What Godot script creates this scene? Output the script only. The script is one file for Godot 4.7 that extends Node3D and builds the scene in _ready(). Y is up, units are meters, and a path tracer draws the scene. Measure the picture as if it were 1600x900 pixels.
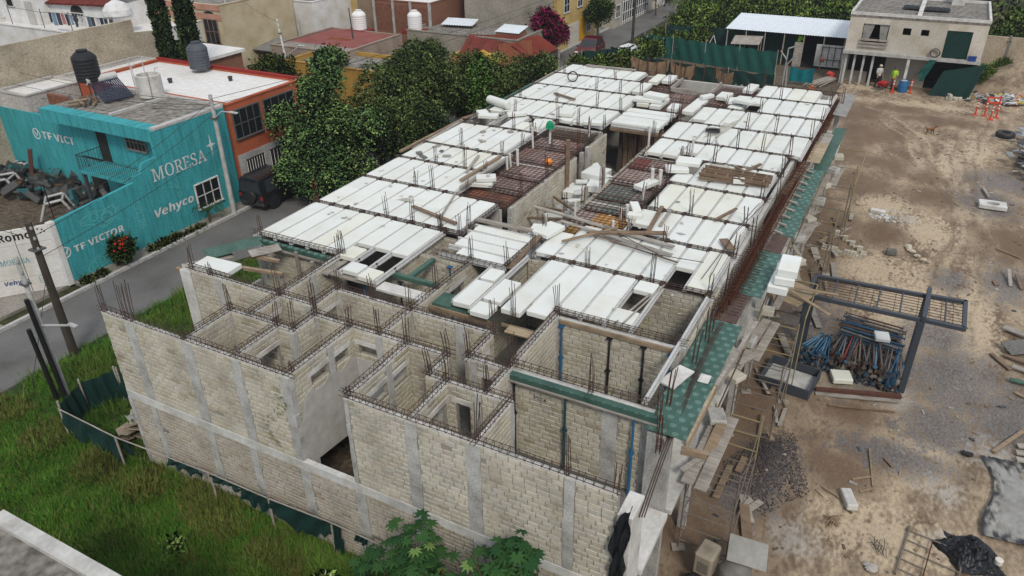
extends Node3D
# An unfinished block building on a site beside a street: x runs along its front wall, -z along its length, y is up, metres.

class MB:
	var v := PackedVector3Array()
	var n := PackedVector3Array()
	var c := PackedColorArray()
	var uv := PackedVector2Array()
	var col := Color(1, 1, 1)
	var use_uv := false
	func tri(a: Vector3, b: Vector3, d: Vector3) -> void:
		var m := (b - a).cross(d - a).normalized()
		v.append(a); v.append(d); v.append(b)
		n.append(m); n.append(m); n.append(m)
		c.append(col); c.append(col); c.append(col)
		if use_uv: uv.append(Vector2.ZERO); uv.append(Vector2.ZERO); uv.append(Vector2.ZERO)
	func quad(a: Vector3, b: Vector3, d: Vector3, e: Vector3) -> void:
		var m := (d - a).cross(e - b).normalized()
		v.append(a); v.append(d); v.append(b); v.append(a); v.append(e); v.append(d)
		for i in 6: n.append(m); c.append(col)
		if use_uv:
			for q in [Vector2(0, 1), Vector2(1, 0), Vector2(1, 1), Vector2(0, 1), Vector2(0, 0), Vector2(1, 0)]: uv.append(q)
	func squad(a: Vector3, b: Vector3, d: Vector3, e: Vector3, na: Vector3, nb: Vector3, nd: Vector3, ne: Vector3) -> void:
		v.append(a); v.append(d); v.append(b); v.append(a); v.append(e); v.append(d)
		n.append(na); n.append(nd); n.append(nb); n.append(na); n.append(ne); n.append(nd)
		for i in 6: c.append(col)
	func box(o: Vector3, s: Vector3, b := Basis()) -> void:
		var x := b.x * s.x * 0.5; var y := b.y * s.y * 0.5; var z := b.z * s.z * 0.5
		quad(o - x - y + z, o + x - y + z, o + x + y + z, o - x + y + z)
		quad(o + x - y - z, o - x - y - z, o - x + y - z, o + x + y - z)
		quad(o + x - y + z, o + x - y - z, o + x + y - z, o + x + y + z)
		quad(o - x - y - z, o - x - y + z, o - x + y + z, o - x + y - z)
		quad(o - x + y + z, o + x + y + z, o + x + y - z, o - x + y - z)
		quad(o - x - y - z, o + x - y - z, o + x - y + z, o - x - y + z)
	func bx(x0: float, y0: float, z0: float, x1: float, y1: float, z1: float) -> void:
		box(Vector3((x0 + x1) / 2, (y0 + y1) / 2, (z0 + z1) / 2), Vector3(absf(x1 - x0), absf(y1 - y0), absf(z1 - z0)))
	func cbox(o: Vector3, s: Vector3, r: float, b := Basis()) -> void:
		var h := s * 0.5
		r = minf(r, minf(h.x, minf(h.y, h.z)) * 0.8)
		var p := func(i: int, sx: int, sy: int, sz: int) -> Vector3:
			var q := Vector3(h.x - (0.0 if i == 0 else r), h.y - (0.0 if i == 1 else r), h.z - (0.0 if i == 2 else r)) * Vector3(sx, sy, sz)
			return o + b * q
		for g in [-1, 1]:
			var f := [[p.call(0, g, -1, -1), p.call(0, g, 1, -1), p.call(0, g, 1, 1), p.call(0, g, -1, 1)], [p.call(1, -1, g, -1), p.call(1, -1, g, 1), p.call(1, 1, g, 1), p.call(1, 1, g, -1)], [p.call(2, -1, -1, g), p.call(2, 1, -1, g), p.call(2, 1, 1, g), p.call(2, -1, 1, g)]]
			for q in f:
				if g > 0: quad(q[0], q[1], q[2], q[3])
				else: quad(q[3], q[2], q[1], q[0])
		for a in [-1, 1]:
			for d in [-1, 1]:
				var t := [p.call(0, a, d, -1), p.call(0, a, d, 1), p.call(1, a, d, 1), p.call(1, a, d, -1)]
				out_quad(t, o)
				t = [p.call(0, a, -1, d), p.call(0, a, 1, d), p.call(2, a, 1, d), p.call(2, a, -1, d)]
				out_quad(t, o)
				t = [p.call(1, -1, a, d), p.call(1, 1, a, d), p.call(2, 1, a, d), p.call(2, -1, a, d)]
				out_quad(t, o)
				for e in [-1, 1]:
					var q0: Vector3 = p.call(0, a, d, e); var q1: Vector3 = p.call(1, a, d, e); var q2: Vector3 = p.call(2, a, d, e)
					if (q1 - q0).cross(q2 - q0).dot(q0 - o) > 0: tri(q0, q1, q2)
					else: tri(q0, q2, q1)
	func out_quad(t: Array, o: Vector3) -> void:
		if ((t[2] - t[0]) as Vector3).cross(t[3] - t[1]).dot(t[0] + t[2] - 2 * o) > 0: quad(t[0], t[1], t[2], t[3])
		else: quad(t[3], t[2], t[1], t[0])
	func bar(a: Vector3, d: Vector3, w: float, h: float, up := Vector3.UP) -> void:
		var x := (d - a).normalized()
		var z := x.cross(up)
		if z.length() < 0.01: z = x.cross(Vector3.RIGHT)
		z = z.normalized()
		box((a + d) / 2, Vector3((d - a).length(), h, w), Basis(x, z.cross(x), z))
	func cbar(a: Vector3, d: Vector3, w: float, h: float, r: float, up := Vector3.UP) -> void:
		var x := (d - a).normalized()
		var z := x.cross(up)
		if z.length() < 0.01: z = x.cross(Vector3.RIGHT)
		z = z.normalized()
		cbox((a + d) / 2, Vector3((d - a).length(), h, w), r, Basis(x, z.cross(x), z))
	func tube(a: Vector3, d: Vector3, r: float, k := 5, r2 := -1.0, caps := false) -> void:
		if r2 < 0: r2 = r
		var x := (d - a).normalized()
		var s := x.cross(Vector3.UP)
		if s.length() < 0.05: s = x.cross(Vector3.RIGHT)
		s = s.normalized()
		var t := x.cross(s)
		for i in k:
			var p := s * cos(TAU * i / k) + t * sin(TAU * i / k)
			var q := s * cos(TAU * (i + 1) / k) + t * sin(TAU * (i + 1) / k)
			squad(a + p * r, a + q * r, d + q * r2, d + p * r2, p, q, q, p)
			if caps:
				tri(d, d + p * r2, d + q * r2)
				tri(a, a + q * r, a + p * r)
	func path(pts: Array, r: float, k := 5) -> void:
		for i in pts.size() - 1: tube(pts[i], pts[i + 1], r, k)
	func lathe(o: Vector3, prof: Array, k := 16, axis := Vector3.UP) -> void:
		var s := axis.cross(Vector3.RIGHT)
		if s.length() < 0.05: s = axis.cross(Vector3.FORWARD)
		s = s.normalized()
		var t := axis.cross(s)
		for j in prof.size() - 1:
			var p0: Vector2 = prof[j]; var p1: Vector2 = prof[j + 1]
			var nn := Vector2(p1.y - p0.y, p0.x - p1.x).normalized()
			for i in k:
				var e := s * cos(TAU * i / k) + t * sin(TAU * i / k)
				var f := s * cos(TAU * (i + 1) / k) + t * sin(TAU * (i + 1) / k)
				var ne := e * nn.x + axis * nn.y
				var nf := f * nn.x + axis * nn.y
				var a := o + e * p0.x + axis * p0.y; var b := o + f * p0.x + axis * p0.y
				var d := o + f * p1.x + axis * p1.y; var g := o + e * p1.x + axis * p1.y
				if (b - a).cross(g - a).dot(ne) + (d - b).cross(g - b).dot(ne) < 0: squad(b, a, g, d, nf, ne, ne, nf)
				else: squad(a, b, d, g, ne, nf, nf, ne)
	func prism(poly: PackedVector2Array, to: Callable, depth: Vector3) -> void:
		var idx := Geometry2D.triangulate_polygon(poly)
		var cen := Vector2.ZERO
		for q in poly: cen += q / poly.size()
		for i in range(0, idx.size(), 3):
			var a: Vector3 = to.call(poly[idx[i]]); var b: Vector3 = to.call(poly[idx[i + 1]]); var d: Vector3 = to.call(poly[idx[i + 2]])
			if (b - a).cross(d - a).dot(depth) > 0: var w := b; b = d; d = w
			tri(a, b, d)
			tri(a + depth, d + depth, b + depth)
		var turn := 0.0
		for i in poly.size(): turn += poly[i].cross(poly[(i + 1) % poly.size()])
		for i in poly.size():
			var a: Vector3 = to.call(poly[i]); var b: Vector3 = to.call(poly[(i + 1) % poly.size()])
			var flip := turn < 0
			var e1: Vector3 = (to.call(Vector2(1, 0)) as Vector3) - (to.call(Vector2.ZERO) as Vector3)
			var e2: Vector3 = (to.call(Vector2(0, 1)) as Vector3) - (to.call(Vector2.ZERO) as Vector3)
			if e1.cross(e2).dot(depth) < 0: flip = not flip
			if flip: quad(b, a, a + depth, b + depth)
			else: quad(a, b, b + depth, a + depth)
	func rock(o: Vector3, s: Vector3, rng: RandomNumberGenerator) -> void:
		var p := []
		var g := 1.618
		for q in [[-1, g, 0], [1, g, 0], [-1, -g, 0], [1, -g, 0], [0, -1, g], [0, 1, g], [0, -1, -g], [0, 1, -g], [g, 0, -1], [g, 0, 1], [-g, 0, -1], [-g, 0, 1]]:
			p.append(o + Vector3(q[0], q[1], q[2]).normalized() * s * rng.randf_range(0.72, 1.1))
		for f in [[0, 11, 5], [0, 5, 1], [0, 1, 7], [0, 7, 10], [0, 10, 11], [1, 5, 9], [5, 11, 4], [11, 10, 2], [10, 7, 6], [7, 1, 8], [3, 9, 4], [3, 4, 2], [3, 2, 6], [3, 6, 8], [3, 8, 9], [4, 9, 5], [2, 4, 11], [6, 2, 10], [8, 6, 7], [9, 8, 1]]:
			tri(p[f[0]], p[f[1]], p[f[2]])
	func grid(nx: int, nz: int, f: Callable, shade = null) -> void:
		var p := []; var cc := []
		for j in nz + 1:
			for i in nx + 1:
				p.append(f.call(i, j))
				cc.append(shade.call(i, j) if shade != null else col)
		var nm := []
		for j in nz + 1:
			for i in nx + 1:
				var a: Vector3 = p[j * (nx + 1) + mini(i + 1, nx)] - p[j * (nx + 1) + maxi(i - 1, 0)]
				var b: Vector3 = p[mini(j + 1, nz) * (nx + 1) + i] - p[maxi(j - 1, 0) * (nx + 1) + i]
				nm.append(b.cross(a).normalized())
		for j in nz:
			for i in nx:
				var q := [j * (nx + 1) + i, j * (nx + 1) + i + 1, (j + 1) * (nx + 1) + i + 1, (j + 1) * (nx + 1) + i]
				for k in [0, 1, 2, 0, 2, 3]:
					v.append(p[q[k]]); n.append(nm[q[k]]); c.append(cc[q[k]])
				if use_uv:
					for k in [0, 1, 2, 0, 2, 3]: uv.append(Vector2(float(q[k] % (nx + 1)) / nx, float(q[k] / (nx + 1)) / nz))
	func mesh() -> ArrayMesh:
		var a := []
		a.resize(Mesh.ARRAY_MAX)
		a[Mesh.ARRAY_VERTEX] = v; a[Mesh.ARRAY_NORMAL] = n; a[Mesh.ARRAY_COLOR] = c
		if use_uv and uv.size() == v.size(): a[Mesh.ARRAY_TEX_UV] = uv
		var m := ArrayMesh.new()
		if v.size() > 0: m.add_surface_from_arrays(Mesh.PRIMITIVE_TRIANGLES, a)
		return m

var names := {}
var M := {}
var rng := RandomNumberGenerator.new()

func numbered(parent: Node, called: String) -> String:
	var key := str(parent.get_instance_id()) + called
	var k: int = names.get(key, 0)
	names[key] = k + 1
	return called if k == 0 else "%s_%03d" % [called, k]

func put(o: Node, called: String, parent: Node = self) -> Node:
	o.name = numbered(parent, called)
	parent.add_child(o, true)
	return o

func tag(o: Node3D, label: String, category: String, group := "") -> Node3D:
	o.set_meta("label", label); o.set_meta("category", category)
	if group: o.set_meta("group", group)
	return o

func thing(called: String, label: String, category: String, at := Vector3.ZERO, turn := 0.0, group := "") -> Node3D:
	var o := Node3D.new()
	put(o, called)
	o.position = at; o.rotation.y = turn
	return tag(o, label, category, group)

func part(m: MB, called: String, mat: String, parent: Node = self, stuff := false) -> MeshInstance3D:
	var o := MeshInstance3D.new()
	o.mesh = m.mesh()
	o.material_override = M[mat]
	put(o, called, parent)
	if stuff: o.set_meta("kind", "stuff")
	return o

func pmesh(mesh: Mesh, called: String, mat: String, parent: Node, t: Transform3D) -> MeshInstance3D:
	var o := MeshInstance3D.new()
	o.mesh = mesh; o.material_override = M[mat]; o.transform = t
	put(o, called, parent)
	return o

func struct(m: MB, called: String, mat: String) -> MeshInstance3D:
	var o := part(m, called, mat)
	o.set_meta("kind", "structure")
	return o

func single(m: MB, called: String, mat: String, label: String, category: String, group := "") -> MeshInstance3D:
	var o := part(m, called, mat)
	return tag(o, label, category, group) as MeshInstance3D

func dup(o: Node3D, at: Vector3, turn: float, label := "") -> Node3D:
	var r: Node3D = o.duplicate()
	var base := String(o.name).rstrip("0123456789").rstrip("_")
	put(r, base)
	r.position = at; r.rotation.y = turn
	if label: r.set_meta("label", label)
	return r

func V(x: float, y: float, z: float) -> Vector3: return Vector3(x, y, z)
func grey(x: float) -> Color: return Color(x, x, x)
func vary(k: Color, amount: float) -> Color:
	var f := 1.0 + rng.randf_range(-amount, amount)
	return Color(k.r * f, k.g * f, k.b * f)

# ---------- textures and materials ----------
var T := {}
func noise_tex(key: String, kind: int, freq: float, octaves: int, lo: Color, hi: Color, power := 1.0, sz := 512, stretch := Vector2.ONE, seed_ := 1) -> void:
	var f := FastNoiseLite.new()
	f.noise_type = kind; f.frequency = freq; f.seed = seed_
	f.fractal_octaves = octaves
	if octaves <= 1: f.fractal_type = FastNoiseLite.FRACTAL_NONE
	if kind == FastNoiseLite.TYPE_CELLULAR: f.cellular_return_type = FastNoiseLite.RETURN_DISTANCE
	var im := f.get_seamless_image(int(sz / stretch.x), int(sz / stretch.y))
	if stretch != Vector2.ONE: im.resize(sz, sz, Image.INTERPOLATE_CUBIC)
	im.convert(Image.FORMAT_L8)
	var d := im.get_data()
	var lut := []
	for i in 256: 
		var k := lo.lerp(hi, pow(i / 255.0, power))
		k = k.linear_to_srgb(); lut.append([int(k.r * 255), int(k.g * 255), int(k.b * 255)])
	var out := PackedByteArray()
	out.resize(d.size() * 3)
	var j := 0
	for b in d:
		var k: Array = lut[b]
		out[j] = k[0]; out[j + 1] = k[1]; out[j + 2] = k[2]
		j += 3
	T[key] = ImageTexture.create_from_image(Image.create_from_data(im.get_width(), im.get_height(), false, Image.FORMAT_RGB8, out))

func mat(key: String, k: Color, rough: float, tex := "", scale := 1.0, tex2 := "", scale2 := 0.2, bump := 0.0, bump_tex := "h_fine", metal := 0.0) -> StandardMaterial3D:
	var m := StandardMaterial3D.new()
	m.resource_name = key
	m.albedo_color = k.linear_to_srgb()
	m.vertex_color_use_as_albedo = true
	m.roughness = rough
	m.metallic = metal
	m.metallic_specular = 0.35
	if tex or bump > 0:
		m.uv1_triplanar = true; m.uv1_world_triplanar = true
		m.uv1_scale = Vector3.ONE * scale
		if tex: m.albedo_texture = T[tex]
	if tex2:
		m.detail_enabled = true
		m.detail_albedo = T[tex2]
		m.detail_blend_mode = BaseMaterial3D.BLEND_MODE_MUL
		m.detail_uv_layer = BaseMaterial3D.DETAIL_UV_2
		m.uv2_triplanar = true; m.uv2_world_triplanar = true
		m.uv2_scale = Vector3.ONE * scale2
	if bump > 0:
		m.heightmap_enabled = true
		m.heightmap_texture = T[bump_tex]
		m.heightmap_scale = bump
	M[key] = m
	return m

func build_materials() -> void:
	var S := FastNoiseLite.TYPE_SIMPLEX_SMOOTH
	var W := grey(1.0)
	noise_tex("soft", S, 0.012, 5, grey(0.78), W, 1.0)
	noise_tex("mid", S, 0.02, 5, grey(0.5), W, 0.8)
	noise_tex("strong", S, 0.012, 6, grey(0.18), W, 0.9)
	noise_tex("h_fine", S, 0.05, 5, grey(0), W)
	noise_tex("h_coarse", S, 0.02, 5, grey(0), W)
	noise_tex("speck", FastNoiseLite.TYPE_VALUE, 0.16, 3, grey(0.45), W, 0.7)
	noise_tex("gravel", FastNoiseLite.TYPE_CELLULAR, 0.07, 2, grey(0.25), W, 0.8)
	noise_tex("stain", S, 0.008, 6, Color(0.62, 0.55, 0.42), W, 0.55, 512, Vector2.ONE, 5)
	noise_tex("foamstain", S, 0.006, 5, Color(0.84, 0.80, 0.68), W, 0.25, 512, Vector2.ONE, 9)
	noise_tex("wood", S, 0.03, 5, grey(0.55), W, 0.9, 512, Vector2(8, 1), 3)
	noise_tex("rust", S, 0.03, 5, Color(0.5, 0.42, 0.4), Color(1, 0.85, 0.72), 1.0, 512, Vector2.ONE, 7)
	noise_tex("damp", S, 0.006, 6, Color(0.42, 0.40, 0.37), W, 0.5, 512, Vector2.ONE, 11)
	noise_tex("streak", S, 0.03, 5, grey(0.5), W, 0.6, 512, Vector2(1, 10), 13)
	var im := Image.create(256, 256, false, Image.FORMAT_RGB8)
	var base := Color(0.29, 0.42, 0.39)
	im.fill(base)
	for cy in 2:
		for cx in 2:
			var ox := cx * 128 + (64 if cy == 1 else 0)
			for y in 128:
				for x in 128:
					var px := (x - 64) / 34.0; var py := (y - 60) / 25.0
					var r := px * px + py * py
					var on := (r < 1.0 and r > 0.55) or (absf(px) < 0.1 and py > -0.6 and py < 1.1) or (absf(py - absf(px) * 0.7 + 0.15) < 0.13 and absf(px) < 0.6) or (absf(py - 1.35) < 0.1 and absf(px) < 0.8)
					if on: im.set_pixel((ox + x) % 256, cy * 128 + y, Color(0.52, 0.65, 0.60))
	T["ply_print"] = ImageTexture.create_from_image(im)
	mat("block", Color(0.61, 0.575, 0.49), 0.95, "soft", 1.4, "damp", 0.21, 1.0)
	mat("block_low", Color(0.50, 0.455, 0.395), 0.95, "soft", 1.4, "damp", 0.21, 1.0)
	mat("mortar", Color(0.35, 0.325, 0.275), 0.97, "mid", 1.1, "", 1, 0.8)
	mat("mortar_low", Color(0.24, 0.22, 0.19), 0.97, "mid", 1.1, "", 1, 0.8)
	mat("concrete", Color(0.6, 0.595, 0.575), 0.9, "mid", 1.6, "damp", 0.5, 1.0)
	mat("concrete_pale", Color(0.68, 0.67, 0.64), 0.9, "soft", 0.9, "damp", 0.31, 0.5)
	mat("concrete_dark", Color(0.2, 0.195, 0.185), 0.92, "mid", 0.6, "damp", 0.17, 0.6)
	mat("plaster", Color(0.52, 0.505, 0.475), 0.92, "soft", 0.5, "soft", 0.21, 0.4)
	mat("foam", Color(0.665, 0.69, 0.685), 0.75, "foamstain", 0.3, "foamstain", 0.11)
	mat("joist", Color(0.55, 0.55, 0.54), 0.9, "mid", 1.0, "", 1, 0.3)
	mat("rebar", Color(0.075, 0.05, 0.042), 0.75, "", 1, "", 1, 0, "h_fine", 0.3)
	mat("rebar_rust", Color(0.10, 0.042, 0.026), 0.85, "rust", 0.6, "", 1, 0)
	mat("mesh_rust", Color(0.115, 0.06, 0.048), 0.85, "rust", 0.5)
	mat("wood", Color(0.36, 0.27, 0.18), 0.85, "wood", 0.5, "damp", 0.4, 0.3, "wood")
	mat("wood_grey", Color(0.42, 0.385, 0.34), 0.9, "wood", 0.5, "damp", 0.4, 0.3, "wood")
	mat("wood_brown", Color(0.25, 0.175, 0.12), 0.85, "wood", 0.5, "damp", 0.4, 0.3, "wood")
	mat("ply_dark", Color(0.13, 0.085, 0.07), 0.8, "mid", 0.6, "damp", 0.3)
	mat("ply_tan", Color(0.45, 0.36, 0.24), 0.8, "wood", 0.4, "damp", 0.3)
	mat("ply_green", Color(0.78, 0.8, 0.78), 0.6, "ply_print", 1.9, "damp", 0.37)
	mat("ply_green_plain", Color(0.075, 0.16, 0.125), 0.6, "mid", 0.8, "damp", 0.4)
	mat("net_green", Color(0.006, 0.04, 0.034), 0.8, "mid", 1.5, "soft", 0.3)
	mat("net_green_light", Color(0.012, 0.10, 0.082), 0.8, "mid", 1.5, "soft", 0.3)
	mat("cloth_brown", Color(0.3, 0.2, 0.12), 0.9, "mid", 1.0)
	mat("steel_grey", Color(0.05, 0.06, 0.075), 0.5, "soft", 1.5)
	mat("steel_pipe", Color(0.19, 0.16, 0.13), 0.6, "mid", 0.9)
	mat("steel_yellow", Color(0.33, 0.27, 0.13), 0.6, "mid", 0.9)
	mat("paint", Color(1, 1, 1), 0.6, "soft", 0.8, "damp", 0.5)
	mat("clean", Color(1, 1, 1), 0.55)
	mat("plastic", Color(1, 1, 1), 0.4, "soft", 1.0)
	mat("black_sheet", Color(0.018, 0.02, 0.024), 0.35, "mid", 0.8)
	mat("grey_sheet", Color(0.33, 0.325, 0.31), 0.75, "soft", 0.8, "damp", 0.5, 0.3)
	mat("teal", Color(0.06, 0.42, 0.46), 0.9, "mid", 0.9, "streak", 0.25, 0.8)
	mat("stucco", Color(1, 1, 1), 0.92, "soft", 0.8, "stain", 0.11, 0.5)
	mat("stucco_old", Color(1, 1, 1), 0.95, "mid", 0.5, "damp", 0.13, 0.6)
	mat("roof_old", Color(0.36, 0.335, 0.3), 0.95, "strong", 0.4, "damp", 0.17, 0.8)
	mat("roof_white", Color(0.72, 0.71, 0.70), 0.85, "soft", 0.4, "foamstain", 0.1)
	mat("roof_tile", Color(0.25, 0.095, 0.062), 0.85, "mid", 0.7, "damp", 0.2)
	mat("brick_red", Color(0.28, 0.13, 0.085), 0.92, "mid", 1.2, "soft", 0.3, 0.6)
	mat("metal_sheet", Color(0.66, 0.71, 0.76), 0.55, "soft", 0.3)
	mat("asphalt", Color(0.185, 0.182, 0.178), 0.95, "speck", 0.7, "damp", 0.09, 0.6)
	mat("sidewalk", Color(0.34, 0.315, 0.275), 0.95, "mid", 0.6, "damp", 0.15, 0.6)
	mat("earth", Color(0.2, 0.155, 0.11), 0.98, "strong", 0.5, "damp", 0.1, 1.5, "h_coarse")
	mat("gravel", Color(0.24, 0.225, 0.22), 0.95, "gravel", 1.6, "mid", 0.5, 4.0, "gravel")
	mat("grass_ground", Color(0.04, 0.085, 0.016), 0.98, "strong", 0.7, "mid", 0.15, 2.0, "h_coarse")
	mat("field", Color(0.07, 0.075, 0.03), 0.98, "strong", 0.25, "damp", 0.05)
	mat("glass_dark", Color(0.012, 0.014, 0.017), 0.15)
	mat("void", Color(0.02, 0.019, 0.018), 0.9)
	mat("bark", Color(0.1, 0.075, 0.05), 0.95, "streak", 1.0, "", 1, 1.5, "streak")
	mat("pole_wood", Color(0.075, 0.062, 0.05), 0.95, "streak", 0.6, "damp", 0.3)
	for q in [["leaf", 0.35], ["grass", 0.3], ["petal", 0.2]]:
		var m := mat(q[0], Color(1, 1, 1), 0.8)
		m.metallic_specular = 0.2
		m.backlight_enabled = true
		m.backlight = grey(q[1])
	mat("skin", Color(1, 1, 1), 0.6)
	mat("glass", Color(0.03, 0.035, 0.04), 0.08)
	mat("black_tank", Color(0.012, 0.013, 0.015), 0.5, "soft", 1.0)
	mat("solar", Color(0.02, 0.025, 0.05), 0.2)
	mat("wire", Color(0.03, 0.03, 0.03), 0.8)

func _ready() -> void:
	rng.seed = 7
	var cam := Camera3D.new()
	cam.fov = 41.4
	cam.near = 0.1; cam.far = 600
	cam.rotation_order = EULER_ORDER_YXZ
	cam.position = V(18.39, 16.2, 10.44)
	cam.rotation_degrees = Vector3(-29.8, 28.34, -0.886)
	put(cam, "camera")
	cam.current = true
	var env := Environment.new()
	env.background_mode = Environment.BG_SKY
	var sm := ProceduralSkyMaterial.new()
	sm.sky_top_color = Color(0.86, 0.89, 0.94)
	sm.sky_horizon_color = Color(0.86, 0.88, 0.91)
	sm.sky_curve = 0.25
	sm.ground_bottom_color = Color(0.35, 0.33, 0.3)
	sm.ground_horizon_color = Color(0.70, 0.74, 0.78)
	sm.ground_curve = 0.05
	sm.energy_multiplier = 0.74
	sm.sun_angle_max = 1.0
	var sky := Sky.new()
	sky.sky_material = sm
	env.sky = sky
	env.tonemap_mode = Environment.TONE_MAPPER_LINEAR
	env.tonemap_exposure = 1.44
	env.fog_enabled = true
	env.fog_density = 0.0003
	env.fog_light_color = Color(0.86, 0.88, 0.9)
	env.sdfgi_enabled = true; env.ssao_enabled = true; env.ssil_enabled = true
	var we := WorldEnvironment.new()
	we.environment = env
	put(we, "sky_environment")
	var sun := DirectionalLight3D.new()
	sun.light_energy = 0.5
	sun.light_color = Color(1.0, 0.97, 0.92)
	sun.light_angular_distance = 12
	sun.shadow_enabled = true
	sun.rotation_degrees = Vector3(-46, 40, 0)
	put(sun, "sun")
	build_materials()
	setting()
	building()
	slabs()
	site_edge()
	site_yard()
	site_far()
	street_side()
	neighbours()
	greenery()

func ground_image() -> ImageTexture:
	var nx := 800; var nz := 2000
	var x0 := 13.0; var x1 := 31.0; var z0 := -70.0; var z1 := 10.0
	var ims := []
	for q in [[0.012, 6, 1], [0.05, 6, 2], [0.3, 2, 3], [0.14, 5, 4]]:
		var f := FastNoiseLite.new()
		f.noise_type = FastNoiseLite.TYPE_SIMPLEX_SMOOTH
		f.frequency = q[0]; f.fractal_octaves = q[1]; f.seed = q[2]
		var im := f.get_image(nx, nz, false, false, true)
		im.convert(Image.FORMAT_L8)
		ims.append(im.get_data())
	var low: PackedByteArray = ims[0]; var mid: PackedByteArray = ims[1]; var hi: PackedByteArray = ims[2]; var fin: PackedByteArray = ims[3]
	var spots := [[21.8, -15.6, 1.6, 2.4, 1], [23.4, -14.2, 1.2, 2.0, 1], [21.4, -12.6, 1.3, 1.3, 1], [19.0, -15.6, 2.2, 2.2, 1], [21.0, -18.4, 1.2, 1.2, 1], [18.6, -12.2, 1.6, 0.6, 2], [20.6, -33.0, 1.4, 1.6, 2], [16.6, -33.5, 1.6, 1.6, 2], [23.6, -36.9, 1.8, 1.6, 1], [17.0, -8.3, 1.0, 1.5, 5], [16.6, -6.9, 0.8, 0.9, 1], [16.6, -17.5, 1.0, 2.4, 1], [21.4, -23.4, 0.7, 1.0, 1], [22.9, -33.5, 1.4, 2.0, 1], [23.5, -24.0, 0.9, 1.8, 1], [20.3, -10.6, 1.6, 0.8, 1],
		[15.1, -46.5, 2.3, 2.2, 2], [17.4, -49.2, 2.4, 1.0, 2], [20.7, -47.5, 2.8, 1.1, 2], [16.0, -42.3, 2.4, 2.6, 2], [14.7, -37.7, 1.8, 2.2, 2], [17.2, -37.0, 1.6, 1.4, 2], [20.0, -35.7, 1.2, 1.2, 2], [14.6, -30.8, 1.2, 3.0, 2], [23.9, -28.6, 1.3, 2.4, 2], [18.8, -9.3, 1.0, 0.9, 2], [19.2, -10.4, 0.7, 1.0, 2], [16.0, -14.4, 1.0, 3.0, 2], [16.1, -8.0, 1.4, 4.0, 2], [16.0, -19.5, 1.3, 3.0, 2], [16.2, -26.0, 1.2, 3.0, 2], [16.2, -5.0, 1.3, 2.0, 2], [15.6, -11.0, 0.8, 3.0, 2], [15.6, -22, 0.8, 4, 2], [18.5, -27.0, 1.0, 1.2, 2], [19.4, -56.5, 3.0, 1.6, 2],
		[14.7, -54.5, 1.8, 1.0, 3], [19.3, -51.0, 3.2, 0.8, 3], [23.8, -54.0, 2.6, 1.4, 3], [18.2, -30.8, 1.2, 1.4, 3], [20.4, -28.4, 1.2, 1.8, 3], [20.0, -20.3, 1.6, 3.4, 3], [22.3, -20.3, 0.8, 3.6, 3], [21.0, -11.3, 1.0, 0.5, 3], [22.4, -41.5, 0.6, 3.0, 3], [20.2, -7.0, 1.6, 1.0, 3], [18.3, -23.0, 1.5, 1.6, 3], [21.0, -38.5, 0.5, 4.0, 3],
		[19.5, -29.4, 0.5, 0.7, 4], [21.6, -9.6, 0.6, 0.6, 4], [18.1, -5.9, 0.8, 0.7, 4], [21.8, -7.6, 0.5, 0.4, 4], [18.8, -30.2, 0.6, 0.3, 4], [20.2, -13.9, 0.3, 0.8, 4], [22.9, -11.9, 0.7, 0.8, 4]]
	var kinds := [Vector3.ZERO, Vector3(0.125, 0.121, 0.124), Vector3(0.135, 0.088, 0.056), Vector3(0.44, 0.355, 0.25), Vector3(0.37, 0.36, 0.34), Vector3(0.062, 0.057, 0.06)]
	var layer := [PackedFloat32Array(), PackedFloat32Array(), PackedFloat32Array(), PackedFloat32Array(), PackedFloat32Array(), PackedFloat32Array()]
	for k in range(1, 6): layer[k].resize(nx * nz)
	for s in spots:
		var a: PackedFloat32Array = layer[s[4]]
		var ix0 := maxi(0, int((s[0] - s[2] * 1.6 - x0) / (x1 - x0) * nx)); var ix1 := mini(nx - 1, int((s[0] + s[2] * 1.6 - x0) / (x1 - x0) * nx))
		var iz0 := maxi(0, int((s[1] - s[3] * 1.6 - z0) / (z1 - z0) * nz)); var iz1 := mini(nz - 1, int((s[1] + s[3] * 1.6 - z0) / (z1 - z0) * nz))
		for j in range(iz0, iz1):
			var dz: float = (z0 + (z1 - z0) * j / nz - s[1]) / s[3]
			for i in range(ix0, ix1):
				var dx: float = (x0 + (x1 - x0) * i / nx - s[0]) / s[2]
				var at := j * nx + i
				var w := 1.25 - sqrt(dx * dx + dz * dz) + (mid[at] + fin[at] - 256) / 210.0
				if w > 0: a[at] = maxf(a[at], minf(1.0, w * (1.5 if s[4] < 4 else 0.9)))
		layer[s[4]] = a
	var g3_: PackedFloat32Array = layer[3]
	var track := PackedFloat32Array()
	track.resize(nx * nz)
	for t in [[V(21.1, 0, -30.5), V(21.15, 0, -40.8), V(21.5, 0, -48)], [V(22.25, 0, -31.8), V(22.4, 0, -42.7), V(23.3, 0, -50.4)], [V(20.3, 0, -37), V(18.9, 0, -43.7), V(17.6, 0, -46.1), V(15, 0, -49)], [V(19.2, 0, -37), V(17.9, 0, -43.2), V(16.6, 0, -45.4), V(14, 0, -48)], [V(16, 0, -52.5), V(21.4, 0, -48.7), V(27, 0, -49.8)], [V(16, 0, -51.2), V(21.4, 0, -47.2), V(27, 0, -48.2)], [V(20.6, 0, -22), V(21.6, 0, -30), V(20.2, 0, -36)], [V(22.2, 0, -18), V(22.8, 0, -28), V(21.6, 0, -36)]]:
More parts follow.
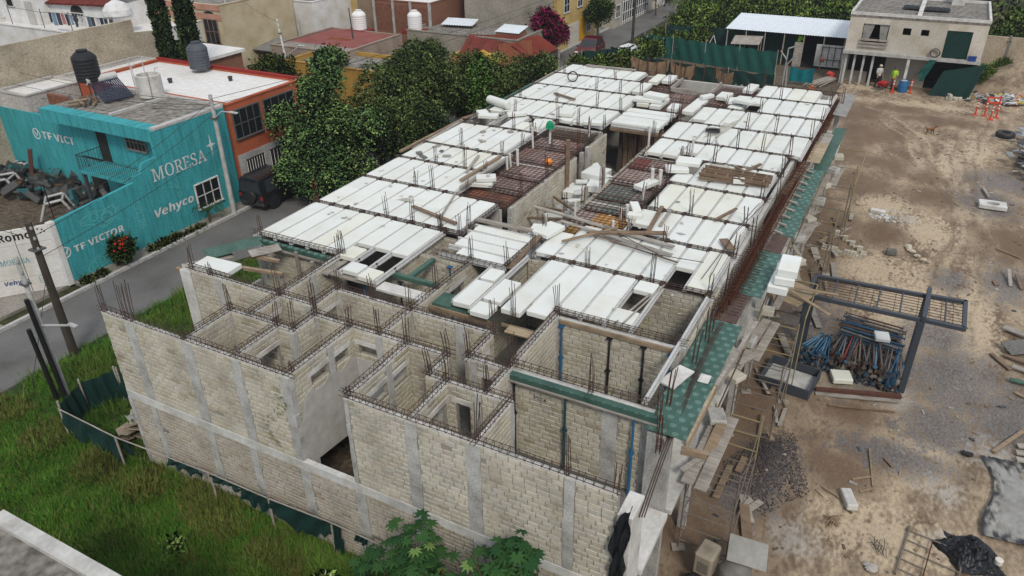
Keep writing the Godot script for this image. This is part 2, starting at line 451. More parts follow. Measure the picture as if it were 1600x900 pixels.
		for k in t.size() - 1:
			var a: Vector3 = t[k]; var b: Vector3 = t[k + 1]
			var steps := int(a.distance_to(b) / 0.04)
			for s in steps:
				var p := a.lerp(b, float(s) / steps)
				var jz := int((p.z - z0) / (z1 - z0) * nz)
				var ix := int((p.x + 0.12 * sin(p.z * 1.3) - x0) / (x1 - x0) * nx)
				for d in range(-8, 9):
					var at := jz * nx + clampi(ix + d, 0, nx - 1)
					track[at] = maxf(track[at], (1.0 - absf(d) / 9.0) * clampf((mid[at] - 70) / 90.0, 0, 1))
					var by := jz * nx + clampi(ix + d + 19, 0, nx - 1)
					g3_[by] = maxf(g3_[by], (1.0 - absf(d) / 9.0) * clampf((fin[at] - 60) / 110.0, 0, 0.9))
	layer[3] = g3_
	var out := PackedByteArray()
	out.resize(nx * nz * 3)
	var l2s := []
	for i in 1025: l2s.append(int(clampf(pow(i / 1024.0, 1 / 2.2) * 255, 0, 255)))
	var g1: PackedFloat32Array = layer[1]; var g2: PackedFloat32Array = layer[2]; var g3: PackedFloat32Array = layer[3]; var g4: PackedFloat32Array = layer[4]; var g5: PackedFloat32Array = layer[5]
	var tan1 := Vector3(0.40, 0.318, 0.22); var tan0 := Vector3(0.15, 0.106, 0.07)
	for at in nx * nz:
		var f := low[at] / 255.0 * 0.7 + mid[at] / 255.0 * 0.4 + fin[at] / 255.0 * 0.3 - 0.2
		var k := tan0.lerp(tan1, clampf(f * 1.7 - 0.42, 0, 1))
		if g3[at] > 0: k = k.lerp(kinds[3], g3[at] * 0.85)
		if g2[at] > 0: k = k.lerp(kinds[2], g2[at] * 0.85)
		if g1[at] > 0: k = k.lerp(kinds[1], g1[at] * 0.78) * (1.0 + g1[at] * (hi[at] - 128) / 420.0)
		if g4[at] > 0: k = k.lerp(kinds[4], g4[at] * 0.5)
		if g5[at] > 0: k = k.lerp(kinds[5], g5[at] * 0.9)
		if track[at] > 0: k = k.lerp(Vector3(0.125, 0.085, 0.057), track[at] * 0.75)
		var s := 0.7 + hi[at] / 640.0 + fin[at] / 900.0
		out[at * 3] = l2s[clampi(int(k.x * s * 1024), 0, 1024)]
		out[at * 3 + 1] = l2s[clampi(int(k.y * s * 1024), 0, 1024)]
		out[at * 3 + 2] = l2s[clampi(int(k.z * s * 1024), 0, 1024)]
	return ImageTexture.create_from_image(Image.create_from_data(nx, nz, false, Image.FORMAT_RGB8, out))

func height(x: float, z: float) -> float:
	var h: float = hn.get_noise_2d(x * 4, z * 4) * 0.06 + hn.get_noise_2d(x * 18 + 50, z * 18) * 0.025
	h += 0.35 * exp(-pow((x - 15.9) / 0.9, 2) - pow((z + 41.5) / 5.0, 2))
	h += 0.25 * exp(-pow((x - 17.6) / 1.3, 2) - pow((z + 36.0) / 1.6, 2))
	h += 1.5 * exp(-pow((x - 25.5) / 2.2, 2) - pow((z + 61.0) / 3.0, 2))
	h += 0.8 * exp(-pow((x - 28.5) / 2.6, 2) - pow((z + 58.0) / 3.0, 2))
	h += 0.5 * exp(-pow((x - 17.0) / 0.65, 2) - pow((z + 8.3) / 1.0, 2))
	return h
var hn := FastNoiseLite.new()

func setting() -> void:
	hn.frequency = 0.05; hn.fractal_octaves = 3; hn.seed = 4
	var m := MB.new()
	m.bx(-400, -0.6, -400, 400, -0.12, 200)
	struct(m, "ground", "field")
	m = MB.new()
	m.use_uv = true
	m.grid(110, 400, func(i, j): return V(13.0 + 18.0 * i / 110, height(13.0 + 18.0 * i / 110, -70 + 80.0 * j / 400), -70 + 80.0 * j / 400))
	var sm := mat("site", Color(1, 1, 1), 0.97, "", 1, "speck", 0.9)
	sm.uv1_triplanar = false
	sm.albedo_texture = ground_image()
	sm.texture_repeat = false
	struct(m, "site_ground", "site")
	m = MB.new()
	m.bx(31, -0.3, -70, 60, 0.0, 10)
	m.bx(-3.5, -0.3, -70, 13.0, 0.0, -30.9)
	m.bx(0, -0.3, -30.9, 13.0, 0.0, 0)
	struct(m, "earth", "earth")
	m = MB.new()
	m.bx(-11.4, -0.3, -120, -7.6, 0.0, 14)
	struct(m, "road", "asphalt")
	m = MB.new()
	for q in [[-9.6, -22.0, 1.9, 3.5], [-9.0, -5.0, 0.8, 2.2], [-10.2, -1.0, 1.0, 4.0]]:
		m.bx(q[0], 0.0, q[1], q[0] + q[2], 0.006, q[1] + q[3])
	m.col = grey(1.15)
	struct(m, "road_patch", "asphalt")
	m = MB.new()
	for k in 56:
		m.cbox(V(-11.48, 0.03, -118 + 2.4 * k), V(0.16, 0.24, 2.38), 0.02)
	struct(m, "kerb", "concrete")
	m = MB.new()
	for k in 100:
		var z := -104.0 + 1.2 * k
		if z > -6.5 and z < -2: continue
		m.col = vary(grey(0.95), 0.12)
		m.box(V(-12.4, 0.02 + rng.randf() * 0.015, z), V(1.66, 0.16, 1.18), Basis(Vector3.UP, rng.randf_range(-0.004, 0.004)))
	struct(m, "sidewalk", "sidewalk")
	m = MB.new()
	m.bx(-40, -0.3, -6.05, -12.5, 0.012, 14)
	struct(m, "pavement", "sidewalk")
	m = MB.new()
	m.bx(-60, -0.3, -120, -13.2, 0.0, -6.1)
	struct(m, "yard_ground", "earth")
	m = MB.new()
	m.grid(60, 50, func(i, j): return V(-7.7 + 26.0 * i / 60, 0.02 + hn.get_noise_2d((-7.7 + 26.0 * i / 60) * 8, j * 3) * 0.1 - (0.1 if i == 0 else 0.0), 0.15 + 16.0 * j / 50))
	struct(m, "vacant_lot", "grass_ground")
	m = MB.new()
	m.grid(30, 90, func(i, j): return V(-7.7 + 7.7 * i / 30, 0.02 + hn.get_noise_2d(i * 2, j * 3) * 0.08 - (0.1 if i == 0 else 0.0), -45 + 45.15 * j / 90))
	struct(m, "verge", "grass_ground")

# ---------- the unfinished building ----------
var hull: Node3D
var loose_bricks := []   # [distance, centre, along z?] of whole bricks on the front wall
var brick_variants := []
const CAM := Vector3(18.39, 16.2, 10.44)

func brick_face(m: MB, o: Vector3, au: Vector3, an: Vector3, lu: float, hv: float, t: float) -> void:
	for s in [-1.0, 1.0]:
		var e := 0.011
		var p := []
		var q := []
		for k in [[-1, -1], [1, -1], [1, 1], [-1, 1]]:
			var ju := rng.randf_range(-0.007, 0.007); var jv := rng.randf_range(-0.006, 0.006)
			p.append(o + au * (k[0] * lu + ju) + Vector3.UP * (k[1] * hv + jv) + an * s * (t / 2 - 0.021))
			q.append(o + au * (k[0] * (lu - e) + ju) + Vector3.UP * (k[1] * (hv - e) + jv) + an * s * (t / 2 + rng.randf_range(0.0, 0.007)))
		var order := [0, 1, 2, 3]
		if au.cross(Vector3.UP).dot(an * s) < 0: order = [3, 2, 1, 0]
		m.quad(q[order[0]], q[order[1]], q[order[2]], q[order[3]])
		for k in 4:
			var a: int = order[k]; var b: int = order[(k + 1) % 4]
			m.quad(p[a], p[b], q[b], q[a])

func brick_tint(low: bool) -> Color:
	var f := rng.randf_range(0.86, 1.12)
	var k := Color(f, f * rng.randf_range(0.97, 1.02), f * rng.randf_range(0.9, 1.04))
	if rng.randf() < 0.06: k = Color(k.r * 0.8, k.g * 0.76, k.b * 0.72)
	if low and rng.randf() < 0.25: k = Color(k.r * 1.25, k.g * 1.24, k.b * 1.2)
	return k

func wall(x0: float, z0: float, x1: float, z1: float, y0: float, y1: float, openings := [], cols := [], bricks := true, singles := false, low := false, t := 0.14) -> Node3D:
	var a := V(x0, 0, z0)
	var au := (V(x1, 0, z1) - a).normalized()
	var an := au.cross(Vector3.UP)
	var length := a.distance_to(V(x1, 0, z1))
	var core := MB.new()
	var cut := [0.0, length]
	for o in openings: cut.append(o[0]); cut.append(o[1])
	for k in cols: cut.append(k[0]); cut.append(k[1])
	cut.sort()
	for i in cut.size() - 1:
		var u0: float = cut[i]; var u1: float = cut[i + 1]
		if u1 - u0 < 0.01: continue
		var mid := (u0 + u1) / 2
		if cols.any(func(k): return mid > k[0] and mid < k[1]): continue
		var spans := [[y0, y1]]
		for o in openings:
			if mid > o[0] and mid < o[1]:
				var next := []
				for s in spans:
					if o[2] > s[0]: next.append([s[0], minf(o[2], s[1])])
					if o[3] < s[1]: next.append([maxf(o[3], s[0]), s[1]])
				spans = next
		for s in spans:
			if s[1] - s[0] < 0.02: continue
			var tt := t - 0.036 if bricks else t
			core.box(a + au * mid + V(0, (s[0] + s[1]) / 2, 0), V(absf(au.x) * (u1 - u0) + absf(an.x) * tt, s[1] - s[0], absf(au.z) * (u1 - u0) + absf(an.z) * tt))
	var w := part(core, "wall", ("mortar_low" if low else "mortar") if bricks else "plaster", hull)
	for k in cols:
		var m := MB.new()
		var n := 7
		var last := 0.0
		for j in n:
			var ya := y0 + (y1 - y0) * j / n; var yb := y0 + (y1 - y0) * (j + 1) / n
			var wob := rng.randf_range(-0.02, 0.03)
			var cw: float = k[1] - k[0] + wob
			var cu: float = (k[0] + k[1]) / 2 + rng.randf_range(-0.012, 0.012)
			var tt := t + (0.022 if j > n / 2 - 1 else 0.004) + rng.randf_range(0, 0.004)
			m.col = vary(grey(1.18 if j > n / 2 - 1 else 0.88), 0.07)
			m.cbox(a + au * cu + V(0, (ya + yb) / 2, 0), V(absf(au.x) * cw + absf(an.x) * tt, yb - ya, absf(au.z) * cw + absf(an.z) * tt), 0.006)
		part(m, "concrete_column", "concrete", hull)
	for o in openings:
		if o[1] - o[0] > 0.3 and o[3] < y1 - 0.15 and o[3] - o[2] < 2.6:
			var m := MB.new()
			m.cbox(a + au * ((o[0] + o[1]) / 2) + V(0, o[3] + 0.08, 0), V(absf(au.x) * (o[1] - o[0] + 0.24) + absf(an.x) * (t + 0.012), 0.16, absf(au.z) * (o[1] - o[0] + 0.24) + absf(an.z) * (t + 0.012)), 0.01)
			part(m, "lintel", "concrete_pale", hull)
	if not bricks: return w
	var st := MB.new()
	var pv := 0.1385 if not low else 0.124
	var pu := 0.285
	var rows := int((y1 - y0) / pv)
	pv = (y1 - y0) / rows
	for r in rows:
		var yc := y0 + pv * (r + 0.5)
		var u := -pu * (0.5 if r % 2 == 0 else 1.0) + rng.randf_range(-0.03, 0.03)
		while u < length:
			var ln := pu * rng.randf_range(0.94, 1.06)
			var spans := [[maxf(u, 0.0) + 0.008, minf(u + ln, length) - 0.008]]
			for q in cols + openings.filter(func(o): return yc > o[2] - 0.02 and yc < o[3] + 0.15):
				var next := []
				for s in spans:
					if q[1] < s[0] or q[0] > s[1]: next.append(s)
					else:
						if q[0] - 0.01 > s[0]: next.append([s[0], q[0] - 0.005])
						if q[1] + 0.01 < s[1]: next.append([q[1] + 0.01, s[1]])
				spans = next
			for s in spans:
				if s[1] - s[0] < 0.05 or rng.randf() < 0.005: continue
				var o: Vector3 = a + au * ((s[0] + s[1]) / 2) + V(0, yc, 0)
				if singles and s[1] - s[0] > 0.24 and yc > y0 + 0.4:
					loose_bricks.append([o.distance_to(CAM), o, w, s[1] - s[0], pv])
				else:
					st.col = brick_tint(low)
					brick_face(st, o, au, an, (s[1] - s[0]) / 2, pv / 2 - 0.0065, t)
			u += ln
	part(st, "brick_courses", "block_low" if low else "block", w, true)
	return w

func place_loose_bricks() -> void:
	for k in 8:
		var m := MB.new()
		m.col = brick_tint(false)
		brick_face(m, Vector3.ZERO, Vector3.RIGHT, Vector3.BACK, 0.1425, 0.0628, 0.14)
		brick_variants.append(m.mesh())
	loose_bricks.sort_custom(func(p, q): return p[0] < q[0])
	var rest := {}
	for i in loose_bricks.size():
		var b: Array = loose_bricks[i]
		if i < 300:
			var t := Transform3D(Basis(Vector3.BACK, rng.randf_range(-0.012, 0.012)).scaled(V(b[3] / 0.285, b[4] / 0.1385, 1)), b[1] + V(0, 0, rng.randf_range(-0.003, 0.005)))
			pmesh(brick_variants[rng.randi() % 8], "brick", "block", b[2], t)
		else:
			if not rest.has(b[2]): rest[b[2]] = MB.new()
			var m: MB = rest[b[2]]
			m.col = brick_tint(false)
			brick_face(m, b[1], Vector3.RIGHT, Vector3.BACK, b[3] / 2, b[4] / 2 - 0.0065, 0.14)
	for w in rest: part(rest[w], "brick_courses", "block", w, true)

func cage(m: MB, a: Vector3, b: Vector3, w := 0.11, h := 0.13, pitch := 0.19, r := 0.0105) -> void:
	var d := b - a
	var len := d.length()
	var x := d / len
	var s := x.cross(Vector3.UP).normalized()
	var up := s.cross(x)
	var n := maxi(1, int(len / 0.9))
	for k in [[-1, 0], [1, 0], [-1, 1], [1, 1]]:
		var pts := []
		for i in n + 1:
			pts.append(a + d * (float(i) / n) + s * (k[0] * w / 2 + rng.randf_range(-0.012, 0.012)) + up * (k[1] * h + rng.randf_range(-0.008, 0.012)) - (x * 0.12 if i == 0 else Vector3.ZERO) + (x * rng.randf_range(0.05, 0.25) if i == n else Vector3.ZERO))
		m.path(pts, r, 4)
	var c := int(len / pitch)
	for i in c:
		var o := a + x * (pitch * (i + 0.5) + rng.randf_range(-0.02, 0.02))
		var l := x * rng.randf_range(-0.02, 0.02)
		var p := [o - s * (w / 2 + 0.01) - up * 0.012, o + s * (w / 2 + 0.01) - up * 0.012, o + s * (w / 2 + 0.01) + up * (h + 0.012) + l, o - s * (w / 2 + 0.01) + up * (h + 0.012) + l]
		m.path([p[0], p[1], p[2], p[3], p[0]], r * 0.8, 3)

func beam_cage(x0: float, z0: float, x1: float, z1: float, y := 5.45) -> void:
	var m := MB.new()
	cage(m, V(x0, y, z0), V(x1, y, z1))
	part(m, "ring_beam_cage", "rebar", hull)

func column_bars(x: float, z: float, h := 0.85, y := 5.3, rust := false, w := 0.09) -> void:
	var m := MB.new()
	var lean := V(rng.randf_range(-0.05, 0.05), 0, rng.randf_range(-0.05, 0.05))
	for k in [[-1, -1], [1, -1], [1, 1], [-1, 1]]:
		var a := V(x + k[0] * w / 2, y, z + k[1] * w / 2)
		var hh := h * rng.randf_range(0.9, 1.12)
		m.path([a, a + V(0, hh * 0.55, 0) + lean * 0.4 + V(rng.randf_range(-0.01, 0.01), 0, rng.randf_range(-0.01, 0.01)), a + V(0, hh, 0) + lean + V(rng.randf_range(-0.03, 0.03), 0, rng.randf_range(-0.03, 0.03))], 0.0105, 4)
	for i in 2:
		var yy := y + 0.12 + 0.2 * i + rng.randf() * 0.05
		m.path([V(x - w / 2, yy, z - w / 2), V(x + w / 2, yy, z - w / 2), V(x + w / 2, yy, z + w / 2), V(x - w / 2, yy, z + w / 2), V(x - w / 2, yy, z - w / 2)], 0.007, 3)
	part(m, "column_rebar", "rebar_rust" if rust else "rebar", hull)

func pbox(called: String, mt: String, x0: float, y0: float, z0: float, x1: float, y1: float, z1: float, parent: Node = null, r := 0.008, tint := 1.0) -> MeshInstance3D:
	var m := MB.new()
	m.col = grey(tint)
	m.cbox(V((x0 + x1) / 2, (y0 + y1) / 2, (z0 + z1) / 2), V(absf(x1 - x0), absf(y1 - y0), absf(z1 - z0)), r)
	return part(m, called, mt, parent if parent else hull)

func building() -> void:
	hull = thing("unfinished_building", "large unfinished block building with roofless rooms, bare rebar and a half-laid white slab", "building", Vector3.ZERO)
	var Y := 2.8; var H := 5.4
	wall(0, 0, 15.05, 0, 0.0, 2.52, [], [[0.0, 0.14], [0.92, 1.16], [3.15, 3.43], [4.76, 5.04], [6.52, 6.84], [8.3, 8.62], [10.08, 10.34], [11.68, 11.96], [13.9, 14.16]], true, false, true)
	var m := MB.new()
	for k in 15: # the floor's edge, cast in runs
		m.col = vary(Color(0.98, 1.0, 1.03), 0.06)
		m.cbox(V(0.5 + k * 1.004, 2.66 + rng.randf_range(-0.006, 0.006), 0.0), V(1.004, 0.28, 0.155 + rng.randf_range(0, 0.006)), 0.012)
	part(m, "floor_band", "concrete_pale", hull)
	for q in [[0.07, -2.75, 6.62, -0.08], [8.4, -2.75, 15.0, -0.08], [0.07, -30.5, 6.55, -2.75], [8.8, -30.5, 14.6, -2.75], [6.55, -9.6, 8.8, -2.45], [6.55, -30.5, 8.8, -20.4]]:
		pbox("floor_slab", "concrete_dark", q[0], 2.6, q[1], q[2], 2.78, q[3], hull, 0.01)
	wall(0.0, 0, 6.72, 0, Y, H, [], [[0.92, 1.28], [3.1, 3.46], [4.82, 5.15], [6.44, 6.72]], true, false)
	wall(8.36, 0, 15.05, 0, Y, H, [], [[0.0, 0.12], [1.68, 2.0], [3.26, 3.6], [5.54, 5.78]], true, true)
	wall(3.15, -0.07, 3.15, -1.62, Y, H, [], [[1.4, 1.55]])
	wall(3.08, -1.62, 4.95, -1.62, Y, H, [], [])
	wall(4.88, -0.07, 4.88, -1.55, Y, H, [[0.68, 1.38, Y, 4.93]], [])
	wall(6.62, -0.07, 6.62, -2.45, Y, H, [[0.62, 1.26, 4.66, 4.97], [1.55, 2.06, 4.66, 4.97]], [[1.3, 1.5]])
	wall(5.33, -2.45, 8.35, -2.45, Y, H, [[1.5, 2.16, 4.65, 4.95]], [[0.0, 0.2], [2.1, 2.3]])
	wall(5.4, -1.48, 5.4, -2.38, Y, H, [], [[0.0, 0.16]])
	wall(4.95, -1.55, 5.33, -1.55, Y, H)
	wall(0.3, -2.83, 5.0, -2.83, Y, H, [], [[1.0, 1.25], [3.4, 3.6], [4.5, 4.7]])
	wall(3.8, -1.69, 3.8, -2.76, Y, H, [[0.14, 0.92, Y, 4.95]], [])
	wall(5.0, -2.9, 5.0, -3.83, Y, H, [[0.2, 0.75, Y, 4.98]], [])
	wall(3.75, -2.9, 3.75, -5.48, Y, H, [], [[1.2, 1.4]])
	wall(5.0, -3.83, 10.12, -3.83, Y, H, [], [[0.0, 0.2], [2.45, 2.65], [4.0, 4.3]])
	wall(7.55, -2.52, 7.55, -3.76, Y, H, [], [])
	wall(7.55, -3.9, 7.55, -8.2, Y, H, [[0.9, 2.6, Y, 5.0]], [])
	wall(10.12, -2.5, 10.12, -3.76, Y, H, [[0.4, 0.9, Y, 5.0]], [])
	wall(8.42, -0.07, 8.42, -2.43, Y, H, [[0.64, 1.3, 4.62, 4.95], [1.6, 2.15, 4.62, 4.9]], [[1.33, 1.55]])
	wall(8.49, -2.43, 9.7, -2.43, Y, H)
	wall(9.63, -2.36, 9.63, -1.62, Y, H, [], [[0.55, 0.74]])
	wall(9.56, -1.55, 11.75, -1.55, Y, H, [[0.85, 1.22, Y, 4.92]], [[0.3, 0.52], [1.35, 1.55]])
	wall(10.15, -1.48, 10.15, -0.07, Y, H, [[0.1, 0.75, Y, 4.93]], [])
	wall(11.82, -1.62, 11.82, -0.07, Y, H, [], [[0.0, 0.14]])
	wall(11.2, -1.62, 11.2, -5.38, Y, H, [], [[0.9, 1.1], [3.6, 3.76]])
	wall(10.19, -2.62, 11.13, -2.62, Y, H, [[0.3, 0.75, Y, 4.98]], [[0.0, 0.18]])
	wall(11.27, -2.8, 14.75, -2.8, Y, H - 0.1, [], [[2.35, 2.72], [3.3, 3.48]])
	wall(11.13, -5.45, 14.6, -5.45, Y, H - 0.08, [], [[3.3, 3.47]])
	wall(0.3, -5.55, 3.82, -5.55, Y, H - 0.2, [], [[0.0, 0.2]])
	wall(5.65, -5.62, 5.65, -8.3, Y, H - 0.15)
	wall(5.72, -6.95, 7.48, -6.95, Y, H - 0.1)
	wall(5.6, -8.37, 8.72, -8.37, Y, H - 0.15)
	wall(8.8, -5.0, 8.8, -8.3, Y, H - 0.15)
	wall(6.6, -11.3, 6.6, -17.1, Y, H - 0.12, [], [[0.0, 0.2], [2.9, 3.05]])
	wall(6.6, -18.3, 6.6, -20.4, Y, H - 0.12, [], [])
	wall(8.76, -9.6, 8.76, -20.0, Y, H - 0.2, [], [[0.0, 0.2]])
	for q in [[0.2, -8.4, 5.55], [0.2, -11.05, 6.4], [0.2, -15.4, 6.4], [0.2, -20.5, 6.4], [0.2, -25.8, 6.4], [8.9, -8.25, 14.5], [8.9, -13.1, 14.5], [8.9, -18.3, 14.5], [8.9, -22.8, 14.5], [8.9, -28.2, 14.5]]:
		wall(q[0], q[1], q[2], q[1], Y, H - 0.13, [], [], q[1] == -8.25)
	wall(0.1, -5.6, 0.1, -30.5, 0, H - 0.1, [], [[0.0, 0.2], [5.3, 5.55], [10, 10.2], [15, 15.2], [20, 20.2]], false)
	wall(14.62, -5.5, 14.62, -9.0, Y, H - 0.1, [], [[0.0, 0.25], [2.6, 2.8]])
	wall(14.62, -9.0, 14.62, -30.5, 0, H - 0.1, [[6, 8, 2.9, 5.0], [12, 14, 2.9, 5.0]], [[1.8, 2.0], [4.0, 4.2], [10, 10.2]], false)
	wall(0.03, -30.57, 14.69, -30.57, 0, H - 0.1, [], [[4.5, 4.7], [10, 10.2]], false)
	wall(0.1, -2.9, 0.1, -5.5, 0, 3.7, [], [[0.0, 0.2]], false)
	wall(6.62, -0.08, 6.62, -0.5, 0, 2.6, [], [], false)
	wall(8.42, -0.08, 8.42, -2.4, 0, 2.6, [], [], false)
	place_loose_bricks()
	pbox("end_column", "concrete_pale", -0.18, 0, -2.92, 0.28, 5.33, -2.74)
	for s in [[6.697, 6.712, 4.55], [8.331, 8.343, 4.4]]:
		m = MB.new()
		var poly := PackedVector2Array([Vector2(0.06, 2.55), Vector2(-2.36, 2.3)])
		for k in 12: poly.append(Vector2(-2.36 + 2.42 * k / 11.0, s[2] + 0.1 * sin(k * 1.7) - (0.5 if k > 9 else 0.0)))
		m.prism(poly, func(q): return V(s[0], q.y, q.x), V(s[1] - s[0], 0, 0))
		part(m, "plaster_coat", "plaster", hull)
	m = MB.new()
	m.bx(6.72, 2.4, -2.372, 8.33, 4.5, -2.36)
	part(m, "plaster_coat", "plaster", hull)
	for q in [[0, 0, 6.7, 0], [8.36, 0, 15.0, 0], [3.15, -0.08, 3.15, -1.6], [4.88, -0.08, 4.88, -1.6], [3.1, -1.62, 5.4, -1.62], [6.62, -0.08, 6.62, -2.4], [5.4, -2.45, 9.6, -2.45], [5.4, -1.6, 5.4, -2.4], [0.2, -2.83, 5.0, -2.83], [3.8, -1.7, 3.8, -2.8], [5.0, -2.9, 5.0, -3.8], [3.75, -2.9, 3.75, -5.5], [5.0, -3.83, 10.1, -3.83], [7.55, -2.5, 7.55, -5.1], [10.12, -2.5, 10.12, -3.8], [8.42, -0.08, 8.42, -2.4], [9.63, -2.4, 9.63, -1.6], [9.6, -1.55, 11.8, -1.55], [10.15, -1.5, 10.15, -0.08], [11.82, -1.6, 11.82, -0.08], [11.2, -1.6, 11.2, -5.4], [10.15, -2.62, 11.15, -2.62], [11.25, -2.8, 14.8, -2.8], [11.2, -5.45, 14.6, -5.45]]:
		m = MB.new()
		var a := V(q[0], 0, q[1]); var b := V(q[2], 0, q[3])
		var n := maxi(2, int(a.distance_to(b) / 0.28))
		for k in n:
			var o := a.lerp(b, (k + 0.5) / n)
			m.col = vary(grey(0.9), 0.06)
			var al: bool = absf(q[2] - q[0]) > absf(q[3] - q[1])
			var ln := a.distance_to(b) / n * rng.randf_range(1.0, 1.1)
			var top: float = 5.32 if q[1] == -2.8 or q[1] == -5.45 else 5.415
			m.cbox(o + V(0, top, 0), V(ln if al else 0.12, 0.035 + rng.randf_range(0, 0.02), 0.125 if al else ln), 0.008)
		part(m, "wall_top_mortar", "concrete_pale", hull)
		beam_cage(q[0], q[1], q[2], q[3], 5.46)
	for q in [[0.2, -5.55, 3.9, -5.55], [7.55, -5.1, 7.6, -6.9], [6.3, -6.95, 8.7, -6.95], [5.6, -8.37, 6.4, -8.37], [8.75, -7.0, 8.75, -9.6], [6.4, -8.3, 6.4, -11.2]]:
		beam_cage(q[0], q[1], q[2], q[3], 5.44)
	for q in [[0.1, 0.0, 1.0], [0.95, 0.0, 1.15], [1.2, -0.02, 1.3], [3.15, -1.6, 0.9], [3.15, 0, 0.5], [4.88, -1.55, 0.9], [3.78, -2.8, 1.0], [3.75, -5.5, 0.9], [5.0, -2.85, 0.9], [5.38, -1.62, 1.0], [5.4, -2.42, 0.8], [5.05, -3.8, 0.7], [6.6, -2.4, 0.75], [6.6, -0.2, 0.35], [7.5, -2.45, 0.9], [7.52, -3.83, 0.9], [6.3, -3.83, 0.8], [8.42, -2.42, 0.9], [8.45, 0, 0.4], [9.62, -2.42, 0.9], [9.63, -1.6, 0.9], [10.12, -1.55, 0.8], [10.15, -3.8, 1.1], [10.12, -2.6, 0.9], [11.2, -1.6, 0.9], [11.2, -2.72, 1.0], [11.15, -3.0, 0.9], [11.82, -0.1, 1.2], [11.2, -5.42, 1.0], [13.3, -2.75, 1.0], [13.95, -0.02, 1.1], [7.55, -5.1, 0.9], [7.6, -7.0, 0.9], [10.2, -4.8, 1.1], [8.8, -7.1, 0.9], [6.4, -8.3, 0.9], [5.65, -8.35, 0.8], [0.35, -2.83, 0.9], [1.1, -2.83, 0.5]]:
		column_bars(q[0], q[1], q[2])
	for q in [[14.95, 0.0, 1.35], [14.95, -2.7, 1.3], [15.1, -2.35, 1.1]]: column_bars(q[0], q[1], q[2], 4.6, true)
	pbox("formwork_board", "ply_green", 11.25, 5.18, -2.71, 14.95, 5.36, -2.55)
	pbox("formwork_board", "ply_green", 11.95, 5.28, -0.2, 14.95, 5.31, -0.075)
	pbox("formwork_board", "ply_green", 0.25, 5.16, -5.47, 3.95, 5.36, -5.33)
	pbox("formwork_board", "wood_grey", 11.2, 5.14, -2.55, 15.0, 5.2, -2.52)
	pbox("formwork_board", "wood_grey", 0.2, 5.12, -5.33, 3.95, 5.2, -5.3)
	pbox("formwork_board", "wood", 11.3, 5.2, -5.36, 14.6, 5.34, -5.32)
	pbox("formwork_board", "wood_grey", 11.1, 5.44, -2.9, 11.16, 5.5, -5.4)
	pbox("formwork_board", "ply_green_plain", 5.72, 5.2, -5.56, 7.48, 5.34, -5.42)
	pbox("formwork_board", "ply_green_plain", 6.24, 5.2, -6.85, 6.4, 5.32, -5.6)
	pbox("formwork_board", "concrete_pale", 5.9, 5.28, -4.9, 7.5, 5.36, -4.46)
	pbox("formwork_board", "wood_grey", 3.85, 5.25, -4.9, 5.9, 5.32, -4.62)
	pbox("formwork_board", "wood_grey", 3.86, 5.3, -5.5, 4.1, 5.36, -4.5)
	pbox("formwork_board", "ply_green_plain", 7.7, 5.2, -4.62, 9.65, 5.24, -4.2 - 0.6)
	pbox("formwork_board", "ply_green_plain", 7.7, 5.24, -5.3, 8.3, 5.27, -4.64)
	pbox("formwork_board", "wood", 7.62, 5.05, -4.6, 9.62, 5.22, -4.55)
	pbox("formwork_board", "ply_tan", 10.15, 5.15, -4.72, 11.1, 5.2, -4.35)
	pbox("formwork_board", "wood", 9.9, 5.1, -4.7, 11.15, 5.2, -4.66)
	for q in [[11.38, -5.33, 0.42, "blue"], [12.75, -5.34, 0, "dark"], [13.68, -5.35, 0, "dark"], [14.4, -5.3, 0.42, "blue"], [12.72, -2.62, 0.2, "teal"], [14.42, -2.6, 0.42, "blue"], [11.34, -2.66, 0, "dark"], [6.9, -6.85, 0.42, "blue"], [6.1, -5.35, 0, "dark"], [5.1, -4.9, 0.42, "blue"]]:
		m = MB.new()
		m.col = {"blue": Color(0.03, 0.13, 0.27), "dark": Color(0.02, 0.022, 0.025), "teal": Color(0.02, 0.07, 0.08)}[q[3]]
		m.tube(V(q[0], 2.8, q[1]), V(q[0], 4.2, q[1]), 0.04, 8)
		m.tube(V(q[0], 4.1, q[1]), V(q[0], 5.14, q[1]), 0.03, 8)
		m.box(V(q[0], 4.12, q[1]), V(0.13, 0.05, 0.07))
		m.box(V(q[0], 5.15, q[1]), V(0.16, 0.02, 0.14))
		part(m, "steel_shore", "plastic", hull)
	m = MB.new()
	m.col = grey(0.02)
	for q in [[0, 0.1, 0.02, -0.04], [0.02, -0.04, 0.1, 0.03], [0.1, 0.03, 0.12, -0.08], [0.15, -0.02, 0.17, -0.1], [0.15, 0.0, 0.22, 0.02], [0.22, 0.02, 0.2, -0.08], [0.26, -0.02, 0.33, -0.02], [0.28, 0.02, 0.27, -0.06]]:
		m.bar(V(11.85 + q[0], 4.75 + q[1], -2.724), V(11.85 + q[2], 4.75 + q[3], -2.724), 0.006, 0.02, Vector3.BACK)
	part(m, "paint_scrawl", "clean", hull)
	m = MB.new()
	for k in 85:
		var f := rng.randf()
		m.col = Color(0.16, 0.24, 0.06) * rng.randf_range(0.6, 1.3)
		var o := V(6.1 + 0.3 * sin(f * 7) - f * 0.25 + rng.randf_range(-0.14, 0.14), 5.0 - f * 2.1, 0.085)
		m.tri(o, o + V(rng.randf_range(0.03, 0.09), rng.randf_range(-0.05, 0.02), 0.02), o + V(rng.randf_range(-0.01, 0.03), rng.randf_range(0.04, 0.09), 0.015))
	part(m, "wall_creeper", "leaf", hull, true)
	pbox("end_wall", "concrete_pale", 15.06, 0, -0.62, 15.38, 4.98, 0.1, hull, 0.015)
	pbox("balcony_slab", "concrete_pale", 14.7, 2.62, -2.45, 15.46, 2.8, -0.64, hull, 0.012)
